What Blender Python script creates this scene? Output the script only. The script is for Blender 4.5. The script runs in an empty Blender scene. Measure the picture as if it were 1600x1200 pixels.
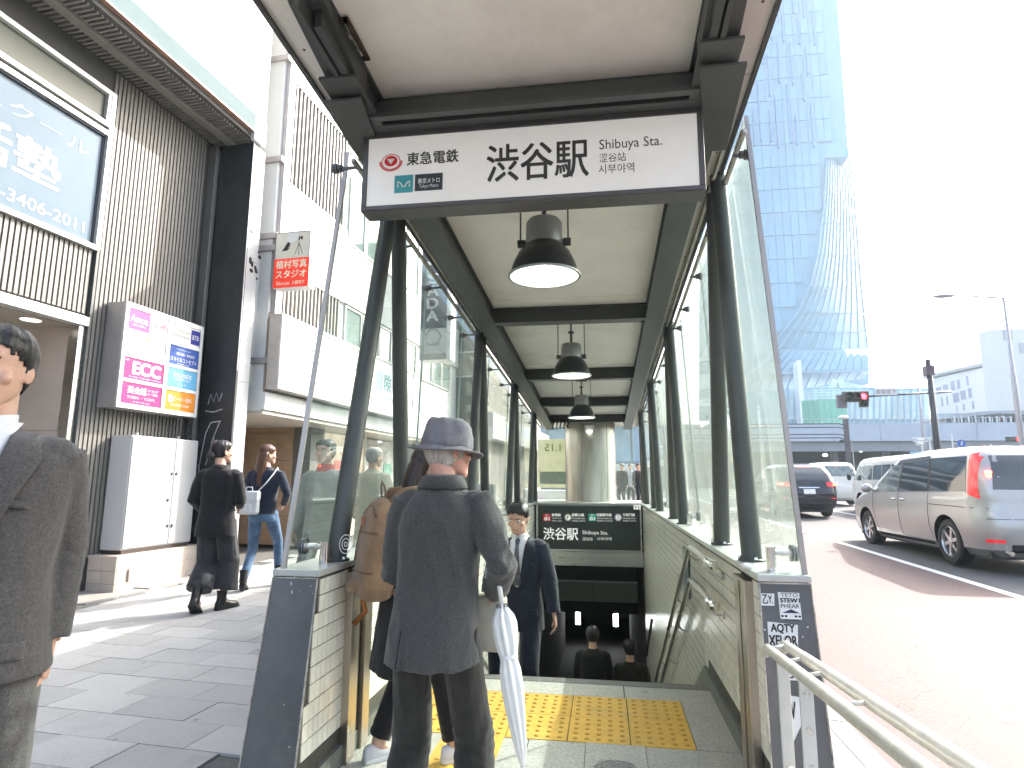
import bpy, bmesh, math, random
import numpy as np
from mathutils import Vector, Matrix, noise as mnoise

random.seed(7)
rng = random.Random(11)
SC = bpy.context.scene
COL = SC.collection

# ------------------------------------------------------------------ camera, sky, sun, exposure
F_PX, W_PX = 955.0, 1600.0
HEAD = math.radians(8.529)
PITCH = math.radians(8.985)
ROLL = math.radians(0.25)
cam_d = bpy.data.cameras.new('camera')
cam = bpy.data.objects.new('camera', cam_d)
COL.objects.link(cam)
cam_d.sensor_width = 36.0
cam_d.lens = F_PX / W_PX * 36.0
cam_d.clip_start = 0.05
cam_d.clip_end = 3000
CAMP = Vector((0, 0, 1.35))
fw = Vector((-math.sin(HEAD) * math.cos(PITCH), math.cos(HEAD) * math.cos(PITCH), math.sin(PITCH)))
rt = Vector((math.cos(HEAD), math.sin(HEAD), 0))
up = rt.cross(fw)
r2 = rt * math.cos(ROLL) + up * math.sin(ROLL)
u2 = -rt * math.sin(ROLL) + up * math.cos(ROLL)
cam.matrix_world = Matrix((
    (r2.x, u2.x, -fw.x, CAMP.x), (r2.y, u2.y, -fw.y, CAMP.y), (r2.z, u2.z, -fw.z, CAMP.z), (0, 0, 0, 1)))
SC.camera = cam

SUN_AZ = math.radians(43.6)      # to the right of +Y
SUN_EL = math.radians(34.6)
world = bpy.data.worlds.new('World')
SC.world = world
world.use_nodes = True
wn = world.node_tree.nodes
wl = world.node_tree.links
bg = wn['Background']
sky = wn.new('ShaderNodeTexSky')
sky.sky_type = 'NISHITA'
sky.sun_disc = False
sky.sun_elevation = SUN_EL
sky.sun_rotation = SUN_AZ
sky.air_density = 1.0
sky.dust_density = 6.0
sky.ozone_density = 1.0
hs = wn.new('ShaderNodeHueSaturation')
hs.inputs['Saturation'].default_value = 0.75
wl.new(sky.outputs['Color'], hs.inputs['Color'])
wl.new(hs.outputs['Color'], bg.inputs['Color'])
bg.inputs['Strength'].default_value = 0.15
sun_d = bpy.data.lights.new('sun', 'SUN')
sun_d.energy = 2.1
sun_d.angle = math.radians(0.5)
sun_d.color = (1.0, 0.955, 0.9)
sun = bpy.data.objects.new('sun', sun_d)
COL.objects.link(sun)
sdir = Vector((-math.sin(SUN_AZ) * math.cos(SUN_EL), -math.cos(SUN_AZ) * math.cos(SUN_EL), -math.sin(SUN_EL)))
sun.rotation_euler = sdir.to_track_quat('-Z', 'Y').to_euler()
sun.location = (20, 20, 40)

SC.view_settings.view_transform = 'Standard'
SC.view_settings.look = 'None'
SC.view_settings.gamma = 1.0
SC.view_settings.use_curve_mapping = False
SC.view_settings.exposure = 2.35
SC.cycles.max_bounces = 10
SC.cycles.diffuse_bounces = 5
SC.cycles.transparent_max_bounces = 16
SC.cycles.use_denoising = True
SC.cycles.caustics_reflective = False
SC.cycles.caustics_refractive = False
SC.cycles.sample_clamp_indirect = 8.0

# ------------------------------------------------------------------ frames
PHI = math.radians(4.288)        # the street front is turned this much from the entrance axis
CB, SB = math.cos(PHI), math.sin(PHI)

def b2w(u, v):
    return (u * CB + v * SB, -u * SB + v * CB)

def gz(y):
    return 0.016 * min(max(y - 4.0, 0.0), 45.0)

# ------------------------------------------------------------------ materials
MATS = {}

def mat(name, col, rough=0.6, metal=0.0, var=0.1, scale=6.0, bump=0.0, bscale=80.0, rnd=0.0, spec=0.5,
        col2=None, coat=0.0, stretch=None, emis=0.0, ecol=None, sss=0.0, rvar=0.0, dirt=0.0, dirtcol=(0.05, 0.045, 0.04), dscale=1.5, sheen=0.0, world=False, spots=0.0):
    if name in MATS:
        return MATS[name]
    m = bpy.data.materials.new(name)
    m.use_nodes = True
    nt = m.node_tree
    N, L = nt.nodes, nt.links
    b = N['Principled BSDF']
    tc = N.new('ShaderNodeTexCoord')
    mp = N.new('ShaderNodeMapping')
    if world:
        gp = N.new('ShaderNodeNewGeometry')
        L.new(gp.outputs['Position'], mp.inputs['Vector'])
    else:
        L.new(tc.outputs['Object'], mp.inputs['Vector'])
    if stretch:
        mp.inputs['Scale'].default_value = stretch
    c1 = tuple(col) + (1,)
    c2 = tuple(col2) + (1,) if col2 else tuple(max(0, c * (1 - var)) for c in col) + (1,)
    c0 = c1 if col2 else tuple(min(1, c * (1 + var * .6)) for c in col) + (1,)
    nz = N.new('ShaderNodeTexNoise')
    nz.inputs['Scale'].default_value = scale
    nz.inputs['Detail'].default_value = 6
    nz.inputs['Roughness'].default_value = 0.65
    L.new(mp.outputs[0], nz.inputs['Vector'])
    rp = N.new('ShaderNodeValToRGB')
    rp.color_ramp.elements[0].position = 0.36
    rp.color_ramp.elements[1].position = 0.64
    rp.color_ramp.elements[0].color = c2
    rp.color_ramp.elements[1].color = c0
    L.new(nz.outputs['Fac'], rp.inputs['Fac'])
    last = rp.outputs['Color']
    if dirt > 0:
        dn = N.new('ShaderNodeTexNoise')
        dn.inputs['Scale'].default_value = dscale
        dn.inputs['Detail'].default_value = 9
        dn.inputs['Roughness'].default_value = 0.75
        L.new(mp.outputs[0], dn.inputs['Vector'])
        dr = N.new('ShaderNodeMapRange')
        dr.inputs['From Min'].default_value = 0.5
        dr.inputs['From Max'].default_value = 0.72
        dr.inputs['To Max'].default_value = dirt
        L.new(dn.outputs['Fac'], dr.inputs['Value'])
        mx = N.new('ShaderNodeMixRGB')
        mx.inputs[2].default_value = tuple(dirtcol) + (1,)
        L.new(dr.outputs[0], mx.inputs[0])
        L.new(last, mx.inputs[1])
        last = mx.outputs[0]
    if spots > 0:
        vo = N.new('ShaderNodeTexVoronoi')
        vo.inputs['Scale'].default_value = 3.6
        L.new(mp.outputs[0], vo.inputs['Vector'])
        s1 = N.new('ShaderNodeMapRange')
        s1.inputs['From Min'].default_value = 0.045
        s1.inputs['From Max'].default_value = 0.075
        s1.inputs['To Min'].default_value = spots
        s1.inputs['To Max'].default_value = 0.0
        L.new(vo.outputs['Distance'], s1.inputs['Value'])
        m3 = N.new('ShaderNodeMixRGB')
        m3.inputs[2].default_value = (0.07, 0.065, 0.06, 1)
        L.new(s1.outputs[0], m3.inputs[0])
        L.new(last, m3.inputs[1])
        last = m3.outputs[0]
    if rnd > 0:
        oi = N.new('ShaderNodeObjectInfo')
        mr = N.new('ShaderNodeMapRange')
        mr.inputs['To Min'].default_value = 1 - rnd
        mr.inputs['To Max'].default_value = 1 + rnd
        L.new(oi.outputs['Random'], mr.inputs['Value'])
        h = N.new('ShaderNodeHueSaturation')
        L.new(mr.outputs[0], h.inputs['Value'])
        L.new(last, h.inputs['Color'])
        last = h.outputs['Color']
    L.new(last, b.inputs['Base Color'])
    b.inputs['Roughness'].default_value = rough
    if rvar > 0:
        mr2 = N.new('ShaderNodeMapRange')
        mr2.inputs['To Min'].default_value = max(0, rough - rvar)
        mr2.inputs['To Max'].default_value = min(1, rough + rvar)
        L.new(nz.outputs['Fac'], mr2.inputs['Value'])
        L.new(mr2.outputs[0], b.inputs['Roughness'])
    b.inputs['Metallic'].default_value = metal
    b.inputs['Specular IOR Level'].default_value = spec
    b.inputs['Coat Weight'].default_value = coat
    b.inputs['Coat Roughness'].default_value = 0.05
    if sheen:
        b.inputs['Sheen Weight'].default_value = sheen
    if sss:
        b.inputs['Subsurface Weight'].default_value = sss
        b.inputs['Subsurface Scale'].default_value = 0.01
    if bump > 0:
        bn = N.new('ShaderNodeTexNoise')
        bn.inputs['Scale'].default_value = bscale
        bn.inputs['Detail'].default_value = 5
        L.new(mp.outputs[0], bn.inputs['Vector'])
        bp = N.new('ShaderNodeBump')
        bp.inputs['Strength'].default_value = bump
        bp.inputs['Distance'].default_value = 0.01
        L.new(bn.outputs['Fac'], bp.inputs['Height'])
        L.new(bp.outputs[0], b.inputs['Normal'])
    if emis:
        b.inputs['Emission Color'].default_value = tuple(ecol or col) + (1,)
        b.inputs['Emission Strength'].default_value = emis
    MATS[name] = m
    return m

def glass_mat(name, tint=(0.86, 0.95, 0.91), refl=0.09, rough=0.0, film=0.0, filmcol=(0.75, 0.85, 0.8)):
    """thin pane: transparent with a fresnel reflection and a little dirt film"""
    if name in MATS:
        return MATS[name]
    m = bpy.data.materials.new(name)
    m.use_nodes = True
    N, L = m.node_tree.nodes, m.node_tree.links
    N.remove(N['Principled BSDF'])
    out = N['Material Output']
    tr = N.new('ShaderNodeBsdfTransparent')
    tr.inputs[0].default_value = tuple(tint) + (1,)
    gl = N.new('ShaderNodeBsdfGlossy')
    gl.inputs['Roughness'].default_value = rough
    fr = N.new('ShaderNodeFresnel')
    ge = N.new('ShaderNodeNewGeometry')
    io = N.new('ShaderNodeMath')
    io.operation = 'MULTIPLY_ADD'
    io.inputs[1].default_value = 1 / 1.5 - 1.5
    io.inputs[2].default_value = 1.5
    L.new(ge.outputs['Backfacing'], io.inputs[0])
    L.new(io.outputs[0], fr.inputs['IOR'])
    mr = N.new('ShaderNodeMath')
    mr.operation = 'MULTIPLY'
    mr.inputs[1].default_value = refl / 0.045
    L.new(fr.outputs[0], mr.inputs[0])
    mx = N.new('ShaderNodeMixShader')
    cl = N.new('ShaderNodeClamp')
    cl.inputs['Max'].default_value = 0.75
    L.new(mr.outputs[0], cl.inputs[0])
    L.new(cl.outputs[0], mx.inputs[0])
    L.new(tr.outputs[0], mx.inputs[1])
    L.new(gl.outputs[0], mx.inputs[2])
    last = mx.outputs[0]
    if film > 0:
        df = N.new('ShaderNodeBsdfDiffuse')
        df.inputs[0].default_value = tuple(filmcol) + (1,)
        tl = N.new('ShaderNodeBsdfTranslucent')
        tl.inputs[0].default_value = tuple(filmcol) + (1,)
        m0 = N.new('ShaderNodeMixShader')
        L.new(df.outputs[0], m0.inputs[1])
        L.new(tl.outputs[0], m0.inputs[2])
        tc = N.new('ShaderNodeTexCoord')
        nz = N.new('ShaderNodeTexNoise')
        nz.inputs['Scale'].default_value = 1.1
        nz.inputs['Detail'].default_value = 4
        L.new(tc.outputs['Object'], nz.inputs['Vector'])
        rg = N.new('ShaderNodeMapRange')
        rg.inputs['From Min'].default_value = 0.35
        rg.inputs['From Max'].default_value = 0.75
        rg.inputs['To Min'].default_value = film * 0.8
        rg.inputs['To Max'].default_value = film * 1.25
        L.new(nz.outputs['Fac'], rg.inputs['Value'])
        m2 = N.new('ShaderNodeMixShader')
        L.new(rg.outputs[0], m2.inputs[0])
        L.new(last, m2.inputs[1])
        L.new(m0.outputs[0], m2.inputs[2])
        last = m2.outputs[0]
    L.new(last, out.inputs[0])
    MATS[name] = m
    return m

# ------------------------------------------------------------------ mesh builder
class MB:
    def __init__(s):
        s.v, s.f, s.m = [], [], []

    def add(s, vs, fs, mi=0):
        o = len(s.v)
        s.v.extend([tuple(p) for p in vs])
        for f in fs:
            s.f.append(tuple(i + o for i in f))
            s.m.append(mi)
        return s

    def box(s, x0, x1, y0, y1, z0, z1, mi=0):
        v = [(x0, y0, z0), (x1, y0, z0), (x1, y1, z0), (x0, y1, z0), (x0, y0, z1), (x1, y0, z1), (x1, y1, z1), (x0, y1, z1)]
        return s.add(v, [(0, 3, 2, 1), (4, 5, 6, 7), (0, 1, 5, 4), (1, 2, 6, 5), (2, 3, 7, 6), (3, 0, 4, 7)], mi)

    def hexa(s, lo, hi, mi=0):
        """lo: 4 points, hi: 4 matching points"""
        return s.add(list(lo) + list(hi), [(0, 3, 2, 1), (4, 5, 6, 7), (0, 1, 5, 4), (1, 2, 6, 5), (2, 3, 7, 6), (3, 0, 4, 7)], mi)

    def obox(s, c, a, b, d, mi=0):
        """centre, three half-axis vectors"""
        c, a, b, d = Vector(c), Vector(a), Vector(b), Vector(d)
        lo = [c - a - b - d, c + a - b - d, c + a + b - d, c - a + b - d]
        hi = [p + 2 * d for p in lo]
        return s.hexa(lo, hi, mi)

    def beam(s, p, q, w, h, mi=0, upv=(0, 0, 1)):
        p, q = Vector(p), Vector(q)
        d = (q - p) / 2
        n = d.normalized()
        x = n.cross(Vector(upv))
        if x.length < 1e-4:
            x = Vector((1, 0, 0))
        x.normalize()
        y = x.cross(n)
        return s.obox((p + q) / 2, x * w / 2, y * h / 2, d, mi)

    def prism(s, poly, e0, e1, mi=0):
        """poly: list of 3-D points, extruded by vector e1-e0 offsets"""
        n = len(poly)
        e0, e1 = Vector(e0), Vector(e1)
        a = [Vector(p) + e0 for p in poly]
        b = [Vector(p) + e1 for p in poly]
        fs = [tuple(range(n))[::-1], tuple(range(n, 2 * n))]
        fs += [(i, (i + 1) % n, n + (i + 1) % n, n + i) for i in range(n)]
        return s.add(a + b, fs, mi)

    def tube(s, path, r, n=10, mi=0, caps=True, sy=1.0, upv=None):
        path = [Vector(p) for p in path]
        rs = r if isinstance(r, (list, tuple)) else [r] * len(path)
        rings = []
        prev = None
        for i, p in enumerate(path):
            if i == 0:
                t = path[1] - p
            elif i == len(path) - 1:
                t = p - path[i - 1]
            else:
                t = (path[i + 1] - p).normalized() + (p - path[i - 1]).normalized()
            t.normalize()
            if prev is None:
                a = Vector(upv) if upv else (Vector((0, 0, 1)) if abs(t.z) < 0.9 else Vector((0, 1, 0)))
                x = t.cross(a).normalized()
            else:
                x = prev - t * prev.dot(t)
                x.normalize()
            prev = x
            y = t.cross(x)
            rr = rs[i]
            rx, ry = (rr if isinstance(rr, tuple) else (rr, rr * sy))
            rings.append([p + x * rx * math.cos(2 * math.pi * k / n) + y * ry * math.sin(2 * math.pi * k / n) for k in range(n)])
        return s.loft(rings, mi, caps)

    def loft(s, rings, mi=0, caps=True):
        n = len(rings[0])
        vs = [p for r in rings for p in r]
        fs = []
        for i in range(len(rings) - 1):
            for k in range(n):
                a, b = i * n + k, i * n + (k + 1) % n
                fs.append((a, b, b + n, a + n))
        if caps:
            fs.append(tuple(range(n))[::-1])
            o = (len(rings) - 1) * n
            fs.append(tuple(range(o, o + n)))
        return s.add(vs, fs, mi)

    def cyl(s, p, q, r, n=16, mi=0, r2=None):
        return s.tube([p, q], [r, r if r2 is None else r2], n, mi)

    def lathe(s, prof, c=(0, 0, 0), n=24, mi=0, axis='Z'):
        rings = []
        for r, z in prof:
            ring = []
            for k in range(n):
                a = 2 * math.pi * k / n
                if axis == 'Z':
                    ring.append((c[0] + r * math.cos(a), c[1] + r * math.sin(a), c[2] + z))
                elif axis == 'X':
                    ring.append((c[0] + z, c[1] + r * math.cos(a), c[2] + r * math.sin(a)))
                else:
                    ring.append((c[0] - r * math.cos(a), c[1] + z, c[2] + r * math.sin(a)))
            rings.append(ring)
        return s.loft(rings, mi, caps=False)

    def ell(s, c, r, n=12, m=8, mi=0, M=None):
        rings = []
        for i in range(m + 1):
            a = math.pi * i / m
            rr = max(math.sin(a), 0.02)
            ring = []
            for k in range(n):
                b = 2 * math.pi * k / n
                p = Vector((r[0] * rr * math.cos(b), r[1] * rr * math.sin(b), -r[2] * math.cos(a)))
                if M:
                    p = M @ p
                ring.append(Vector(c) + p)
            rings.append(ring)
        return s.loft(rings, mi, True)

    def xf(s, M, start=0):
        s.v[start:] = [tuple(M @ Vector(p)) for p in s.v[start:]]
        return s

    def mesh(s, name, mats, smooth=False):
        me = bpy.data.meshes.new(name)
        me.from_pydata(s.v, [], s.f)
        for m in (mats if isinstance(mats, (list, tuple)) else [mats]):
            me.materials.append(m)
        if any(s.m):
            me.polygons.foreach_set('material_index', s.m)
        if smooth:
            me.polygons.foreach_set('use_smooth', [True] * len(s.f))
        me.update()
        return me

    def build(s, name, mats, parent=None, smooth=False, bevel=0.0, auto=None, loc=None, rz=0):
        me = s.mesh(name, mats, smooth)
        o = bpy.data.objects.new(name, me)
        COL.objects.link(o)
        if parent:
            o.parent = parent
        if loc:
            o.location = loc
        if rz:
            o.rotation_euler = (0, 0, rz)
        if bevel:
            md = o.modifiers.new('bevel', 'BEVEL')
            md.width = bevel
            md.segments = 2
            md.limit_method = 'ANGLE'
            md.angle_limit = math.radians(40)
        if smooth and auto is not None:
            bm = bmesh.new()
            bm.from_mesh(me)
            ca = math.radians(auto)
            for e in bm.edges:
                if len(e.link_faces) == 2 and e.calc_face_angle(0) > ca:
                    e.smooth = False
            bm.to_mesh(me)
            bm.free()
        return o

def thing(name, label, cat, loc=(0, 0, 0), rz=0.0, group=None):
    o = bpy.data.objects.new(name, None)
    o.empty_display_size = 0.1
    COL.objects.link(o)
    o.location = loc
    o.rotation_euler = (0, 0, rz)
    o['label'] = label
    o['category'] = cat
    if group:
        o['group'] = group
    return o

def sgroup(name):
    o = bpy.data.objects.new(name, None)
    o.empty_display_size = 0.1
    COL.objects.link(o)
    o['kind'] = 'structure'
    return o

def tag(o, label, cat, group=None):
    o['label'] = label
    o['category'] = cat
    if group:
        o['group'] = group
    return o

def struct(o):
    o['kind'] = 'structure'
    return o

def stuff(o):
    o['kind'] = 'stuff'
    return o

def inst(name, me, parent, loc, rot=(0, 0, 0), scale=None):
    o = bpy.data.objects.new(name, me)
    COL.objects.link(o)
    o.parent = parent
    o.location = loc
    o.rotation_euler = rot
    if scale:
        o.scale = scale
    return o

def copy_tree(o, parent=None):
    c = o.copy()
    COL.objects.link(c)
    c.parent = parent
    for ch in o.children:
        copy_tree(ch, c)
    return c

def text(name, s, parent, m, org, xd, yd, h, width=None, bold=0.0, ext=0.001, center=True, align='C'):
    """flat lettering; org = anchor, xd/yd = direction of reading and of up, h = letter height"""
    cu = bpy.data.curves.new(name, 'FONT')
    cu.body = s
    cu.size = 1.0
    cu.offset = 0.0
    cu.extrude = 0.0
    cu.resolution_u = 3
    cu.space_line = 0.95
    tmp = bpy.data.objects.new('tmp', cu)
    COL.objects.link(tmp)
    me = bpy.data.meshes.new_from_object(tmp.evaluated_get(bpy.context.evaluated_depsgraph_get()))
    bpy.data.objects.remove(tmp)
    me.name = name
    xd, yd = Vector(xd).normalized(), Vector(yd).normalized()
    zd = xd.cross(yd)
    if len(me.vertices) == 0:
        return None
    xs = [v.co.x for v in me.vertices]
    ys = [v.co.y for v in me.vertices]
    w, hh = max(xs) - min(xs), max(ys) - min(ys)
    ky = h / max(hh, 1e-5)
    kx = ky if width is None else width / w
    x0 = min(xs)
    if align == 'C':
        x0 = (max(xs) + min(xs)) / 2
    y0 = (max(ys) + min(ys)) / 2
    n0 = len(me.vertices)
    if bold > 0:
        bm = bmesh.new()
        for j, (dx, dy) in enumerate(((-1, -1), (1, -1), (-1, 1), (1, 1))):
            st = len(bm.verts)
            bm.from_mesh(me)
            bm.verts.ensure_lookup_table()
            for v in bm.verts[st:]:
                v.co.x += dx * bold * .8
                v.co.y += dy * bold * .5
                v.co.z += j * .0001 / max(ky, 1e-4)
        bm.to_mesh(me)
        bm.free()
    for v in me.vertices:
        v.co = Vector(org) + xd * (v.co.x - x0) * kx + yd * (v.co.y - y0) * ky + zd * (ext + v.co.z * ky)
    me.materials.clear()
    me.materials.append(m)
    o = bpy.data.objects.new(name, me)
    COL.objects.link(o)
    o.parent = parent
    return o

# ------------------------------------------------------------------ shared materials
DGREY = mat('dark_grey_paint', (0.062, 0.068, 0.066), 0.42, var=0.12, scale=3, dirt=0.25, dirtcol=(0.12, 0.115, 0.1), dscale=5, bump=0.05, bscale=200)
DGREY2 = mat('charcoal_steel_paint', (0.085, 0.092, 0.096), 0.38, var=0.1, scale=5, dirt=0.3, dirtcol=(0.16, 0.15, 0.14), dscale=9, bump=0.06, bscale=250)
STEEL = mat('brushed_stainless', (0.62, 0.61, 0.59), 0.28, 1.0, var=0.04, scale=2, stretch=(1, 1, 6), rvar=0.03)
CHROME = mat('polished_stainless', (0.7, 0.7, 0.69), 0.12, 1.0, var=0.05, scale=3)
BRONZE = mat('warm_stainless_rail', (0.52, 0.46, 0.40), 0.3, 1.0, var=0.12, scale=3, stretch=(1, 1, 0.3), rvar=0.08)
BLACK = mat('matt_black', (0.012, 0.012, 0.013), 0.6, var=0.1)
RUBBER = mat('black_rubber', (0.02, 0.02, 0.021), 0.75, var=0.2, scale=20, bump=0.1)
WHITE = mat('white_paint', (0.72, 0.72, 0.70), 0.45, var=0.05, scale=3)
SOFFIT = mat('grimy_white_soffit', (0.80, 0.78, 0.74), 0.42, var=0.06, scale=1.6, dirt=0.38, dirtcol=(0.48, 0.43, 0.37), dscale=1.7, bump=0.02, bscale=6)
TILE = mat('glazed_cream_tile', (0.74, 0.73, 0.65), 0.22, var=0.1, scale=9, rnd=0.07, dirt=0.15, dirtcol=(0.3, 0.27, 0.2), dscale=2)
GROUT = mat('dark_grout', (0.07, 0.065, 0.055), 0.9, var=0.2, scale=30)
GRANITE = mat('worn_granite', (0.44, 0.43, 0.39), 0.6, var=0.25, scale=60, bump=0.15, bscale=150, dirt=0.4, dirtcol=(0.14, 0.13, 0.115), dscale=2.6, world=True, spots=.5)
PAVER = mat('grey_paver', (0.42, 0.418, 0.41), 0.62, var=0.14, scale=90, rnd=0.13, bump=0.15, bscale=220, dirt=0.4, dirtcol=(0.24, 0.235, 0.225), dscale=2.2, world=True, spots=.45)
GLASS = glass_mat('canopy_glass', (0.93, 0.98, 0.955), 0.045, film=0.035, filmcol=(0.82, 0.90, 0.86))
GLASSR = glass_mat('dusty_canopy_glass', (0.90, 0.97, 0.94), 0.05, film=0.13, filmcol=(0.86, 0.93, 0.88))
GEDGE = mat('glass_edge', (0.42, 0.52, 0.47), 0.12, var=0.1, spec=0.8)

# a point of the photograph's survey: pixel (1600 x 1200) + one known world coordinate
def P(x, y, X=None, Y=None, Z=None):
    d = r2 * ((x - 800) / F_PX) - u2 * ((y - 600) / F_PX) + fw
    if X is not None:
        t = (X - CAMP.x) / d.x
    elif Y is not None:
        t = (Y - CAMP.y) / d.y
    else:
        t = (Z - CAMP.z) / d.z
    return CAMP + d * t

# ================================================================== GROUND
ASPH = mat('asphalt', (0.095, 0.095, 0.098), 0.85, var=0.25, scale=70, bump=0.4, bscale=160, dirt=0.3, dirtcol=(0.05, 0.05, 0.05), dscale=0.6)
def road_paint_mat():
    m = mat('worn_red_lane_surface', (0.112, 0.072, 0.070), 0.75, var=0.22, scale=45, bump=0.3, bscale=150, dirt=0.6, dirtcol=(0.075, 0.06, 0.06), dscale=0.8)
    N, L = m.node_tree.nodes, m.node_tree.links
    b = N['Principled BSDF']
    src = b.inputs['Base Color'].links[0].from_socket
    tc = N.new('ShaderNodeTexCoord')
    nz = N.new('ShaderNodeTexNoise'); nz.inputs['Scale'].default_value = 1.5; nz.inputs['Detail'].default_value = 4
    L.new(tc.outputs['Object'], nz.inputs['Vector'])
    ad = N.new('ShaderNodeMixRGB'); ad.blend_type = 'ADD'; ad.inputs[0].default_value = 0.35
    L.new(tc.outputs['Object'], ad.inputs[1]); L.new(nz.outputs['Color'], ad.inputs[2])
    vo = N.new('ShaderNodeTexVoronoi'); vo.feature = 'DISTANCE_TO_EDGE'; vo.inputs['Scale'].default_value = 3.2
    L.new(ad.outputs[0], vo.inputs['Vector'])
    mr = N.new('ShaderNodeMapRange'); mr.inputs['From Max'].default_value = 0.018; mr.inputs['To Min'].default_value = 0.75; mr.inputs['To Max'].default_value = 0.0
    L.new(vo.outputs['Distance'], mr.inputs['Value'])
    n3 = N.new('ShaderNodeTexNoise'); n3.inputs['Scale'].default_value = 0.7
    L.new(tc.outputs['Object'], n3.inputs['Vector'])
    m3 = N.new('ShaderNodeMapRange'); m3.inputs['From Min'].default_value = 0.45; m3.inputs['From Max'].default_value = 0.6
    L.new(n3.outputs['Fac'], m3.inputs['Value'])
    ml = N.new('ShaderNodeMath'); ml.operation = 'MULTIPLY'
    L.new(mr.outputs[0], ml.inputs[0]); L.new(m3.outputs[0], ml.inputs[1])
    mx = N.new('ShaderNodeMixRGB'); mx.inputs[2].default_value = (0.04, 0.03, 0.028, 1)
    L.new(ml.outputs[0], mx.inputs[0]); L.new(src, mx.inputs[1]); L.new(mx.outputs[0], b.inputs['Base Color'])
    return m
REDLANE = road_paint_mat()
KERB = mat('kerb_granite', (0.22, 0.22, 0.215), 0.7, var=0.2, scale=50, bump=0.15)
CONC = mat('pale_concrete', (0.42, 0.42, 0.41), 0.8, var=0.12, scale=4, bump=0.1, dirt=0.25, dirtcol=(0.25, 0.25, 0.24))
SIDEB = mat('paver_bedding', (0.12, 0.12, 0.115), 0.9, var=0.2, scale=30)

def sheet(name, pts_x, ys, dz, m, thick=0.0):
    """pts_x: function y -> (x0, x1)"""
    mb = MB()
    vs, fs = [], []
    for y in ys:
        x0, x1 = pts_x(y)
        vs += [(x0, y, gz(y) + dz), (x1, y, gz(y) + dz)]
    for i in range(len(ys) - 1):
        a = 2 * i
        fs.append((a, a + 1, a + 3, a + 2))
    mb.add(vs, fs)
    if thick:
        n = len(vs)
        mb.add([(p[0], p[1], p[2] - thick) for p in vs] + vs, [(2 * i, 2 * i + 2, n + 2 * i + 2, n + 2 * i) for i in range(len(ys) - 1)] +
               [(2 * i + 3, 2 * i + 1, n + 2 * i + 1, n + 2 * i + 3) for i in range(len(ys) - 1)])
    return struct(mb.build(name, m))

YS = [-12, 0, 4, 12, 20, 30, 40, 49, 90, 200, 900]
sheet('ground', lambda y: (-400, -1.5), YS, -0.05, ASPH)
sheet('ground', lambda y: (0.95, 500), YS, -0.35, ASPH)
sheet('ground', lambda y: (-1.5, 0.95), [12.6, 20, 30, 49, 90, 200, 900], -0.02, ASPH)
sheet('ground', lambda y: (-1.5, 0.95), [-12, 0, 2], -0.02, SIDEB)
sheet('sidewalk', lambda y: (-9.5, -1.47), [-12, 0, 4, 12, 20, 30, 49, 60], -0.014, SIDEB)
sheet('sidewalk', lambda y: (0.84, 1.21), [-12, 0, 4, 12, 20, 30, 45], 0.0, mat('light_paving_strip', (0.27, 0.265, 0.25), 0.75, var=0.12, scale=40, bump=0.15, dirt=0.3, dirtcol=(0.25, 0.24, 0.22)), 0.3)
sheet('road', lambda y: (1.34, 22), YS[:-3] + [75], -0.05, ASPH)
sheet('bus_lane', lambda y: (1.34, 4.72), [-12, 0, 4, 12, 20, 30, 38], -0.044, REDLANE)
LINE = mat('road_line_paint', (0.72, 0.72, 0.70), 0.6, var=0.08, scale=30, dirt=0.3, dirtcol=(0.35, 0.35, 0.35), dscale=8)
sheet('lane_line', lambda y: (4.72, 4.86), [-12, 0, 4, 12, 20, 30, 38], -0.040, LINE)
for y0 in (14.0, 22.0, 30.0):
    sheet('lane_dash', lambda y: (8.3, 8.45), [y0, y0 + 5], -0.040, LINE)
mb = MB()
ys = [y * 1.0 for y in range(-4, 45)]
kerb = sgroup('kerb')
for y in ys:
    k = MB()
    k.hexa([(1.212, y + .004, gz(y) - .3), (1.36, y + .004, gz(y) - .3), (1.36, y + .996, gz(y + 1) - .3), (1.212, y + .996, gz(y + 1) - .3)],
           [(1.212, y + .004, gz(y) + .002), (1.345, y + .004, gz(y) - .004), (1.345, y + .996, gz(y + 1) - .004), (1.212, y + .996, gz(y + 1) + .002)])
    k.build('kerb_stone', KERB, kerb, bevel=0.006)

# left pavement: running-bond pavers in the street frame, each a stone of its own
PW, PD = 0.485, 0.306
paving = sgroup('pavement')
pm = MB().box(-PW / 2 + .0025, PW / 2 - .0025, -PD / 2 + .0025, PD / 2 - .0025, -.014, 0)
pme = pm.mesh('paver', PAVER)
cells = []
for j in range(-2, 110):
    v = 0.30 + j * PD
    off = 0.27 if j % 2 else 0.0
    for i in range(-14, 3):
        u = -3.36 + off + i * PW
        if u < -5.98 or u > -0.7:
            continue
        x, y = b2w(u, v)
        if x + PW / 2 > -1.27 or y > 34:
            continue
        cells.append((math.hypot(x, y) if y > 1.2 else 99, x, y))
cells.sort()
rest = MB()
for k, (d, x, y) in enumerate(cells):
    tiltz = rng.uniform(-.0015, .0012)
    if k < 300:
        inst('paver', pme, paving, (x, y, gz(y) + tiltz), (0.016 if y > 4 else 0, 0, -PHI))
    else:
        st = len(rest.v)
        rest.box(-PW / 2 + .0025, PW / 2 - .0025, -PD / 2 + .0025, PD / 2 - .0025, -.014, 0)
        rest.xf(Matrix.Translation((x, y, gz(y) + tiltz)) @ Matrix.Rotation(-PHI, 4, 'Z') @ Matrix.Rotation(0.016 if y > 4 else 0, 4, 'X'), st)
stuff(rest.build('distant_paver', PAVER, paving))

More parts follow.
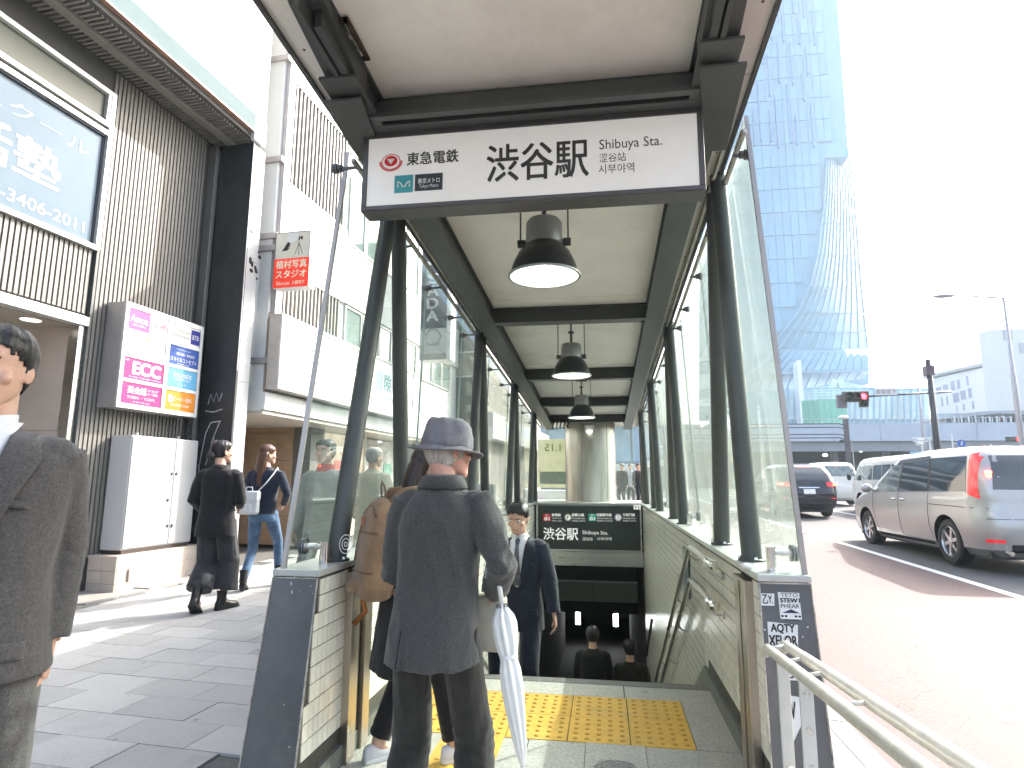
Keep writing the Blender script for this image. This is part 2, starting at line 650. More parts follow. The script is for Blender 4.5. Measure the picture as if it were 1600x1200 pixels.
# ================================================================== STATION ENTRANCE
XC = -0.30
def roofz(y):
    return 3.30 - 0.0605 * y
def beamz(y):
    return 3.15 - 0.0605 * y
WT = 0.95          # top of the low walls
XL, XR = -1.28, 0.665
ent = thing('station_entrance', 'covered stairway entrance with grey steel frame, glass sides and low tiled walls', 'station entrance', (0, 0, 0))

# floor slabs
floor = sgroup('entrance_floor')
MB().box(XL - .04, XR + .04, 0.9, 4.48, -.30, -.014).build('floor_base', GROUT, floor)
def slab(x0, x1, y0, y1, m=GRANITE, nm='floor_slab'):
    g = .003
    return MB().box(x0 + g, x1 - g, y0 + g, y1 - g, -.05, .002 + rng.uniform(-.001, .001)).build(nm, m, floor, bevel=.002)
TX = [0.44 - .33 * k for k in range(6)]            # tactile columns
TY = [3.462, 3.812, 4.162]
for x0, x1 in ((XL - .04, -.60), (-.60, .10), (.10, XR + .04)):
    slab(x0, x1, 4.162, 4.40)
MB().box(XL, XR, 4.403, 4.50, -.05, .004).build('step_edge', mat('dark_step_edge', (0.16, 0.155, 0.145), 0.6, var=0.2, scale=40), floor, bevel=.004)
slab(TX[0], XR + .04, 3.462, 4.162)
for y0 in (2.86, 2.26, 1.66, 1.06):
    xs = [XL - .04, -1.02, -.42, .18, XR + .04]
    for a, b_ in zip(xs, xs[1:]):
        if y0 == 2.86 and a == -.42:
            slab(-.42, -.12, y0, y0 + .6); continue
        slab(a, b_, y0, y0 + .6)
# steel inspection cover set in the floor
cov = thing('floor_cover', 'small chequered metal cover let into the granite floor before the yellow tiles', 'manhole cover', (0.03, 3.16, 0.003))
MB().box(-.15, .15, -.30, .30, -.04, .001).build('frame', GRANITE, cov)
MB().lathe([(0.0, .005), (.125, .005), (.13, .002)], n=6).build('plate', mat('cover_steel', (0.33, 0.33, 0.32), 0.45, 0.5, var=0.15, scale=20), cov)
mk = MB()
for i in range(-6, 7):
    for j in range(-6, 7):
        cx_, cy_ = i * .019, j * .019
        if cx_ * cx_ + cy_ * cy_ < .0118:
            mk.obox((cx_, cy_, .007), (.0058, .0058, 0), (-.0022, .0022, 0), (0, 0, .0015)) if (i + j) % 2 else mk.obox((cx_, cy_, .007), (.0058, -.0058, 0), (.0022, .0022, 0), (0, 0, .0015))
stuff(mk.build('tread_pattern', mat('cover_tread', (0.42, 0.42, 0.41), 0.35, 0.6, var=0.1), cov))

# yellow tactile tiles
YEL = mat('yellow_tactile', (0.66, 0.40, 0.07), 0.55, var=0.10, scale=12, rnd=0.05, bump=0.05, dirt=0.6, dirtcol=(0.36, 0.27, 0.12), dscale=4, world=True)
tme = MB()
tme.box(-.1625, .1625, -.1725, .1725, -.03, 0)
dots = MB()
for i in range(5):
    for j in range(5):
        dots.lathe([(.0135, 0), (.0125, .003), (.008, .005), (.0005, .0055)], ((i - 2) * .062, (j - 2) * .066, 0), n=10)
tmesh, dmesh = tme.mesh('tactile_tile', YEL), dots.mesh('stud', mat('yellow_stud', (0.50, 0.27, 0.03), 0.5, var=0.15, scale=30), True)
for i in range(5):
    for j in range(2):
        t = inst('tactile_tile', tmesh, floor, ((TX[i] + TX[i + 1]) / 2, (TY[j] + TY[j + 1]) / 2, .003))
        d = stuff(inst('stud', dmesh, t, (0, 0, 0)))
bars = MB()
for i in range(4):
    bars.box(-.12 + i * .08 - .012, -.12 + i * .08 + .012, -.15, .15, 0, .005)
bmesh_ = bars.mesh('guide_bar', YEL)
for j in range(5):
    t = inst('tactile_tile', tmesh, floor, ((TX[3] + TX[4]) / 2, 3.462 - .1725 - j * .345, .006))
    stuff(inst('guide_bar', bmesh_, t, (0, 0, 0)))

# stair flight
stairs = sgroup('stair_flight')
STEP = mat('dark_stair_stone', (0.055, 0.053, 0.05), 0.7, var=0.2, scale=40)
for k in range(22):
    y = 4.5 + .3 * k
    z = -.165 * (k + 1)
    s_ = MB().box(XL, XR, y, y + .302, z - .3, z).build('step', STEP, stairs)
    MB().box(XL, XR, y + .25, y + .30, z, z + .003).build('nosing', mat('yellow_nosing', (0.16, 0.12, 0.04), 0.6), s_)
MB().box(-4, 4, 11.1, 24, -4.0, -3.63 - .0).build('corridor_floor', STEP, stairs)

# ---- low walls of the entrance
def wall_end(side, z):
    return (2.53 + .16 * z) if side < 0 else (2.86 + .05 * z)
for side in (-1, 1):
    xi = XL if side < 0 else XR
    xo0 = xi + side * .245      # outer foot
    xo1 = xi + side * .205      # outer top
    w = MB()
    e0, e1 = wall_end(side, -.1), wall_end(side, WT - .03)
    ZB = -4.0
    # core from the near end to the back wall
    w.hexa([(xi + side * .012, e0 + .02, -.3), (xo0, e0 + .02, -.3), (xo0, 13.2, -.3), (xi + side * .012, 13.2, -.3)],
           [(xi + side * .012, e1 + .02, WT - .03), (xo1, e1 + .02, WT - .03), (xo1, 13.2, WT - .03), (xi + side * .012, 13.2, WT - .03)])
    w.box(min(xi + side * .012, xi + side * .245), max(xi + side * .012, xi + side * .245), 4.0, 20, ZB, -.3)
    wall = w.build('tiled_wall', GROUT, ent)
    # cap
    c = MB()
    ce = wall_end(side, WT)
    a, b_ = sorted((xi - side * .012, xo1 + side * .008))
    c.box(a, b_, ce - .01, 13.3, WT - .03, WT)
    c.build('wall_cap', mat('steel_cap', (0.52, 0.54, 0.52), 0.38, 0.35, var=0.15, scale=6, dirt=0.3, dirtcol=(0.25, 0.25, 0.22), dscale=6), ent, bevel=.004)
    # end plate
    p = MB()
    for (z0, z1) in ((-.05, WT - .035),):
        y0, y1 = wall_end(side, z0), wall_end(side, z1)
        p.hexa([(xi - side * .004, y0, z0), (xo0 + side * .004, y0, z0), (xo0 + side * .004, y0 + .018, z0), (xi - side * .004, y0 + .018, z0)],
               [(xi - side * .004, y1, z1), (xo1 + side * .004, y1, z1), (xo1 + side * .004, y1 + .018, z1), (xi - side * .004, y1 + .018, z1)])
    PL = mat('scuffed_dark_steel', (0.115, 0.12, 0.128), 0.33, 0.25, var=0.14, scale=3.5, rvar=0.1, dirt=0.35, dirtcol=(0.24, 0.21, 0.21), dscale=4, bump=0.03, bscale=40)
    plate = p.build('end_plate', PL, ent, bevel=.005)
    # worn bright edges of the plate
    e = MB()
    for xx in ((xi - side * .004), None):
        if xx is None:
            q0, q1 = (xo0 + side * .004, wall_end(side, -.05) - .001, -.05), (xo1 + side * .004, wall_end(side, WT - .035) - .001, WT - .035)
        else:
            q0, q1 = (xx, wall_end(side, -.05) - .001, -.05), (xx, wall_end(side, WT - .035) - .001, WT - .035)
        e.beam(q0, q1, .006, .006)
    e.beam((xi - side * .004, wall_end(side, WT - .035), WT - .036), (xo1 + side * .004, wall_end(side, WT - .035), WT - .036), .005, .006)
    e.build('worn_edge', mat('bare_metal_edge', (0.5, 0.48, 0.46), 0.4, 0.7, var=0.4, scale=20), plate)
    # outer cladding panel
    xa = sorted((xo0 + side * .004, xo0 - side * .01))
    c2 = MB()
    c2.hexa([(xo0 - side * .01, e0 + .05, -.02), (xo0 + side * .006, e0 + .05, -.02), (xo0 + side * .006, 13, -.02), (xo0 - side * .01, 13, -.02)],
            [(xo1 - side * .01, e1 + .05, WT - .032), (xo1 + side * .006, e1 + .05, WT - .032), (xo1 + side * .006, 13, WT - .032), (xo1 - side * .01, 13, WT - .032)])
    c2.build('outer_panel', DGREY2, ent)
    # tiles on the inner face
    TW, TH = 0.0505, 0.0735
    nrm = -side
    tl = MB()
    x0_, x1_ = sorted((0, nrm * .006))
    tl.box(x0_, x1_, -TW / 2 + .0015, TW / 2 - .0015, -TH / 2 + .0026, TH / 2 - .0026)
    tme_ = tl.mesh('tile', TILE)
    far = MB()
    spots = []
    ny = int((11.4 - 2.5) / TW)
    trims = [(3.02, 3.30)] if side < 0 else [(3.08, 3.32)]
    for iy in range(ny):
        y = 2.60 + iy * TW
        zt = WT - .045
        zb = 0.10 if y < 4.55 else -.55 * (y - 4.5) + .02
        k = 0
        while True:
            z = zt - TH * (k + .5)
            if z - TH / 2 < zb or k > 50:
                break
            k += 1
            if y - TW / 2 < wall_end(side, z) + .03 or any(a_ < y < b2_ for a_, b2_ in trims):
                continue
            spots.append((y * 1.0 + max(0, -z) * .3, y, z))
    spots.sort()
    vis = 0
    for q, y, z in spots:
        if vis < 290:
            inst('tile', tme_, wall, (xi + side * .012, y, z))
            vis += 1
        else:
            st = len(far.v)
            far.add([(xi + side * .006, y - TW / 2 + .0015, z - TH / 2 + .0026), (xi + side * .006, y + TW / 2 - .0015, z - TH / 2 + .0026),
                     (xi + side * .006, y + TW / 2 - .0015, z + TH / 2 - .0026), (xi + side * .006, y - TW / 2 + .0015, z + TH / 2 - .0026)], [(0, 1, 2, 3)] if side < 0 else [(3, 2, 1, 0)])
    stuff(far.build('far_tiles', TILE, wall))
    # granite kick board
    kb = MB()
    a, b_ = sorted((xi - side * .012, xi + side * .012))
    kb.box(a, b_, wall_end(side, 0) + .03, 4.5, 0, .095)
    kb.prism([(0, 4.5, -.4), (0, 4.5, .095), (0, 4.62, .095), (0, 11.4, -3.63), (0, 11.4, -4.0)], (a, 0, 0), (b_, 0, 0))
    kb.build('kick_board', mat('dark_kick_stone', (0.14, 0.145, 0.13), 0.5, var=0.25, scale=30), ent)
    # vertical shutter guide (steel channel)
    g = MB()
    y0, y1 = trims[0]
    for (ya, yb, out) in ((y0, y0 + .10, .032), (y0 + .10, y1 - .09, .004), (y1 - .09, y1, .030)):
        a, b_ = sorted((xi + side * .01, xi - side * out))
        g.box(a, b_, ya, yb, 0.0, WT - .07)
    a, b_ = sorted((xi + side * .01, xi - side * .034))
    g.box(a, b_, y0 - .004, y1 + .004, WT - .07, WT - .055)
    sg = g.build('shutter_guide', BRONZE, ent, bevel=.002)
    a, b_ = sorted((xi - side * .0045, xi - side * .006))
    MB().box(a, b_, y0 + .103, y1 - .093, .01, WT - .075).build('guide_slot', mat('dark_slot', (0.05, 0.045, 0.04), 0.6), sg)

# scuffs on the left end plate
for k, (x, y, a, b_) in enumerate(((460, 901, .006, .004), (455, 912, .004, .009), (456, 925, .004, .008), (468, 923, .003, .002), (486, 916, .0015, .005), (489, 927, .003, .0015), (452, 1167, .006, .003), (444, 1101, .002, .004))):
    yy = wall_end(-1, .9) - .001
    p = P(x, y, Y=yy)
    p = P(x, y, Y=wall_end(-1, p.z) - .0012)
    MB().ell(p, (a, .0012, b_), 8, 6).build('scuff', mat('paint_scuff', (.5, .46, .46), .6), ent)

# ---- columns in pairs
for side in (-1, 1):
    bx = XC + side * 1.04
    tx = XC + side * 0.98
    pairs = [((3.00, 4.02) if side < 0 else (3.38, 4.20), 3.50), ((6.12, 6.95), 6.25), ((8.65, 9.55), 8.8), ((11.25, 12.0), 11.3)]
    for (ba, bb), ap in pairs:
        for yb, yt in ((ba, ap - .06), (bb, ap + .06)):
            m_ = MB()
            m_.tube([(bx, yb, WT), (tx, yt, roofz(yt) + .02)], [.051, .046], 20)
            cl = m_.build('column', DGREY, ent, smooth=True, auto=40)
            fl = MB().lathe([(.0, .014), (.062, .014), (.068, .010), (.068, 0)], (bx, yb, WT), n=20).build('base_ring', DGREY, cl, smooth=True, auto=30)
            if yb < 4.5:
                st = MB()
                for k in range(3):
                    a_ = 2 * math.pi * (k + .3) / 3 + (0 if side > 0 else 1.0)
                    st.lathe([(.0, .026), (.008, .024), (.011, .012)], (bx + .060 * math.cos(a_), yb + .060 * math.sin(a_), WT), n=8)
                st.build('nut', STEEL, fl)

# ---- roof
RUST0 = mat('rusty_screw', (0.16, 0.11, 0.08), .7, var=.4)
roof = MB()
ybays = [0.7, 2.6, 5.6, 8.05, 10.0, 11.7, 13.3]
for a, b_ in zip(ybays, ybays[1:]):
    m_ = MB()
    x0, x1 = XC - .985, XC + .985
    a2, b2_ = a + .004, b_ - .004
    m_.hexa([(x0, a2, roofz(a2)), (x1, a2, roofz(a2)), (x1, b2_, roofz(b2_)), (x0, b2_, roofz(b2_))],
            [(x0, a2, roofz(a2) + .05), (x1, a2, roofz(a2) + .05), (x1, b2_, roofz(b2_) + .05), (x0, b2_, roofz(b2_) + .05)])
    sp_ = m_.build('soffit_panel', SOFFIT, ent)
    sc_ = MB()
    for xx in (x0 + .05, x1 - .05):
        yy = a + .15
        while yy < b_:
            sc_.ell((xx, yy, roofz(yy) - .001), (.007, .007, .004), 8, 4)
            yy += .45
    stuff(sc_.build('fixing_screw', RUST0, sp_))
    if a > 2:
        n_ = MB()
        x0, x1 = XC - .68, XC + .68
        yy = b_ - .30
        n_.hexa([(x0, yy, roofz(yy) - .018), (x1, yy, roofz(yy) - .018), (x1, yy + .1, roofz(yy + .1) - .018), (x0, yy + .1, roofz(yy + .1) - .018)],
                [(x0, yy, roofz(yy) + .001), (x1, yy, roofz(yy) + .001), (x1, yy + .1, roofz(yy + .1) + .001), (x0, yy + .1, roofz(yy + .1) + .001)])
        n_.build('soffit_strip', SOFFIT, ent)
for side in (-1, 1):
    x = XC + side * .99
    t = MB()
    t.beam((x, 0.7, roofz(.7) + .022), (x, 13.3, roofz(13.3) + .022), .018, .085)
    t.build('edge_trim', DGREY, ent)
    # side beam: I section
    xc_ = XC + side * .78
    for nm, dx, w_, z_, h_ in (('web', 0, .02, .078, .14), ('top_flange', 0, .15, .143, .012)):
        m_ = MB()
        m_.beam((xc_, 1.85 if nm != 'flange' else 2.2, beamz(1.85) + z_), (xc_, 12.6, beamz(12.6) + z_), w_, h_)
        bm_ = m_.build('beam_' + nm, DGREY, ent)
    m_ = MB()
    m_.beam((xc_, 2.2, beamz(2.2) + .008), (xc_, 12.6, beamz(12.6) + .008), .165, .016)
    m_.build('beam_flange', DGREY, ent, bevel=.002)
    # inner dark side plate, set back from the flange edge
    m_ = MB()
    m_.beam((XC + side * .745, 1.95, beamz(1.95) + .075), (XC + side * .745, 12.55, beamz(12.55) + .075), .03, .12)
    m_.build('beam_side', DGREY, ent)
    # tapered cantilever nose in front of the sign
    m_ = MB()
    y0, y1 = 1.80, 2.35
    m_.prism([(0, y0, roofz(y0)), (0, y1, roofz(y1)), (0, y1, beamz(y1) + .02), (0, y0 + .12, roofz(y0) - .06)], (XC + side * .78 - .07, 0, 0), (XC + side * .78 + .07, 0, 0))
    m_.build('beam_nose', DGREY, ent)
    # gusset plate over the sign end
    m_ = MB()
    q = XC + side * .80
    m_.prism([(q - .09, 2.30, 0), (q + .09, 2.30, 0), (q + side * .13 + (.0 if side > 0 else .0), 2.95, 0), (q + .02, 2.95, 0)] if side > 0 else
             [(q - .09, 2.30, 0), (q + .09, 2.30, 0), (q - .02, 2.95, 0), (q - .13, 2.95, 0)], (0, 0, beamz(2.6) - .012), (0, 0, beamz(2.6)))
    m_.build('gusset_plate', DGREY, ent)
    # rail for the top edge of the glass
    m_ = MB()
    m_.tube([(XC + side * 1.015, 2.93, roofz(2.93) - .06), (XC + side * 1.015, 12.8, roofz(12.8) - .06)], .016, 8)
    m_.tube([(XC + side * .95, 2.93, roofz(2.93) - .03), (XC + side * .95, 12.8, roofz(12.8) - .03)], .012, 8)
    m_.build('glass_rail', mat('weathered_aluminium', (0.42, 0.42, 0.38), 0.45, 0.6, var=0.25, scale=7), ent, smooth=True)
for y in (2.60, 5.58, 8.0, 9.95, 11.65):
    m_ = MB()
    x0, x1 = XC - .73, XC + .73
    m_.box(x0, x1, y - .012, y + .012, beamz(y) + .014, roofz(y) + .006)
    m_.build('cross_beam_web', DGREY, ent)
    m_ = MB()
    m_.box(x0, x1, y - .07, y + .07, beamz(y) + .002, beamz(y) + .014)
    m_.box(x0, x1, y - .06, y + .06, roofz(y) - .014, roofz(y) - .002)
    cb = m_.build('cross_beam_flange', DGREY, ent)
    if y == 2.60:
        f = MB()
        f.beam((x0, 2.50, beamz(2.5) + .05), (x1, 2.50, beamz(2.5) + .05), .02, .09)
        f.beam((x0, 2.46, beamz(2.46) - .005), (x1, 2.46, beamz(2.46) - .005), .03, .02)
        f.build('front_channel', DGREY, ent)
    for k in (-1, 1):
        MB().lathe([(.0, -.02), (.013, -.018), (.016, 0)], (XC + k * .68, y + .03, beamz(y)), n=6).build('bolt', DGREY, cb)
# rusty opening in the soffit by the left beam
h = MB()
hx, hy = P(540, 62, Z=3.165).x, P(540, 62, Z=3.165).y
zz = roofz(hy)
RUST = mat('rusty_frame', (0.06, 0.04, 0.03), 0.9, var=0.4, scale=25, bump=0.4)
for dx, dy, wx, wy in ((-.052, 0, .012, .12), (.052, 0, .012, .12), (0, -.112, .06, .012), (0, .112, .06, .012)):
    h.box(hx + dx - wx / 2 * 1.0 - .003, hx + dx + wx / 2 + .003, hy + dy - wy, hy + dy + wy, zz - .018, zz - .001) if wx < .02 else h.box(hx - .058, hx + .058, hy + dy - .008, hy + dy + .008, zz - .018, zz - .001)
hatch = h.build('soffit_hole_frame', RUST, ent)
h2 = MB()
for k in range(16):
    h2.ell((hx + rng.uniform(-.035, .035), hy + rng.uniform(-.09, .09), zz - .004), (rng.uniform(.008, .02), rng.uniform(.008, .025), rng.uniform(.004, .014)), 8, 6)
stuff(h2.build('loose_insulation', mat('grey_insulation', (0.35, 0.34, 0.33), 0.9, var=0.5, scale=60, bump=0.6), hatch))

# ---- glass sides: panes hung outside the columns
JY = [None, 4.62, 5.92, 7.40, 9.0, 10.6, 12.7]
for side in (-1, 1):
    xb = XC + side * (1.158 if side < 0 else 1.152)
    xt = XC + side * (1.085 if side < 0 else 1.035)
    zb = WT - .015
    zt = lambda y: roofz(y) + .055
    for k in range(len(JY) - 1):
        if k == 0:
            yb0, yt0 = (2.72, 3.03) if side < 0 else (2.93, 2.99)
        else:
            yb0 = yt0 = JY[k] + .006
        y1 = JY[k + 1] - .006
        x_ = lambda z: xb + (xt - xb) * (z - zb) / (3.16 - zb)
        A, B_, C_, D = Vector((x_(zb), yb0, zb)), Vector((x_(zb), y1, zb)), Vector((x_(zt(y1)), y1, zt(y1))), Vector((x_(zt(yt0)), yt0, zt(yt0)))
        t = Vector((side * .012, 0, 0))
        pn = MB()
        pn.add([A, B_, C_, D], [(0, 1, 2, 3)])
        pn.add([A + t, B_ + t, C_ + t, D + t], [(0, 3, 2, 1)])
        pane = pn.build('glass_pane', GLASS if side < 0 else GLASSR, ent)
        ed = MB()
        ed.add([A, D, D + t, A + t], [(0, 1, 2, 3)])
        ed.add([B_, C_, C_ + t, B_ + t], [(0, 1, 2, 3)])
        ed.add([C_, D, D + t, C_ + t], [(0, 1, 2, 3)])
        ed.build('pane_edge', GEDGE, pane)
        if k == 0:
            # metal edge guard on the leading edge
            n_ = MB()
            q0, q1 = sorted((-side * .004, side * .018))
            n_.prism([A + Vector((q0, -.012, 0)), A + Vector((q1, -.012, 0)), A + Vector((q1, .004, 0)), A + Vector((q0, .004, 0))],
                     (0, 0, 0), D - A)
            n_.build('edge_guard', mat('pale_edge_guard', (0.40, 0.375, 0.36), 0.35, 0.3, var=0.08, scale=3), pane)
        # clamps: post on the cap with a patch fitting that grips the pane
        yj = JY[k] if k else (2.88 if side < 0 else 3.02)
        px_ = XC + side * (1.045 if k == 0 else 1.07)
        c_ = MB()
        c_.cyl((px_, yj, WT), (px_, yj, WT + .045), .024, 20)
        c_.cyl((px_, yj, WT + .047), (px_, yj, WT + .105), .022, 20)
        so = c_.build('stand_off_post', CHROME, ent, smooth=True, auto=30)
        xg = x_(WT + .085)
        d_ = MB()
        d_.lathe([(.0, 0), (.013, 0), (.013, .02 * 1), (.017, .022), (.017, abs(xg - px_) - .038), (.031, abs(xg - px_) - .036), (.034, abs(xg - px_) - .028), (.034, abs(xg - px_) - .022)], (0, 0, 0), 20, axis='X')
        d_.xf(Matrix.Translation((px_ + side * .018, yj, WT + .08)) @ Matrix.Scale(side, 4, (1, 0, 0)))
        d_.build('clamp_stem', STEEL, so, smooth=True, auto=30)
        L_ = abs(xg - px_) - .018
        d_ = MB()
        d_.lathe([(.028, L_ - .018), (.037, L_ - .016), (.037, L_ - .009), (.03, L_ - .008), (.03, L_ - .006), (.036, L_ - .005), (.036, L_ + .012), (.0, L_ + .012)], (0, 0, 0), 20, axis='X')
        d_.xf(Matrix.Translation((px_ + side * .018, yj, WT + .08)) @ Matrix.Scale(side, 4, (1, 0, 0)))
        d_.build('clamp_disc', DGREY2, so, smooth=True, auto=30)
        # clamp at the top
        for q, yq in ((0, yj), (1, (yj + JY[k + 1]) / 2 + .1)):
            zq = beamz(yq) + .02
            xg = x_(zq)
            xs = XC + side * .975
            e_ = MB()
            e_.beam((xs, yq, zq), (xg - side * .03, yq, zq - .005), .014, .014)
            tc_ = e_.build('top_bracket', DGREY2, ent)
            e_ = MB()
            e_.lathe([(.0, -.035), (.02, -.035), (.02, -.015), (.027, -.012), (.027, .014), (.0, .016)], (0, 0, 0), 14, axis='X')
            e_.xf(Matrix.Translation((xg, yq, zq)) @ Matrix.Scale(side, 4, (1, 0, 0)))
            e_.build('bracket_disc', DGREY2, tc_, smooth=True, auto=30)

# ---- back of the stair well: sign wall, lintel, panels
bk = MB()
bk.box(XL, XR, 11.52, 13.3, -.16, WT - .04)
bk.build('lintel_core', GROUT, ent)
MB().box(XL - .01, XR + .01, 11.44, 13.3, WT - .038, WT + .004).build('wall_cap', MATS['steel_cap'], ent)
MB().box(XL + .001, XR - .001, 11.47, 11.53, -.165, .085).build('lintel_band', STEEL, ent, bevel=.006)
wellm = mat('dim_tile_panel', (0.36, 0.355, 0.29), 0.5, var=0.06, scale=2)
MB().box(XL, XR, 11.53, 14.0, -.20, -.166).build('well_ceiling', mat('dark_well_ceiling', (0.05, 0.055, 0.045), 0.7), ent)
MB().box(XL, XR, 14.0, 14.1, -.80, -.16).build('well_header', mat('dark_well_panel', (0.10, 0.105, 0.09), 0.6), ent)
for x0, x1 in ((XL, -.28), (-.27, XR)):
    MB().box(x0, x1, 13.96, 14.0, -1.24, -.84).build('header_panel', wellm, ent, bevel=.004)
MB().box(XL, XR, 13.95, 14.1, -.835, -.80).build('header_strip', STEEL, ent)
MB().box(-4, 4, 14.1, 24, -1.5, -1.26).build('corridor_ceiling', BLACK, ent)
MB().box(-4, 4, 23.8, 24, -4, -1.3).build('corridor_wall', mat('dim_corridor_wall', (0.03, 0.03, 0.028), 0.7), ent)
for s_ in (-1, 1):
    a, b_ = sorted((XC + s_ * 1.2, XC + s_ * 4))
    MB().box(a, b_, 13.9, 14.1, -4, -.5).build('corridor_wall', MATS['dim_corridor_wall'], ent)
# added glowing bars standing in for bright glimpses and reflections deep in the corridor
LIT = mat('corridor_glow', (1, 1, 1), 0.5, emis=6.0, ecol=(0.95, 0.98, 1.0))
for x, y in ((903, 965), (962, 968)):
    p = P(x, y, Y=20.0)
    t = thing('bright_glimpse', 'small bright vertical light deep in the dark stairwell, %s one of two' % ('left' if x < 930 else 'right'), 'light', (p.x, p.y, 0), 0, 'lights down in the corridor')
    MB().box(-.07, .07, 0, .04, p.z - .20, p.z + .20).build('glow_bar', LIT, t)
    MB().box(-.09, .09, .041, .08, p.z - .24, -1.5).build('bar_backing', BLACK, t)

# ---- hand rails on the right wall
hr = thing('handrail', 'double stainless handrail on brackets down the right tiled wall of the stairs', 'handrail', (0, 0, 0))
xr_ = XR - .075
for z0 in (.885, .665):
    m_ = MB()
    pts = [(xr_ + .02, 3.70, z0 - .004), (xr_, 3.73, z0), (xr_, 3.85, z0), (xr_, 4.60, z0), (xr_, 4.66, z0 - .012), (xr_, 4.74, z0 - .05), (xr_, 11.2, z0 - .05 - .55 * 6.46)]
    m_.tube(pts, .019, 12)
    m_.build('rail', STEEL, hr, smooth=True, auto=50)
    MB().tube([(xr_ + .02, 3.69, z0 - .004), (xr_, 3.72, z0), (xr_, 3.86, z0)], .026, 12).build('end_cap', CHROME, hr, smooth=True, auto=50)
    for yb in [3.82, 4.58] + [5.5 + .9 * k for k in range(6)]:
        zb = z0 if yb < 4.7 else z0 - .05 - .55 * (yb - 4.74)
        b_ = MB()
        b_.tube([(xr_, yb, zb - .015), (xr_ + .008, yb, zb - .05), (xr_ + .035, yb, zb - .072), (XR, yb, zb - .075)], .008, 8)
        b_.lathe([(.0, -.006), (.022, -.006), (.022, 0)], (XR, yb, zb - .075), 10, axis='X')
        b_.build('bracket', STEEL, hr, smooth=True, auto=40)
hr2 = thing('handrail', 'short stainless handrail low on the left wall of the dark stairs', 'handrail', (0, 0, 0))
MB().tube([(XL + .07, 4.8, .62), (XL + .07, 11.0, .62 - .55 * 6.2)], .019, 10).build('rail', STEEL, hr2, smooth=True)
for k in range(6):
    MB().tube([(XL + .07, 5.2 + k, .40 - .55 * k - .02), (XL, 5.2 + k, .36 - .55 * k)], .008, 6).build('bracket', STEEL, hr2)
MB().cyl((.63, 9.3, -.6), (.63, 10.9, -1.5), .02).build('rail', mat('dark_rail', (0.04, 0.04, 0.04), 0.5), hr2)

# small notice on the right wall
p0 = P(1062, 850, X=XR - .008)
nt_ = MB().box(XR - .01, XR - .004, 5.25, 5.6, .42, .80).build('wall_notice', mat('notice_print', (0.06, 0.10, 0.13), 0.3, var=0.3, scale=18), None)
tag(nt_, 'small dark notice plate on the cream tiles above the handrail', 'notice')

# ---- the pillar behind the stair head
pil = thing('steel_pillar', 'thick round metal-clad pillar standing behind the stairwell sign', 'pillar', (-.27, 12.42, .13))
MB().lathe([(.505, WT - .126), (.50, WT - .10), (.50, 2.75)], n=64).build('shaft', mat('worn_metal_cladding', (0.50, 0.47, 0.42), 0.33, 0.75, var=0.22, scale=2.5, stretch=(3, 3, .4), rvar=.12), pil, smooth=True, auto=40)
MB().lathe([(.56, 0), (.56, WT - .127), (.50, WT - .126)], n=48).build('plinth', CONC, pil)
for k in range(6):
    a_ = k * math.pi / 3 + .2
    MB().beam((.501 * math.cos(a_), .501 * math.sin(a_), WT - .1), (.501 * math.cos(a_), .501 * math.sin(a_), 2.6), .004, .006).build('cladding_seam', DGREY, pil)

# ================================================================== STATION SIGN AND LAMPS
SIGNW = mat('backlit_sign_white', (0.57, 0.555, 0.53), 0.22, var=0.04, scale=3, emis=0.06, ecol=(1.0, 0.98, 0.95), spec=0.6)
FRAME = mat('sign_frame_grey', (0.10, 0.10, 0.10), 0.4, 0.2, var=0.1, scale=5, dirt=0.2, dirtcol=(0.25, 0.24, 0.22), dscale=7)
INK = mat('dark_ink', (0.045, 0.043, 0.04), 0.5, var=0.05)
sg = thing('station_sign', 'long backlit white station name sign hung across the entrance under the front beam', 'sign', (0, 0, 0))
SX0, SX1, SZ0, SZ1, SY = -1.115, .462, 2.60, 2.995, 2.585
m_ = MB()
fr = .026
m_.box(SX0, SX1, SY, SY + .115, SZ1 - fr, SZ1)
m_.box(SX0, SX1, SY, SY + .115, SZ0, SZ0 + fr)
m_.box(SX0, SX0 + fr, SY, SY + .115, SZ0 + fr, SZ1 - fr)
m_.box(SX1 - fr, SX1, SY, SY + .115, SZ0 + fr, SZ1 - fr)
m_.box(SX0 + fr, SX1 - fr, SY + .08, SY + .11, SZ0 + fr, SZ1 - fr)
m_.build('frame', FRAME, sg, bevel=.003)
MB().box(SX0 + .012, SX1 - .012, SY - .006, SY - .001, SZ0 + .004, SZ0 + .012).build('drip_strip', FRAME, sg)
MB().box(SX0 + fr, SX1 - fr, SY + .006, SY + .075, SZ0 + fr, SZ1 - fr).build('panel', SIGNW, sg)
for x in (SX0 + .10, SX1 - .10):
    MB().box(x - .02, x + .02, SY + .07, SY + .12, SZ1, beamz(2.6) + .06).build('hanger', DGREY, sg)
YS_ = SY + .005
XD, ZD = (1, 0, 0), (0, 0, 1)
def on_sign(x, y):
    return P(x, y, Y=YS_)
def put(name, s, cx, cy, w, h, m=INK, bold=0.0, plane=None, parent=None):
    """lettering centred on a pixel of the survey, w x h pixels, on the plane y = plane"""
    pl = YS_ if plane is None else plane
    c = P(cx, cy, Y=pl)
    W_ = (P(cx + w / 2, cy, Y=pl) - P(cx - w / 2, cy, Y=pl)).x
    H_ = (P(cx, cy - h / 2, Y=pl) - P(cx, cy + h / 2, Y=pl)).z
    return text(name, s, parent or sg, m, (c.x, pl, c.z), XD, ZD, H_, W_, bold, ext=.0012)
put('lettering', '渋谷駅', 839, 251, 158, 58, bold=.018)
put('lettering', 'Shibuya Sta.', 985, 225, 98, 20)
put('lettering', '涩谷站', 957, 246, 42, 14)
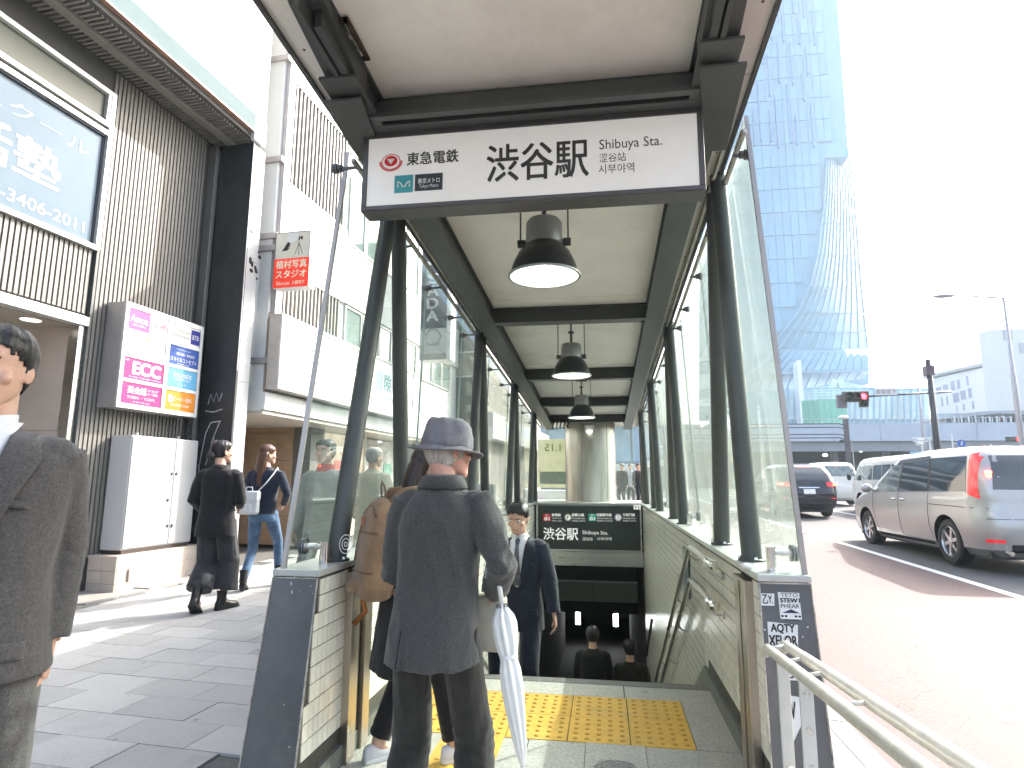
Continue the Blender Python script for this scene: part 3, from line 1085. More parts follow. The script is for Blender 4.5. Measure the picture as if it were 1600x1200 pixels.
put('lettering', '시부야역', 963, 263, 56, 15)
put('lettering', '東急電鉄', 676, 246, 80, 20, bold=.025)
REDM = mat('emblem_red', (0.72, 0.035, 0.04), 0.4, var=0.05)
TEAL = mat('emblem_teal', (0.06, 0.36, 0.40), 0.4, var=0.05)
INKP = mat('plate_dark', (0.035, 0.045, 0.055), 0.4, var=0.05)
WH = mat('print_white', (0.85, 0.85, 0.83), 0.5, var=0.02)
# round red emblem with a white down-pointing triangle and rings
c = on_sign(611, 252)
R_ = .033
em = MB()
em.prism([(R_ * .98 * math.cos(a * math.pi / 16), 0, R_ * .82 * math.sin(a * math.pi / 16)) for a in range(32)], (c.x, YS_ - .001, c.z), (c.x, YS_ - .0025, c.z))
for k, (ra, rb) in enumerate(((1.28, 1.36), (1.46, 1.54), (1.62, 1.68))):
    vs, fs = [], []
    for i in range(33):
        a = math.pi * (.98 + i / 32 * 1.04) if k else math.pi * 2 * i / 32
        vs += [(c.x + R_ * ra * math.cos(a), YS_ - .0012, c.z - .003 + R_ * ra * .85 * math.sin(a)), (c.x + R_ * (rb + .06) * math.cos(a), YS_ - .0012, c.z - .003 + R_ * (rb + .06) * .85 * math.sin(a))]
    fs = [(2 * i, 2 * i + 1, 2 * i + 3, 2 * i + 2) for i in range(32)]
    em.add(vs, fs)
em.build('round_emblem', REDM, sg)
MB().prism([(-.019, 0, .010), (.019, 0, .010), (.0, 0, -.017)], (c.x, YS_ - .003, c.z), (c.x, YS_ - .004, c.z)).build('emblem_triangle', WH, sg)
def plate(x0, y0, x1, y1, m, nm, ext=.002, plane=None, parent=None):
    pl = YS_ if plane is None else plane
    a, b_ = P(x0, y1, Y=pl), P(x1, y0, Y=pl)
    return MB().box(a.x, b_.x, pl - ext, pl, a.z, b_.z).build(nm, m, parent or sg)
plate(616, 273, 646, 302, TEAL, 'teal_plate')
plate(648, 270, 692, 299, INKP, 'dark_plate')
put('lettering', '東京メトロ', 670, 282, 34, 8, WH, .02, plane=YS_ - .0025)
put('lettering', 'Tokyo Metro', 670, 291, 30, 7, WH, .0, plane=YS_ - .0025)
c = on_sign(631, 288)
hm = MB()
for s_ in (-1, 1):
    hm.tube([(c.x + s_ * .028, YS_ - .003, c.z - .014), (c.x + s_ * .029, YS_ - .003, c.z + .014), (c.x + s_ * .018, YS_ - .003, c.z + .008), (c.x + s_ * .004, YS_ - .003, c.z - .012), (c.x - s_ * .008, YS_ - .003, c.z - .012), (c.x - s_ * .010, YS_ - .003, c.z - .002)], .0032, 6, sy=.3)
hm.build('looped_emblem', WH, sg)

# pendant lamps
LG = mat('lamp_housing_grey', (0.30, 0.31, 0.30), 0.4, 0.3, var=0.08)
LSH = mat('lamp_shade_black', (0.025, 0.026, 0.026), 0.35, var=0.1)
LIN = mat('lamp_shade_inner', (0.42, 0.45, 0.40), 0.3, var=0.03, emis=0.10, ecol=(0.95, 1.0, 0.86))
LBULB = mat('lamp_glow', (1, 1, 1), 0.4, emis=1.5, ecol=(0.97, 1.0, 0.92))
def lamp(x, y, zb, label, r=.19, small=False):
    t = thing('pendant_lamp', label, 'lamp', (x, y, zb), 0, 'pendant lamps along the canopy')
    k = r / .19
    MB().lathe([(.19 * k, 0), (.186 * k, .012), (.168 * k, .07), (.14 * k, .13), (.10 * k, .175), (.072 * k, .19), (0, .19)], n=40).build('shade', LSH, t, smooth=True, auto=40)
    MB().lathe([(.184 * k, .002), (.164 * k, .068), (.136 * k, .126), (.097 * k, .168), (.06 * k, .176), (0, .176)][::-1], n=40).build('reflector', LIN, t, smooth=True, auto=60)
    MB().lathe([(.196 * k, -.004), (.196 * k, .006), (.186 * k, .006), (.184 * k, -.004), (.196 * k, -.004)], n=40).build('rim', LG, t, smooth=True, auto=30)
    MB().ell((0, 0, .10), (.055 * k, .055 * k, .06 * k), 16, 10).build('bulb', LBULB, t, smooth=True)
    hs_ = MB().lathe([(.098 * k, .178), (.100 * k, .19), (.098 * k, .30), (.085 * k, .318), (0, .32)], n=32).build('housing', LG, t, smooth=True, auto=40)
    MB().lathe([(.012, .32), (.012, .42), (.03, .43), (.03, .445)], n=10).build('stem', DGREY, t)
    top = roofz(y) - zb
    for s_ in (-1, 1):
        MB().box(s_ * .13 - .004, s_ * .13 + .004, -.006, .006, .18, top).build('suspension_rod', DGREY, t)
        MB().lathe([(0, -.02), (.022, -.02), (.022, .02), (0, .02)], (s_ * .125, 0, .19), 12, axis='X').build('pivot_knob', DGREY, t, smooth=True, auto=30)
    MB().beam((-.13, 0, .19), (.13, 0, .19), .02, .028).build('yoke', LG, t)
    MB().cyl((0, 0, .44), (0, 0, top), .008, 8).build('cable', BLACK, t)
    MB().box(-.08, .08, -.03, .03, top - .02, top - .001).build('ceiling_plate', DGREY, t)
    ld = bpy.data.lights.new('lamp_light', 'POINT')
    ld.energy = 1.2
    ld.color = (0.97, 1.0, 0.9)
    ld.shadow_soft_size = .06
    lo = bpy.data.objects.new('lamp_light', ld)
    COL.objects.link(lo)
    lo.parent = t
    lo.location = (0, 0, .03)
lamp(-.30, 3.16, 2.44, 'nearest and largest pendant lamp, just below the station name sign')
lamp(-.30, 5.94, 2.37, 'middle pendant lamp of the three under the canopy')
lamp(-.30, 8.67, 2.235, 'farthest small pendant lamp in front of the round pillar')
dl = thing('spot_fitting', 'tiny pale light fitting on the pillar top, below the farthest pendant lamp', 'light', (-.27, 11.85, 2.30))
MB().box(-.09, .09, -.03, .06, .0, .12).build('housing', WHITE, dl, bevel=.01)
MB().cyl((0, -.01, -.03), (0, -.01, 0), .05, 16).build('lens', LBULB, dl)
# dangling cable ends at the roof end
ce = thing('cable_tangle', 'small dark tangle of cables hanging from the roof end left of the pillar', 'cables', (-.95, 11.6, 2.46))
for k in range(5):
    x = k * .07
    MB().tube([(x, 0, .06), (x + .015, 0, -.03), (x - .01, 0, -.09 - rng.random() * .05), (x + .02, 0, -.12)], .014, 6).build('cable', BLACK, ce, smooth=True)

# inner dark name board
ins = thing('stair_sign', 'dark green-black station name board at the head of the stairwell', 'sign', (0, 0, 0))
IY = 11.44
BOARD = mat('board_dark_green', (0.028, 0.036, 0.032), 0.35, var=0.1, scale=3)
MB().box(XL + .02, XR - .02, IY, IY + .08, .09, .93).build('frame', STEEL, ins, bevel=.004)
MB().box(XL + .06, XR - .045, IY - .006, IY + .01, .125, .905).build('board', BOARD, ins)
IP = IY - .007
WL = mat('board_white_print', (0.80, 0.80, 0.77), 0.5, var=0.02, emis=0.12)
kw = dict(plane=IP, parent=ins)
put('lettering', '渋谷駅', 876, 834, 54, 19, WL, .02, **kw)
put('lettering', 'Shibuya Sta.', 930, 833, 40, 7.5, WL, **kw)
put('lettering', '涩谷站', 918, 842, 16, 5, WL, **kw)
put('lettering', '시부야역', 944, 842, 23, 5, WL, **kw)
for x, s1, m_, rnd_ in ((854.5, '01', REDM, False), (887.5, '', mat('line_brown', (0.50, 0.40, 0.25), 0.5), True), (925.5, '01', mat('line_green', (0.03, 0.42, 0.33), 0.5), False), (966, '', mat('line_violet', (0.42, 0.38, 0.55), 0.5), True)):
    if rnd_:
        cc = P(x, 808.5, Y=IP)
        MB().lathe([(.066, 0), (.066, .003), (0, .003)], (0, 0, 0), 20).xf(Matrix.Translation((cc.x, IP, cc.z)) @ Matrix.Rotation(math.pi / 2, 4, 'X')).build('line_mark', m_, ins)
        MB().lathe([(.044, .003), (.044, .005), (0, .005)], (0, 0, 0), 20).xf(Matrix.Translation((cc.x, IP, cc.z)) @ Matrix.Rotation(math.pi / 2, 4, 'X')).build('mark_disc', WL, ins)
        put('lettering', 'Z' if x > 950 else 'F', x, 808.5, 3.4, 4.6, INK, .02, plane=IP - .006, parent=ins)
    else:
        plate(x - 6, 803, x + 6, 814, m_, 'line_mark', .003, **kw)
        put('lettering', 'TY' if x < 900 else 'DT', x, 805.5, 4, 3, WL, .0, plane=IP - .004, parent=ins)
        put('lettering', s1, x, 810.5, 7.5, 5, WL, .03, plane=IP - .004, parent=ins)
for x, s1, s2, w in ((869, '東横線', 'Toyoko Line', 14), (903, '副都心線', 'Fukutoshin Line', 19), (944, '田園都市線', 'Den-en-toshi Line', 23), (982.5, '半蔵門線', 'Hanzomon Line', 19)):
    put('lettering', s1, x, 804.5, w, 4.6, WL, .02, **kw)
    put('lettering', s2, x + 1, 809.8, w + 1, 2.4, WL, **kw)
    put('lettering', '东京线 노선안내', x + 1, 813.8, w + 1, 2.4, WL, **kw)
plate(990, 789, 1001, 796, WL, 'number_plate', .003, **kw)
put('lettering', '11', 995.5, 792.5, 5, 4.5, INK, .02, plane=IP - .004, parent=ins)

# stickers on the right end plate
stk = thing('wall_stickers', 'black and white stickers pasted on the dark steel end plate of the right wall', 'stickers')
SPL = mat('sticker_paper', (0.70, 0.70, 0.70), 0.6, var=0.06, scale=20)
BINK = mat('sticker_ink', (0.012, 0.012, 0.014), 0.5)
def ypl(z):
    return wall_end(1, z) - .0015
def sticker(quad, words, label=None):
    """quad: four survey pixels; words: (string, cx, cy, w, h, bold)"""
    pts = []
    for x, y in quad:
        p = P(x, y, Y=2.90)
        p = P(x, y, Y=ypl(p.z))
        pts.append(p)
    m_ = MB()
    m_.add(pts + [q + Vector((0, -.0006, 0)) for q in pts], [(4, 5, 6, 7), (3, 2, 1, 0)])
    m_.build('sticker', SPL, stk)
    for (s_, cx, cy, w, h, bo) in words:
        z_ = P(cx, cy, Y=2.90).z
        yy = ypl(z_) - .0012
        put('lettering', s_, cx, cy, w, h, BINK, bo, plane=yy, parent=stk)
sticker([(1189, 946), (1210, 946.5), (1210, 927.5), (1188, 927)], [('乙Y.', 1199.5, 936, 16, 14, .03)])
sticker([(1219.5, 967), (1253, 968), (1248.5, 926.5), (1215, 925)], [('TETO', 1233, 929.5, 27, 6, .0), ('STEW1', 1234, 938, 30, 6.5, .05), ('PHEAR', 1234.5, 947, 29, 6.5, .0), ('" "', 1236, 963, 30, 3, .02)])
sticker([(1201, 1006), (1247, 1013), (1246.5, 976.5), (1199, 971)], [('AQTY', 1223, 982.5, 37, 15, .04), ('XELOR', 1223.5, 1001, 44, 16, .04)])
sticker([(1226, 1062), (1252, 1064), (1251, 1048), (1224, 1046)], [('OY', 1240, 1054, 20, 12, .04)])
sticker([(1228, 1185), (1258, 1120), (1252, 1090), (1226, 1085)], [('W', 1236, 1110, 14, 26, .04)])
m_ = MB()
cc = P(1236, 960, Y=2.902)
m_.prism([(-.042, 0, .004), (.0, 0, .022), (.042, 0, .004), (.030, 0, .004), (.030, 0, -.024), (-.028, 0, -.024), (-.028, 0, .004)], (cc.x, -.0035 + ypl(.85), cc.z), (cc.x, -.0028 + ypl(.85), cc.z))
m_.build('house_mark', mat('sticker_navy', (0.02, 0.02, 0.07), 0.5), stk)
for k in range(3):
    MB().box(cc.x - .016, cc.x + .018, ypl(.85) - .0042, ypl(.85) - .0036, cc.z - .004 - k * .007, cc.z - .001 - k * .007).build('print_bar', SPL, stk)
# screws on the plate
for x, y in ((1195, 984), (1262, 980), (1254, 995), (1258, 1145)):
    p = P(x, y, Y=2.895)
    MB().ell((p.x, ypl(p.z), p.z), (.004, .003, .004), 8, 6).build('screw', STEEL, ent)
# round sticker low on the left column
p = P(541, 850, Y=2.93)
ms = MB()
for rr in (.030, .018, .007):
    ms.tube([(rr * math.cos(a * math.pi / 8), 0, rr * 1.5 * math.sin(a * math.pi / 8)) for a in range(17)], .0022, 5, caps=False)
o = ms.build('column_sticker', SPL, None, loc=(p.x - .0, p.y - .006, p.z), rz=.5)
tag(o, 'round black and white sticker low on the front left column', 'sticker')
# crumpled white tissue on the cap by the near right column
o = MB().ell((0, 0, 0), (.026, .02, .014), 14, 10).build('tissue', mat('tissue_paper', (0.78, 0.77, 0.75), 0.9, bump=.5, bscale=60), None, smooth=True)
for v in o.data.vertices:
    v.co *= 1 + .45 * mnoise.noise(v.co * 60)
pt = P(1168, 886, Z=WT + .008)
o.location = (pt.x, pt.y, WT + .012)
tag(o, 'crumpled white tissue lying on the right wall cap beside the near column', 'tissue')

# ---- guard fence at the lower right
PIPE = mat('galvanised_cream_pipe', (0.58, 0.57, 0.52), 0.38, 0.25, var=0.12, scale=12, dirt=0.4, dirtcol=(0.32, 0.31, 0.28), dscale=14, bump=0.05)
PLT = mat('pale_post_plate', (0.52, 0.52, 0.49), 0.45, 0.1, var=0.08, scale=6, dirt=0.2, dirtcol=(0.35, 0.34, 0.3), dscale=8)
gf = thing('guard_fence', 'pale double-rail pipe guard fence running towards the viewer from the right wall end', 'fence')
def rail(x0, x1, y0, y1, z0, z1, nm='rail', r=.019):
    return MB().tube([(x0, y0, z0), (x1, y1, z1)], r, 14).build(nm, PIPE, gf, smooth=True, auto=40)
ra0, ra1 = Vector((.632, 2.72, .69)), Vector((.548, 1.15, .855))
rb0, rb1 = Vector((.708, 2.74, .70)), Vector((.628, 1.12, .865))
for a, b_ in ((ra0, ra1), (rb0, rb1)):
    d = (b_ - a).normalized()
    mid = a + (b_ - a) * .17
    m_ = MB().tube([a - d * .012 + Vector((0, .02, -.03)), a - d * .004 + Vector((0, .006, -.006)), a + d * .02, mid], .0185, 14)
    m_.build('rail_bend', PIPE, gf, smooth=True, auto=60)
    MB().cyl(mid, mid + d * .006, .0165, 14).build('joint', BLACK, gf)
    MB().tube([mid + d * .006, b_], .0195, 14).build('rail', PIPE, gf, smooth=True, auto=40)
for f_ in (.03, .20, .36, .6):
    MB().cyl(ra0.lerp(ra1, f_), rb0.lerp(rb1, f_), .006 if f_ > .1 else .012, 8).build('spacer', PIPE, gf, smooth=True)
# flat posts bolted together
for (x0, x1, yy, zt_) in ((.655, .700, 2.66, .66), (.715, .765, 2.60, .62)):
    po = MB().box(x0, x1, yy, yy + .012, -.02, zt_).build('post_plate', PLT, gf, bevel=.003)
    for zb in (.56, .43, .30, .15):
        if x0 > .7:
            MB().lathe([(0, -.006), (.005, -.006), (.006, -.004), (.0115, -.003), (.012, 0)], ((x0 + x1) / 2, yy, zb), 14, axis='Y').build('bolt', STEEL, po, smooth=True, auto=30)
MB().tube([(.675, 2.64, .27), (.675, 2.55, .26), (.56, 1.15, .37)], .017, 12).build('lower_rail', PIPE, gf, smooth=True)
MB().tube([(.56, 1.15, -.02), (.555, 1.15, .85)], .02, 12).build('post', PIPE, gf, smooth=True)

# ================================================================== LEFT STREET FRONT  (street frame: u across, v along)
def PB(x, y, u=None, v=None, Z=None):
    d = r2 * ((x - 800) / F_PX) - u2 * ((y - 600) / F_PX) + fw
    db = Vector((d.x * CB - d.y * SB, d.x * SB + d.y * CB, d.z))
    c = Vector((0, 0, CAMP.z))
    t = u / db.x if u is not None else (v / db.y if v is not None else (Z - c.z) / db.z)
    return c + db * t

def bthing(name, label, cat, group=None):
    return thing(name, label, cat, (0, 0, 0), -PHI, group)

LOUV = mat('louvre_aluminium', (0.175, 0.166, 0.150), 0.55, 0.0, var=0.06, scale=3, dirt=0.2, dirtcol=(0.3, 0.27, 0.22), dscale=2)
LGAP = mat('louvre_back', (0.075, 0.073, 0.068), 0.8, var=0.1)
ALU = mat('window_aluminium', (0.60, 0.60, 0.58), 0.35, 0.4, var=0.06)
WPAN = mat('white_wall_panel', (0.66, 0.665, 0.65), 0.45, var=0.03, scale=2, dirt=0.12, dirtcol=(0.5, 0.5, 0.47), dscale=1.5)
PINKT = mat('pale_pink_tile', (0.50, 0.43, 0.38), 0.4, var=0.08, scale=14, rnd=0.05, dirt=0.2, dirtcol=(0.3, 0.25, 0.2), dscale=5)
TANS = mat('tan_stone', (0.40, 0.28, 0.185), 0.5, var=0.16, scale=5, rnd=0.05, bump=0.1, dirt=0.2, dirtcol=(0.3, 0.2, 0.12), dscale=4)
BPAINT = mat('dark_painted_pier', (0.022, 0.025, 0.027), 0.5, var=0.3, scale=4, bump=0.2, bscale=40, dirt=0.2, dirtcol=(0.05, 0.05, 0.05))
SPECK = mat('pale_speckled_stone', (0.50, 0.51, 0.50), 0.6, var=0.25, scale=70, bump=0.2, dirt=0.3, dirtcol=(0.3, 0.3, 0.3), dscale=3)
RECST = mat('recess_steel', (0.56, 0.49, 0.45), 0.4, 0.25, var=0.12, scale=.5, stretch=(1, 1, 2))

b1 = bthing('corner_building', 'louvred grey building with a big tinted window, white overhanging fascia and recessed steel doorway', 'building')
FU = -6.50
MB().box(-9.5, FU - .02, 5.74, 7.9, 0, 12).box(-9.5, FU - .02, -4, 5.74, 3.2, 12).build('wall', LGAP, b1)
rib = MB().box(-.0, .024, -.020, .020, 0, 1)
ribm = rib.mesh('louvre', LOUV)
n = 0
v = 5.80
while v < 7.42:
    inst('louvre', ribm, b1, (FU - .02, v, .44), scale=(1, 1, 6.02)); n += 1
    v += .0615
v = 2.2
while v < 5.76:
    inst('louvre', ribm, b1, (FU - .02, v, 3.28), scale=(1, 1, .82)); n += 1
    v += .0615
# big window
VW0, VW1, ZW0, ZW1 = 0.6, 5.72, 4.13, 5.55
fr = MB()
fu = -6.44
for (a, b_, c_, d_) in ((VW0, VW1, ZW0 - .06, ZW0), (VW0, VW1, ZW1, ZW1 + .06), (VW0, VW1, ZW1 + .11, ZW1 + .17), (VW0, VW1, 6.08, 6.14)):
    fr.box(FU - .02, fu, a, b_, c_, d_)
fr.box(FU - .02, fu, VW1 - .002, VW1 + .06, ZW0 - .06, 6.14)
fr.box(FU - .02, fu - .01, VW1 - .05, VW1 - .003, ZW1 + .17, 6.08)
wf = fr.build('window_frame', ALU, b1, bevel=.004)
WSKY = mat('sky_reflection_pane', (0.135, 0.18, 0.22), 0.12, var=0.10, scale=0.6, spec=0.06)  # reflection of the bright sky is put into the pane colour as blue
MB().box(FU - .02, FU + .0, VW0, VW1 - .03, ZW0, ZW1).build('window_pane', WSKY, wf)
MB().box(FU - .02, FU + .015, VW1 - .03, VW1 - .003, ZW0, ZW1).box(FU - .02, FU + .03, VW0, VW1 - .003, ZW1 - .022, ZW1).build('gasket', mat('window_gasket', (0.02, 0.02, 0.035), 0.5), wf)
MB().box(FU - .02, FU + .0, VW0, VW1 - .05, ZW1 + .17, 6.08).build('upper_pane', mat('grey_green_pane', (0.09, 0.10, 0.08), 0.4, var=0.1, scale=1, spec=.3), wf)
MB().box(FU - .02, FU + .02, VW0, VW1 - .003, ZW1 + .06, ZW1 + .11).build('blind_strip', LGAP, wf)
WPR = mat('window_lettering', (0.33, 0.36, 0.375), 0.8, var=0.02)
def puts(s, x, y, w, h, u, m, bold=0.0, parent=None, name='lettering'):
    """lettering on a plane u = const facing the street, centred on a survey pixel"""
    c = PB(x, y, u=u)
    a, b_ = PB(x - w / 2, y, u=u), PB(x + w / 2, y, u=u)
    h_ = PB(x, y - h / 2, u=u).z - PB(x, y + h / 2, u=u).z
    return text(name, s, parent, m, (u, c.y, c.z), (0, 1, 0), (0, 0, 1), h_, b_.y - a.y, bold, ext=.001)
p = PB(80, 335, u=FU)
text('lettering', '03-3406-2011', wf, WPR, (FU + .002, 4.99, ZW0 + .17), (0, 1, 0), (0, 0, 1), .135, 1.2, .015)
text('lettering', '英会話塾', wf, WPR, (FU + .002, 4.12, ZW0 + .66), (0, 1, 0), (0, 0, 1), .46, 2.2, .03)
text('lettering', 'スクール', wf, mat('window_faint_lettering', (0.215, 0.26, 0.30), 0.8), (FU + .002, 4.9, ZW0 + 1.12), (0, 1, 0), (0, 0, 1), .16, 1.3, .01)
# overhang: soffit slats, inner beam, fascia
sl = MB().box(-.30, .30, -.014, .014, 0, .03)
slm = sl.mesh('soffit_slat', LOUV)
MB().box(FU, -5.80, -4, 7.72, 6.50, 6.8).build('soffit_back', LGAP, b1)
v = 1.4
while v < 7.66:
    inst('soffit_slat', slm, b1, (-5.99, v, 6.47), scale=(.42, 1, 1))
    inst('soffit_slat', slm, b1, (-6.36, v, 6.47), scale=(.40, 1, 1))
    v += .0615
MB().box(-6.24, -6.12, -4, 7.74, 6.43, 6.499).build('soffit_beam', LOUV, b1, bevel=.004)
for k, (a, b_) in enumerate(((-4, 1.2), (1.2, 3.6), (3.6, 6.0), (6.0, 7.76))):
    MB().box(-5.80, -5.74, a + .003, b_ - .003, 6.86, 9.6).build('fascia_panel', mat('gloss_white_fascia', (0.60, 0.62, 0.62), 0.7, var=0.02, scale=1, spec=.15), b1)
MB().box(-5.80, -5.735, -4, 7.50, 6.60, 6.855).build('fascia_band', mat('pale_teal_band', (0.125, 0.17, 0.175), 0.75, var=0.04, spec=.1), b1)
MB().box(-5.80, -5.735, 7.505, 7.78, 6.46, 6.855).build('fascia_end', MATS['gloss_white_fascia'], b1)
MB().box(-5.82, -5.73, -4, 7.50, 6.575, 6.598).build('fascia_edge', mat('brown_edge', (0.30, 0.17, 0.12), 0.5), b1)
MB().box(-6.5, -5.80, 7.74, 7.78, 6.46, 9.6).build('end_wall', WPAN, b1)
# doorway recess
rc = MB()
rc.box(-9.5, -8.6, -4, 5.74, 0, 3.2)
rc.build('recess_back', mat('recess_back_panel', (0.20, 0.18, 0.15), 0.4, 0.2, var=0.1, scale=.6), b1)
for (a, b_) in ((-8.59, -7.42), (-7.41, -6.66)):
    for z0, z1 in ((.04, .42), (.425, 1.9), (1.905, 3.12)):
        MB().box(a, b_, 5.70, 5.739, z0, z1).build('recess_panel', RECST, b1)
MB().box(-6.64, -6.50, 5.68, 5.76, 0.03, 3.18).build('door_jamb', STEEL, b1, bevel=.004)
MB().box(-6.56, -6.46, 5.761, 5.795, 0.03, 6.1).build('corner_trim', DGREY, b1)
MB().box(-8.6, -6.58, -4, 5.70, 3.12, 3.19).build('recess_ceiling', mat('recess_ceiling_paint', (0.36, 0.32, 0.27), 0.5, var=0.05), b1)
MB().box(-6.58, -6.45, -4, 5.76, 3.13, 3.24).build('lintel_trim', ALU, b1, bevel=.006)
q = PB(48, 500, Z=3.12)
MB().lathe([(.0, -.004), (.085, -.004), (.10, -.002), (.10, 0)], (q.x, q.y, 3.12), 24).build('downlight', mat('downlight_lens', (0.9, 0.88, 0.8), 0.3, emis=.5, ecol=(1, .95, .85)), b1)
# red reflection in the recess steel, painted on the far wall as a band
MB().box(-8.2, -6.7, 5.694, 5.699, 1.28, 1.62).build('reflection_band', mat('red_reflection_paint', (0.45, 0.10, 0.09), 0.3), b1)
# tiled plinth
pl = MB().box(-6.5, -6.10, 6.14, 7.70, 0.0, .43).build('plinth', GROUT, b1)
th = .145
tm1 = MB().box(0, .012, -.0915, .0915, -.0705, .0705).mesh('plinth_tile', PINKT)
tm2 = MB().box(-.0985, .0985, -.012, 0, -.0705, .0705).mesh('plinth_tile', PINKT)
for r_ in range(3):
    for k in range(9):
        vv = 6.14 + .093 + k * .1865 - (.05 if r_ % 2 else 0)
        if vv > 7.70 or vv - .09 < 6.12:
            vv = max(vv, 6.235)
            if k and vv == 6.235: continue
        inst('plinth_tile', tm1, pl, (-6.10, vv, .072 + r_ * th))
    for k in range(2):
        inst('plinth_tile', tm2, pl, (-6.39 + k * .2, 6.14, .072 + r_ * th))
MB().box(-6.51, -6.085, 6.125, 7.72, .4325, .462).build('plinth_cap', PINKT, b1, bevel=.004)
# step slabs before the building
fs_ = sgroup('forecourt')
fs_.rotation_euler = (0, 0, -PHI)
for k in range(-6, 8):
    v0 = 1.0 + k * .9
    zz = gz(v0 + .45)
    MB().box(-6.9, -5.86, v0 + .003, v0 + .897, -.2, zz + .028).build('forecourt_slab', mat('forecourt_stone', (0.30, 0.29, 0.265), 0.6, var=0.12, scale=40, rnd=.05, dirt=.2, dirtcol=(.25, .23, .2)), fs_, bevel=.003)
    if v0 < 6.2:
        for j in range(2):
            MB().box(-5.855, -5.80, v0 + j * .45 + .003, v0 + j * .45 + .447, -.2, zz + .032).build('edge_stone', KERB, fs_, bevel=.003)
    MB().box(-9.4, -6.905, v0 + .003, v0 + .897, -.2, zz + .026).build('forecourt_slab', MATS['forecourt_stone'], fs_)
# pier
pr = bthing('street_pier', 'black painted pier with chalky graffiti and a sunlit pale stone side beside the louvred building', 'pier')
VP_ = 7.55
MB().box(-6.34, -5.775, VP_, VP_ + .04, 0, 6.43).build('painted_face', BPAINT, pr)
for k in range(7):
    MB().box(-6.34, -5.78, VP_ + .041, VP_ + .30, k * .92 + .002, min(k * .92 + .917, 6.42)).build('stone_block', SPECK, pr)
MB().box(-5.779, -5.765, VP_ + .0, VP_ + .012, 2.9, 6.42).build('worn_paint_edge', WPAN, pr)
MB().box(-6.50, -6.37, VP_ - .06, VP_ - .02, 0.02, 6.42).box(-6.365, -6.345, VP_ - .09, VP_ - .02, .02, 6.42).build('metal_channel', mat('grey_channel', (0.20, 0.205, 0.20), 0.4, 0.5, var=0.1), pr, bevel=.004)
GRAF = mat('chalk_graffiti', (0.42, 0.43, 0.43), 0.8, var=0.3, scale=30)
def graf(strokes, y, name='graffiti', r=.009, m=None):
    g = MB()
    for st in strokes:
        g.tube([(a, y, b_) for a, b_ in st], r, 5, sy=.12, upv=(0, 1, 0))
    g.build(name, m or GRAF, pr)
graf([[(-6.27, 1.5), (-6.20, 2.0), (-6.13, 2.15), (-5.97, 2.17)], [(-6.24, 2.32), (-6.10, 2.30), (-5.96, 2.34)], [(-6.16, 1.55), (-6.06, 1.95), (-5.99, 1.60), (-6.02, 1.40)],
      [(-5.98, 2.17), (-6.10, 1.86), (-6.0, 1.9)], [(-6.28, 1.55), (-6.22, 1.35)], [(-6.2, 2.42), (-6.17, 2.56), (-6.11, 2.45), (-6.08, 2.58), (-6.02, 2.45), (-5.98, 2.57)]], VP_ - .003)
gg = MB()
for k in range(11):
    zz = 1.35 + k * .11
    gg.tube([(-6.46 + rng.random() * .02, VP_ - .063, zz), (-6.40 - rng.random() * .02, VP_ - .063, zz + .04), (-6.46 + rng.random() * .04, VP_ - .063, zz + .07)], .008, 5, sy=.12)
gg.build('graffiti', GRAF, pr)
gg = MB()
for k in range(9):
    gg.ell((-5.778, VP_ + .10 + rng.random() * .25, 4.3 + rng.random() * .75), (.003, rng.uniform(.02, .05), rng.uniform(.02, .06)), 8, 6)
gg.build('paint_blot', BLACK, pr)
for (zz, s_, c_) in ((1.32, 'WZ', (0.5, 0.06, 0.08)), (1.20, 'OK', (0.15, 0.5, 0.1))):
    MB().box(-6.49, -6.38, VP_ - .066, VP_ - .062, zz - .04, zz + .05).build('small_sticker', mat('sticker_%s' % s_.lower(), c_, 0.5), pr)

# tenant board
tb = bthing('tenant_board', 'wall-mounted metal box of eight coloured tenant name panels on the louvred wall', 'sign')
TU, TV0, TV1, TZ0, TZ1 = -6.20, 6.0, 7.33, 2.20, 3.50
BOXM = mat('satin_box_metal', (0.42, 0.40, 0.40), 0.35, 0.5, var=0.08, scale=2)
MB().box(FU + .02, TU - .012, TV0, TV1, TZ0, TZ1).build('box', BOXM, tb, bevel=.006)
fm = MB()
cols = [(TV0 + .05, TV0 + .68), (TV0 + .74, TV1 - .05)]
rows = [(TZ1 - .06 - .30 * (k + 1) - .006 * k + .035, TZ1 - .06 - .30 * k - .006 * k) for k in range(4)]
va = [TV0, cols[0][0], cols[0][1], cols[1][0], cols[1][1], TV1]
for a, b_ in ((va[0], va[1]), (va[2], va[3]), (va[4], va[5])):
    fm.box(TU - .012, TU + .008, a, b_, TZ0, TZ1)
zs = [TZ1] + [z for r_ in rows for z in (r_[1], r_[0])] + [TZ0]
for i in range(0, len(zs), 2):
    for a, b_ in cols:
        fm.box(TU - .0119, TU + .0079, a, b_, zs[i + 1], zs[i])
fm.build('frame', mat('silver_sign_frame', (0.62, 0.61, 0.60), 0.35, 0.3, var=0.05), tb)
def pcol(n, c):
    return mat('panel_' + n, tuple(x * .62 for x in c), 0.5, var=0.03, spec=.25, emis=0.02)
PINK, WHT, BLU, SKYB, ORG = pcol('magenta', (0.75, 0.03, 0.20)), pcol('white', (0.75, 0.74, 0.72)), pcol('blue', (0.03, 0.10, 0.42)), pcol('sky', (0.14, 0.46, 0.75)), pcol('orange', (0.85, 0.30, 0.02))
NAVY = pcol('navy', (0.02, 0.03, 0.28))
ROSE = pcol('rose', (0.80, 0.10, 0.30))
GREYP = pcol('grey_print', (0.25, 0.25, 0.26))
PW_ = pcol('print_white', (0.85, 0.85, 0.85))
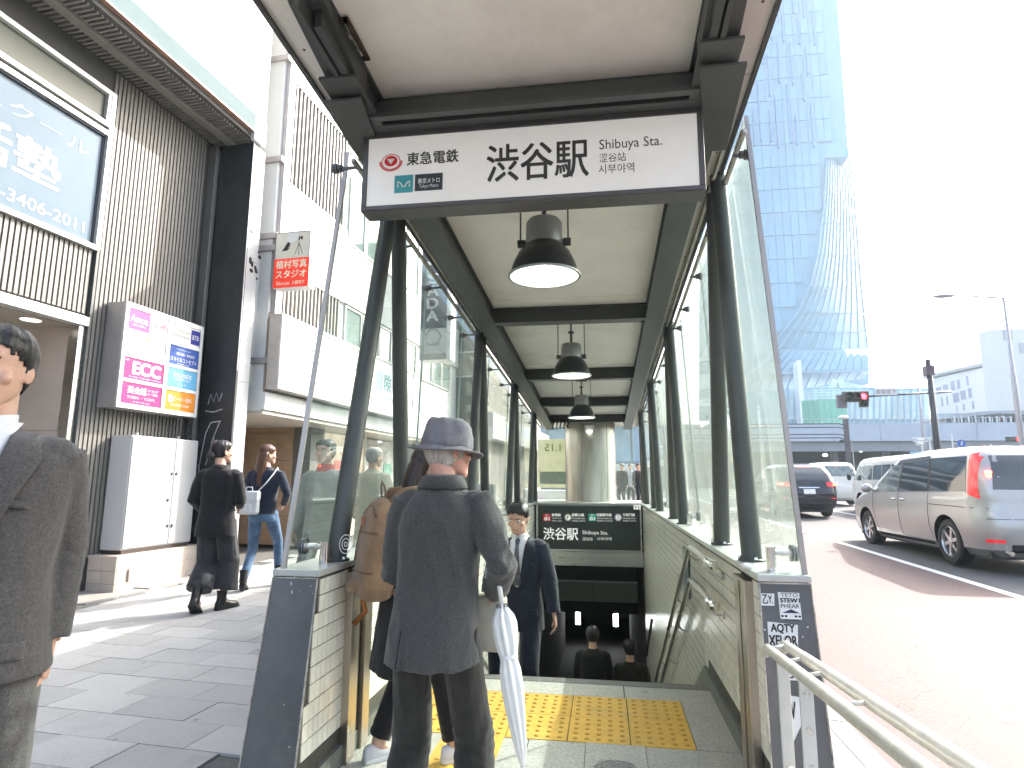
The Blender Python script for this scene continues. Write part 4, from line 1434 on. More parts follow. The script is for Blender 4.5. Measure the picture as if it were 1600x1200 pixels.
def panel(c_, r_, m, words, extra=None):
    a, b_ = cols[c_]
    z0, z1 = rows[r_]
    pn = MB().box(TU - .012, TU - .002, a + .002, b_ - .002, z0 + .002, z1 - .002).build('name_panel', m, tb)
    W_, H_ = b_ - a, z1 - z0
    if extra:
        fa, fb, fz0, fz1, m2 = extra
        MB().box(TU - .002, TU - .001, a + fa * W_, a + fb * W_, z0 + fz0 * H_, z0 + fz1 * H_).build('panel_block', m2, pn)
    for (s_, fx, fz, fw_, fh, mm, bo) in words:
        text('lettering', s_, pn, mm, (TU - .0008, a + fx * W_, z0 + fz * H_), (0, 1, 0), (0, 0, 1), fh * H_, fw_ * W_, bo)
panel(0, 0, WHT, [('Amoa', .27, .55, .42, .34, PW_, .02), ('Quel', .77, .55, .36, .36, ROSE, 0), ('SALON', .27, .25, .3, .09, PW_, 0), ('beauty', .77, .25, .2, .07, ROSE, 0)], (0.0, .53, 0.0, 1.0, ROSE))
panel(1, 0, WHT, [('バイオエステ', .36, .62, .6, .16, GREYP, .0), ('BTB 渋谷店', .36, .36, .52, .15, GREYP, .0), ('BTB', .84, .5, .22, .24, PW_, 0), ('6F', .1, .88, .08, .1, GREYP, 0)], (.68, .995, .12, .88, NAVY))
panel(0, 1, WHT, [('渋谷イーストクリニック', .5, .48, .9, .17, GREYP, .0), ('03-3400-0000', .5, .24, .45, .09, GREYP, .0), ('Shibuya East Clinic', .5, .68, .4, .06, GREYP, 0), ('5F', .07, .88, .08, .1, GREYP, 0)], (.48, .53, .76, .86, ORG))
panel(1, 1, BLU, [('スマイルコンセプト', .5, .30, .88, .22, PW_, .015), ('矯正歯科・審美歯科', .55, .60, .62, .15, PW_, .01), ('www.smileconcept', .45, .82, .5, .07, PW_, 0), ('03-3400-3400', .5, .09, .4, .07, PW_, 0)])
panel(0, 2, PINK, [('ECC', .57, .55, .68, .58, PW_, .06), ('foreign language institute', .55, .12, .8, .09, PW_, 0), ('4F', .08, .86, .08, .1, PW_, 0)])
panel(1, 2, SKYB, [('MUSÉE', .52, .68, .6, .24, PW_, .01), ('PLATINUM', .52, .44, .5, .1, PW_, 0), ('ミュゼ', .5, .2, .3, .09, PW_, .02)])
panel(0, 3, PINK, [('英会話', .38, .66, .46, .34, PW_, .03), ('アカデ', .77, .74, .26, .12, PW_, .02), ('ミー渋谷', .77, .58, .26, .12, PW_, .02), ('TOEIC・TOEFL', .5, .32, .7, .12, PW_, 0), ('0120-144-101', .5, .12, .4, .07, PW_, 0)])
panel(1, 3, ORG, [('B', .18, .58, .12, .36, PW_, .04), ('ビーバー歯科', .58, .60, .62, .24, PW_, .01), ('03-3407-0088', .5, .28, .6, .12, PW_, 0)])

# utility cabinet
cab = bthing('utility_cabinet', 'large pale grey two-door utility cabinet standing on the tiled plinth', 'cabinet')
CU = -6.16
CABM = mat('cabinet_grey_paint', (0.50, 0.50, 0.50), 0.42, var=0.04, scale=2, dirt=.12, dirtcol=(.35, .34, .33), dscale=2)
MB().box(FU + .03, CU - .014, 6.25, 7.38, .51, 1.88).build('body', CABM, cab, bevel=.006)
for a, b_ in ((6.262, 6.965), (6.975, 7.372)):
    MB().box(CU - .013, CU, a, b_, .525, 1.872).build('door', mat('cabinet_door_paint', (0.36, 0.365, 0.37), 0.4, var=0.03, scale=2), cab, bevel=.004)
MB().box(FU + .03, CU - .02, 6.27, 7.36, .462, .509).build('base_rail', mat('cabinet_base', (0.05, 0.035, 0.03), 0.6), cab)
for (vv, zz) in ((6.93, 1.42), (7.01, 1.42), (6.93, .75), (7.01, .75), (6.90, 1.08)):
    lk = MB().lathe([(.018, 0), (.018, .008), (.0, .008)], (CU, vv, zz), 14, axis='X')
    lk.box(CU + .007, CU + .013, vv - .006, vv + .006, zz - .022, zz + .022)
    lk.build('lock', DGREY2, cab)
for vv in (6.45, 7.15):
    MB().lathe([(.008, 1.88), (.008, 1.90), (.02, 1.905), (.02, 1.925), (0, 1.925)], (-6.3, vv, 0), 10).build('lifting_eye', CABM, cab)
MB().box(CU + .0004, CU + .0012, 6.40, 6.62, .58, .63).build('name_plate', PW_, cab)
text('lettering', 'TEPCO', cab, GREYP, (CU + .002, 6.51, .605), (0, 1, 0), (0, 0, 1), .03, .16, .01)
text('lettering', 'TT', cab, PW_, (CU + .002, 6.33, .605), (0, 1, 0), (0, 0, 1), .05, .06, .01)

# second building
b2 = bthing('white_building', 'white panelled building with grey louvre bands and a blank white billboard beyond the pier', 'building')
U2 = -5.66
LV2 = mat('grey_louvre_blade', (0.28, 0.27, 0.25), 0.5, var=0.05)
MB().box(-12, U2 - .06, 8.1, 17.5, 2.38, 14).build('wall', WPAN, b2)
MB().box(-12, -7.65, 8.0, 17.5, 0, 2.38).build('ground_wall', TANS, b2)
def panelrow(z0, z1, vs, m=WPAN, nm='wall_panel', t=.06):
    for a, b_ in zip(vs, vs[1:]):
        MB().box(U2 - .059, U2 - .06 + t, a + .004, b_ - .004, z0 + .004, z1 - .004).build(nm, m, b2)
panelrow(4.72, 6.12, [8.34, 10.35])
panelrow(8.0, 9.5, [8.34, 10.35, 12.5, 17.5])
panelrow(4.72, 5.9, [10.35, 12.5, 14.7, 17.5])
panelrow(2.39, 2.66, [8.06, 9.1, 10.2, 11.3, 12.4, 13.5, 15.5, 17.5], nm='fascia_panel', t=.08)
bl = MB().box(0, .05, -.02, .02, 0, 1).mesh('louvre_blade', LV2)
for z0, z1, v1 in ((3.9, 4.70, 10.3), (6.16, 7.96, 10.3)):
    MB().box(U2 - .0595, U2 - .05, 8.34, v1, z0, z1).build('louvre_recess', LGAP if 0 else mat('louvre_recess', (0.24, 0.23, 0.21), .8), b2)
    v = 8.42
    while v < v1 - .05:
        inst('louvre_blade', bl, b2, (U2 - .05, v, z0), scale=(1, 1, z1 - z0))
        v += .115
    MB().box(U2 - .06, U2 + .015, 8.34, v1, z1, z1 + .05).box(U2 - .06, U2 + .015, 8.34, v1, z0 - .04, z0).build('louvre_frame', ALU, b2)
# corner post and drain pipes in the gap
MB().box(U2 - .10, U2 + .02, 8.16, 8.33, 2.7, 14).build('corner_post', mat('pinkish_grey_metal', (0.40, 0.37, 0.37), 0.45, 0.3, var=.05), b2, bevel=.006)
MB().box(-6.3, U2 - .105, 8.12, 8.30, 2.7, 14).build('gap_panel', mat('cream_gap_panel', (0.40, 0.38, 0.32), 0.7, var=.1), b2)
for z in (3.1, 4.9, 5.1, 6.4, 8.2, 9.6):
    MB().box(-6.2, U2 + .03, 8.06, 8.14, z, z + .09).build('pipe_bracket', MATS['pinkish_grey_metal'], b2)
MB().cyl((-5.95, 8.09, 2.75), (-5.95, 8.09, 5.0), .03, 10).build('drain_pipe', WPAN, b2, smooth=True)
# windows further along
WG = mat('greenish_window', (0.22, 0.28, 0.26), 0.06, var=0.15, scale=0.8, spec=0.9, coat=.5)
for z0, z1 in ((3.9, 4.7), (5.95, 7.9)):
    for k, v0 in enumerate((10.45, 11.2, 11.95, 12.7, 13.45, 14.6, 15.35, 16.1)):
        fr_ = MB()
        a, b_ = v0, v0 + .70
        fr_.box(U2 - .059, U2 - .02, a, a + .04, z0, z1).box(U2 - .059, U2 - .02, b_ - .04, b_, z0, z1).box(U2 - .059, U2 - .02, a + .04, b_ - .04, z0, z0 + .04).box(U2 - .059, U2 - .02, a + .04, b_ - .04, z1 - .04, z1)
        w_ = fr_.build('window_frame', ALU, b2)
        MB().box(U2 - .058, U2 - .045, a + .04, b_ - .04, z0 + .04, z1 - .04).build('pane', WG, w_)
# tan stone at street level (recess side wall and its tiled edge)
for r_ in range(5):
    z0, z1 = r_ * .52 + .15, min((r_ + 1) * .52 + .15, 2.36)
    MB().box(-7.64, -6.62, 10.4, 10.9, z0 + .004, z1 - .004).build('stone_block', TANS, b2, bevel=.004)
    MB().box(-6.615, -6.25, 10.42, 10.9, z0 + .003, z1 - .003).build('grey_panel', mat('grey_side_panel', (0.15, 0.145, 0.13), .5, var=.1), b2)
for r_ in range(5):
    MB().box(-6.2, -5.70, 8.12, 8.2, 2.42 + r_ * .30, 2.715 + r_ * .30).build('edge_tile', TANS, b2)
MB().box(-12, U2 - .02, 8.08, 17.5, 2.33, 2.379).build('shop_soffit', mat('cream_soffit', (0.46, 0.42, 0.36), .6), b2)
for (v0, v1, m_) in ((10.95, 13.0, mat('shop_glass_warm', (0.50, 0.40, 0.30), .15, var=.5, scale=2.5, emis=.12, ecol=(1, .8, .6))), (13.05, 15.2, mat('shop_poster', (0.60, 0.56, 0.50), .4, var=.5, scale=4)), (15.25, 17.4, mat('shop_glass_dim', (0.25, 0.27, 0.25), .1, var=.3, scale=2))):
    MB().box(-6.5, -6.44, v0, v1, .15, 2.3).build('shop_front', m_, b2)
for v0 in (10.93, 13.02, 15.22, 17.4):
    MB().box(-6.46, -6.40, v0 - .03, v0 + .03, .15, 2.33).build('shop_mullion', ALU, b2)
for k, (vv, c_) in enumerate(((11.3, (.8, .8, .78)), (11.9, (.7, .15, .12)), (12.5, (.85, .6, .2)), (13.6, (.75, .3, .2)), (14.3, (.2, .45, .35)))):
    MB().box(-6.439, -6.42, vv - .22, vv + .22, 1.0, 1.75).build('window_poster', mat('poster_%d' % k, c_, .5, var=.4, scale=7), b2)
# billboard
bb = bthing('billboard', 'long blank white billboard in a silver frame above the shop fronts', 'billboard')
MB().box(U2 + .02, -5.44, 8.04, 13.4, 2.70, 3.86).build('box', mat('billboard_side', (0.42, 0.39, 0.36), .45, .3), bb, bevel=.01)
for a, b_ in ((8.10, 10.72), (10.76, 13.34)):
    MB().box(-5.439, -5.43, a, b_, 2.76, 3.80).build('board', mat('blank_board', (0.76, 0.77, 0.77), .3, var=.02, scale=1), bb)
for (a, b_, c_, d_) in ((8.04, 13.4, 2.70, 2.75), (8.04, 13.4, 3.81, 3.86), (8.04, 8.09, 2.75, 3.81), (13.35, 13.4, 2.75, 3.81)):
    MB().box(-5.4395, -5.415, a, b_, c_, d_).build('frame', ALU, bb)
text('lettering', '冒険', bb, mat('board_teal_print', (0.10, 0.30, 0.32), .5), (-5.428, 11.75, 3.38), (0, 1, 0), (0, 0, 1), .36, .75, .02)
text('lettering', 'since 1974', bb, MATS['board_teal_print'], (-5.428, 11.85, 3.02), (0, 1, 0), (0, 0, 1), .13, .8, .0)
# projecting red and white studio sign
rs = bthing('studio_sign', 'small projecting photo studio sign, white above and red below, on the white building', 'sign')
sv = 8.02
a, b_ = PB(426, 452, v=sv), PB(481, 361, v=sv)
a0, b0, z0, z1 = a.x, PB(481, 450, v=sv).x, PB(450, 449, v=sv).z, PB(450, 363, v=sv).z
MB().box(a0, b0, sv, sv + .20, z0, z1).build('box', mat('studio_box_white', (.6, .6, .6), .4), rs, bevel=.006)
zr = PB(450, 404, v=sv).z
REDP = mat('studio_red', (0.78, 0.045, 0.02), .4, var=.03, emis=.08)
CRM = mat('studio_cream', (0.62, 0.60, 0.50), .4, var=.03)
FRP = mat('studio_frame', (0.18, 0.14, 0.20), .4)
MB().box(a0, b0, sv - .006, sv - .001, z0, zr).build('red_panel', REDP, rs)
MB().box(a0 + .012, b0 - .012, sv - .006, sv - .001, zr + .001, z1 - .014).build('cream_panel', CRM, rs)
MB().box(a0, b0, sv - .01, sv - .001, z1 - .013, z1).box(a0, a0 + .011, sv - .01, sv - .001, zr, z1 - .013).box(b0 - .011, b0, sv - .01, sv - .001, zr, z1 - .013).build('frame', FRP, rs)
W_ = b0 - a0
YP = mat('studio_letter', (0.85, 0.80, 0.60), .5)
cx_ = (a0 + b0) / 2
text('lettering', '植村写真', rs, YP, (cx_, sv - .007, z0 + (zr - z0) * .80), XD, ZD, (zr - z0) * .28, W_ * .86, .03)
text('lettering', 'スタジオ', rs, YP, (cx_, sv - .007, z0 + (zr - z0) * .46), XD, ZD, (zr - z0) * .26, W_ * .86, .03)
text('lettering', 'Since 1897', rs, YP, (cx_, sv - .007, z0 + (zr - z0) * .15), XD, ZD, (zr - z0) * .12, W_ * .8, .01)
# the little figure of a photographer bending to a tripod camera
g = MB()
H_ = z1 - zr
def fp(fx, fz):
    return (a0 + fx * W_, sv - .0075, zr + fz * H_)
def poly(pts):
    n = len(pts)
    q = [fp(*p_) for p_ in pts]
    g.add(q, [tuple(range(n))])
poly([(.20, .28), (.36, .30), (.44, .60), (.38, .66)])
poly([(.64, .68), (.70, .66), (.70, .82), (.64, .80)])
poly([(.71, .70), (.78, .66), (.78, .82), (.71, .78)])
for (p_, q_) in (((.44, .62), (.54, .58)), ((.54, .58), (.66, .66)), ((.68, .56), (.58, .12)), ((.68, .56), (.69, .10)), ((.68, .56), (.80, .14)), ((.60, .76), (.65, .74)), ((.68, .64), (.68, .56))):
    g.tube([fp(*p_), fp(*q_)], .0045, 4, sy=.2)
for k in range(4):
    poly([(.36 + k * .022, .34 + k * .08), (.42 + k * .018, .36 + k * .08), (.40 + k * .02, .40 + k * .08)])
for i in range(10):
    aa = math.pi * 2 * i / 10
g.build('photographer_mark', BINK, rs)
MB().lathe([(.085 * W_ / .5, 0), (.085 * W_ / .5, .001), (.0, .001)], (0, 0, 0), 18).xf(Matrix.Translation(fp(.50, .78)) @ Matrix.Rotation(math.pi / 2, 4, 'X')).build('pale_head', WPAN, rs)

# third building with the tall grey sign
b3 = bthing('grey_tiled_building', 'grey-brown tiled building standing proud of the white one further up the street', 'building')
GT = mat('grey_brown_tile', (0.36, 0.345, 0.30), 0.55, var=0.25, scale=8, rnd=.04)
MB().box(-14, -5.0, 17.6, 28, 0, 11).build('wall', GT, b3)
for k in range(16):
    MB().box(-7.5, -4.99, 17.58, 17.6, k * .7 + .3, k * .7 + .97).build('tile_course', GT, b3)
for (u0, z0, w_, h_) in ((-5.85, 2.6, .75, 1.9), (-5.85, .3, .75, 1.9), (-5.85, 5.2, .75, 1.9)):
    f_ = MB().box(u0, u0 + w_, 17.54, 17.58, z0, z0 + .05).box(u0, u0 + w_, 17.54, 17.58, z0 + h_ - .05, z0 + h_).box(u0, u0 + .05, 17.54, 17.58, z0 + .05, z0 + h_ - .05).box(u0 + w_ - .05, u0 + w_, 17.54, 17.58, z0 + .05, z0 + h_ - .05).build('window_frame', WPAN, b3)
    MB().box(u0 + .05, u0 + w_ - .05, 17.56, 17.579, z0 + .05, z0 + h_ - .05).build('pane', mat('grey_pane', (.14, .15, .13), .15), f_)
MB().box(-5.0, -4.6, 17.7, 28, 2.6, 3.4).build('canopy', WPAN, b3)
# upper white storey
MB().box(-14, -4.7, 17.5, 28, 8.2, 14).build('upper_storey', WPAN, b3)
ss = bthing('tailor_sign', 'tall narrow grey projecting sign lettered SADA seen through the left glass', 'sign')
sv = 12.95
A_, B_2 = PB(655, 560, v=sv), PB(699, 400, v=sv)
a0, b0, z0, z1 = A_.x, B_2.x + .02, A_.z, PB(690, 372, v=sv).z
SGR = mat('sign_slate', (0.09, 0.095, 0.115), .4, var=.03)
MB().box(a0, b0 + .10, sv, sv + .35, z0 - .05, z1 + .05).build('box', WPAN, ss)
MB().box(a0 + .02, b0 + .0, sv - .008, sv - .001, z0 + (z1 - z0) * .24, z1).build('slate_panel', SGR, ss)
MB().box(a0 + .02, b0 + .0, sv - .008, sv - .001, z0 + .1, z0 + (z1 - z0) * .24 - .002).build('pale_panel', mat('sign_pale', (.50, .51, .50), .4), ss)
MB().box(a0 + .02, b0 + .0, sv - .008, sv - .001, z0 - .04, z0 + .098).build('floor_band', mat('sign_band', (.25, .25, .24), .4), ss)
cx_ = (a0 + b0) / 2
W_ = b0 - a0
H_ = z1 - z0
for k, ch in enumerate('SADA'):
    text('lettering', ch, ss, PW_, (cx_ - .03, sv - .009, z0 + H_ * (.66 - k * .105)), XD, ZD, H_ * .085, W_ * .42, .03)
for k, ch in enumerate('オーダースーツ'):
    text('lettering', ch, ss, PW_, (cx_ - W_ * .2, sv - .009, z0 + H_ * (1.04 - k * .05)), XD, ZD, H_ * .036, W_ * .15, .0)
for k, ch in enumerate('工場直販'):
    MB().box(cx_ + W_ * .10, cx_ + W_ * .34, sv - .0095, sv - .008, z0 + H_ * (.905 - k * .062) - .04 * H_ / 2, z0 + H_ * (.905 - k * .062) + .048 * H_ / 2).build('letter_tile', PW_, ss)
    text('lettering', ch, ss, SGR, (cx_ + W_ * .22, sv - .0098, z0 + H_ * (.907 - k * .062)), XD, ZD, H_ * .03, W_ * .16, .0)
g = MB().lathe([(.17, 0), (.19, 0)], (0, 0, 0), 20)
g.xf(Matrix.Translation((cx_, sv - .0095, z0 + H_ * .17)) @ Matrix.Rotation(math.pi / 2, 4, 'X'))
g.build('round_crest', GREYP, ss)
text('lettering', 'Madame', ss, GREYP, (cx_, sv - .0095, z0 + H_ * .11), XD, ZD, H_ * .02, W_ * .5, .0)
text('lettering', 'ショールーム', ss, GREYP, (cx_, sv - .0095, z0 + H_ * .065), XD, ZD, H_ * .016, W_ * .7, .0)
text('lettering', '2F', ss, PW_, (cx_, sv - .0095, z0 + .03), XD, ZD, H_ * .03, W_ * .25, .0)

# far building closing the street behind the entrance
fb = thing('station_building', 'long bluish station building with white curved ledges far beyond the stair head', 'building', (0, 0, 0))
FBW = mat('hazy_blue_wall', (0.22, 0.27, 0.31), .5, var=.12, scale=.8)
MB().box(-16, 3.2, 40, 52, 0, 13).build('wall', FBW, fb)
for k, z in enumerate((5.6, 6.5, 7.4, 8.3)):
    m_ = MB()
    m_.tube([(x, 39.6 - .5 * math.sin((x + 16) / 19 * math.pi), z + .3 * math.sin((x + 16) * .25)) for x in [-16 + 19.2 * i / 24 for i in range(25)]], .17, 8)
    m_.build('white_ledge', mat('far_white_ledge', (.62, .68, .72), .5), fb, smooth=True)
for i in range(14):
    x = -15.6 + i * 1.34
    for z0, z1 in ((9.2, 10.8), (11.2, 12.6), (2.6, 4.9)):
        w_ = MB().box(x, x + 1.2, 39.93, 39.99, z0, z1).build('window', mat('far_blue_window', (.30, .42, .52), .1, var=.2, scale=.5, coat=.4), fb)
MB().box(-16, 3.2, 39.0, 40, 2.0, 2.4).build('canopy', WPAN, fb)
tb2 = thing('blue_glass_block', 'pale blue glass office block rising behind the white ledges at left', 'building', (0, 0, 0))
MB().box(-26, -7.5, 60, 75, 0, 34).build('wall', mat('pale_blue_glass', (.36, .50, .60), .12, var=.25, scale=.25, coat=.3), tb2)
for k in range(10):
    MB().box(-26, -7.5, 59.9, 59.99, 2 + k * 3.2, 2.4 + k * 3.2).build('floor_band', mat('pale_band', (.62, .68, .70), .5), tb2)
for k in range(12):
    MB().box(-25.5 + k * 1.55, -25.4 + k * 1.55, 59.88, 59.98, 0, 34).build('mullion', MATS['pale_band'], tb2)
# poster on the back glass beyond the stair head, seen from behind
po = thing('rear_poster', 'yellow-green poster with 1.15 printed in reverse, hung on the glass left of the pillar', 'poster', (0, 0, 0))
a, b_ = P(840, 762, Y=13.2), P(884, 686, Y=13.2)
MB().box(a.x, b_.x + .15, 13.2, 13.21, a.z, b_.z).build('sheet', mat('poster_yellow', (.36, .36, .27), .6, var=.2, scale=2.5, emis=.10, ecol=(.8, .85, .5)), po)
MB().box(a.x + .05, b_.x + .1, 13.19, 13.199, a.z + .08, a.z + .34).build('green_band', mat('poster_green', (.26, .33, .27), .6), po)
text('lettering', '1.15', po, mat('poster_ink', (.22, .34, .10), .6), (a.x + .33, 13.188, b_.z - .18), (-1, 0, 0), ZD, .16, .34, .01, ext=-.001)
bg_ = MB().box(XL + .02, XR - .02, 13.22, 13.232, WT, 2.56)
bg_.build('rear_pane', GLASS, ent)
ww = thing('white_case', 'white display case standing left of the pillar on the far pavement', 'case', (-1.0, 14.6, .15))
MB().box(-.9, .5, 0, .6, 0, .98).build('body', WPAN, ww, bevel=.01)
MB().box(-.85, .45, -.012, 0, .1, .8).build('front_panel', PW_, ww)
w2 = thing('white_kiosk', 'white box cabinet seen through the left glass beyond the hat', 'cabinet', (-2.6, 12.2, .13))
MB().box(-.40, .40, 0, .5, 0, 1.15).build('body', PW_, w2, bevel=.01)
MB().box(-.34, .34, -.01, 0, .1, 1.0).build('door', WPAN, w2)

# ================================================================== FAR RIGHT: TOWER, OVERPASS, BUILDINGS
TY_ = 220.0
tw = thing('glass_tower', 'very tall pale blue glass tower with a flaring curved lower flank', 'tower', (0, 0, 0))
TG = mat('tower_glass', (0.05, 0.25, 0.44), 0.10, var=0.12, scale=.05, rnd=.12, spec=.8, coat=.6)
TG2 = mat('tower_flank_glass', (0.10, 0.27, 0.40), 0.14, var=0.18, scale=.06, rnd=.16, spec=.8, coat=.5)
TM = mat('tower_mullion', (0.12, 0.32, 0.48), .4, var=.05)
TM2 = mat('tower_flank_rib', (0.20, 0.36, 0.50), .4, var=.05)
TF = mat('tower_blue_fin', (0.03, 0.22, 0.50), .4, var=.05)
def PT(x, y, Y=TY_):
    return P(x, y, Y=Y)
outA = [(1120, -60), (1305, -60), (1310, 0), (1328, 243), (1291, 245), (1287, 330), (1275, 420), (1255, 475), (1225, 520), (1196, 562), (1190, 640), (1120, 640)]
MB().prism([PT(x, y) for x, y in outA], (0, .8, 0), (0, 42, 0)).build('core', TM, tw)
def inside(x, y, poly_):
    c_ = False
    n = len(poly_)
    for i in range(n):
        x1, y1 = poly_[i]
        x2, y2 = poly_[(i + 1) % n]
        if (y1 > y) != (y2 > y) and x < (x2 - x1) * (y - y1) / (y2 - y1) + x1:
            c_ = not c_
    return c_
# panes of the flat face: a regular grid in metres
x0m, x1m = PT(1150, 300).x, PT(1330, 300).x
cw, chh = 2.75, 8.8
pane_me = MB().box(-cw / 2 + .07, cw / 2 - .07, -.02, .3, -chh / 2 + .14, chh / 2 - .14).mesh('pane', TG)
edge3 = [(PT(x, y).x, PT(x, y).z) for x, y in outA]
z = 40.0
cnt = 0
while z < 200:
    x = 28.0
    while x < 85:
        if all(inside(x + dx, z + dz, edge3) for dx in (-cw / 2, cw / 2) for dz in (-chh / 2, chh / 2)) and cnt < 300:
            inst('pane', pane_me, tw, (x, TY_, z), (rng.uniform(-.004, .004), 0, rng.uniform(-.006, .006)))
            cnt += 1
        x += cw
    z += chh
fins = [((1220, 5), (1225, 65)), ((1254, -20), (1256, 27)), ((1246, 27), (1250, 69)), ((1205, 40), (1207, 61)), ((1199, 84), (1204, 150)), ((1214, 64), (1219, 129)), ((1234, 66), (1239, 132)),
        ((1259, 72), (1262.5, 115)), ((1183, 125), (1190, 220)), ((1176, 170), (1180.5, 226)), ((1202, 172), (1206, 221)), ((1211, 151), (1217, 231)), ((1229, 132), (1237, 224)), ((1242, 179), (1247, 226)),
        ((1253, 114), (1257.5, 157)), ((1266, 160), (1272.5, 229)), ((1236, -40), (1240, 20)), ((1270, 20), (1274, 70)), ((1190, 60), (1193, 100))]
for a, b_ in fins:
    p, q = PT(*a, Y=TY_ - .6), PT(*b_, Y=TY_ - .6)
    x = (p.x + q.x) / 2
    MB().box(x - .22, x + .22, TY_ - .9, TY_ - .05, q.z, p.z).build('fin', TF, tw)
# flank
ridge = [(1291, 250), (1289, 300), (1284, 350), (1277, 400), (1264, 450), (1245, 490), (1222, 520), (1203, 545)]
right = [(1329, 250), (1334, 300), (1338, 350), (1342, 400), (1346, 450), (1350, 490), (1353, 520), (1356, 545)]
ns, nt_ = 11, len(ridge) - 1
G = [[PT(r_[0] + (q_[0] - r_[0]) * s_ / ns, r_[1] + (q_[1] - r_[1]) * s_ / ns, Y=TY_ - .8 + 26 * (s_ / ns) ** 1.5 * .7) for s_ in range(ns + 1)] for r_, q_ in zip(ridge, right)]
for i in range(nt_):
    for s_ in range(ns):
        a, b_, c_, d_ = G[i][s_], G[i][s_ + 1], G[i + 1][s_ + 1], G[i + 1][s_]
        m_ = (a + b_ + c_ + d_) / 4
        pts = [m_ + (p_ - m_) * .95 for p_ in (a, b_, c_, d_)]
        MB().prism(pts, (0, 0, 0), (0, .4, 0)).build('flank_pane', TG2, tw)
bkp = MB()
bkp.add([p_ + Vector((0, 1.0, 0)) for r_ in G for p_ in r_], [(i * (ns + 1) + j, (i + 1) * (ns + 1) + j, (i + 1) * (ns + 1) + j + 1, i * (ns + 1) + j + 1) for i in range(nt_) for j in range(ns)])
bkp.build('flank_backing', TM2, tw)
for s_ in range(ns + 1):
    MB().tube([G[i][s_] + Vector((0, -.2, 0)) for i in range(nt_ + 1)], .26, 5).build('flank_rib', TM2, tw)
MB().prism([G[0][0], G[0][ns], G[nt_][ns], PT(1358, 585), PT(1205, 620), PT(1196, 562), G[nt_][0]] + [g_[0] for g_ in G[::-1]][1:-1], (0, 20, 0), (0, 40, 0)).build('flank_core', TM, tw)
# skirts of slanting glass below the flank
def skirt(top, bot, n, m_, nm):
    for k in range(n):
        f0, f1 = k / n + .006, (k + 1) / n - .006
        def lp(a, b_, f):
            return (a[0] + (b_[0] - a[0]) * f, a[1] + (b_[1] - a[1]) * f)
        q = [PT(*lp(top[0], top[1], f0), Y=TY_ - 3), PT(*lp(top[0], top[1], f1), Y=TY_ - 3), PT(*lp(bot[0], bot[1], f1), Y=TY_ - 6), PT(*lp(bot[0], bot[1], f0), Y=TY_ - 6)]
        MB().prism(q, (0, 0, 0), (0, .5, 0)).build(nm, m_, tw)
skirt(((1205, 548), (1356, 553)), ((1170, 583), (1358, 575)), 15, TG2, 'skirt_pane')
skirt(((1165, 586), (1358, 580)), ((1150, 625), (1350, 592)), 13, mat('tower_skirt_glass', (.40, .50, .58), .15, var=.35, scale=.08, rnd=.2, coat=.4), 'skirt_pane')
for a, b_ in (((1205, 547), (1357, 551)), ((1165, 585), (1359, 578)), ((1150, 627), (1360, 590))):
    MB().beam(PT(*a, Y=TY_ - 6.5), PT(*b_, Y=TY_ - 6.5), .5, .45).build('ledge', TM2, tw)
MB().prism([PT(1150, 560), PT(1358, 556), PT(1358, 600), PT(1150, 640)], (0, 0, 0), (0, 20, 0)).build('base_core', TM2, tw)

pod = thing('glass_podium', 'pale glass podium building with close mullions below the tower', 'building', (0, 0, 0))
PG = mat('podium_glass', (.42, .58, .64), .12, var=.25, scale=.1, rnd=.15, coat=.4)
PO = 190.0
MB().prism([PT(1120, 612, PO), PT(1340, 606, PO), PT(1455, 606, PO), PT(1455, 740, PO), PT(1120, 740, PO)], (0, 1, 0), (0, 14, 0)).build('core', TM, pod)
for k in range(24):
    xa = 1222 + k * 9.6
    m_ = MB().prism([PT(xa + .5, 610, PO), PT(xa + 9, 610, PO), PT(xa + 9, 655, PO), PT(xa + .5, 655, PO)], (0, 0, 0), (0, .6, 0)).build('glass_panel', PG, pod)
    MB().beam(PT(xa, 606, PO - .5), PT(xa, 658, PO - .5), .35, .35, upv=(0, 1, 0)).build('mullion', TM2 if k % 3 else TM, pod)
for k in range(7):
    xa = 1300 + k * 10
    MB().prism([PT(xa, 592 + k * 2.2, PO - 4), PT(xa + 8, 593.5 + k * 2.2, PO - 4), PT(xa + 12, 606, PO - 4), PT(xa - 4, 606, PO - 4)], (0, 0, 0), (0, 1, 0)).build('sloped_pane', PG, pod)
wc = thing('white_shaft', 'plain white vertical shaft in front of the tower foot', 'tower', (0, 0, 0))
p, q = PT(1245, 563, 185), PT(1257, 640, 185)
MB().box(p.x, q.x, 185, 189, 0, p.z).build('shaft', mat('pale_shaft', (.60, .66, .72), .5), wc)
ho = thing('green_hoarding', 'bright green construction hoarding above the railway bridge', 'hoarding', (0, 0, 0))
p, q = PT(1254, 626, 150), PT(1326, 668, 150)
for k in range(8):
    x_0 = p.x + (q.x - p.x) * k / 8
    x_1 = p.x + (q.x - p.x) * (k + 1) / 8 - .05
    MB().box(x_0, x_1, 150 - (0 if k > 2 else .1), 151, q.z - 8, p.z + .2 * (k > 2)).build('panel', mat('green_panel' if k > 2 else 'green_panel_deep', (.10, .42, .30) if k > 2 else (.06, .32, .22), .5, var=.08), ho)
for k in range(5):
    z_ = PT(1290, 605 + k * 4.4, 152).z
    MB().box(PT(1268, 600, 152).x, PT(1312, 600, 152).x, 152, 152.4, z_, z_ + .25).build('scaffold_bar', mat('pale_green_mesh', (.40, .60, .55), .6), ho)

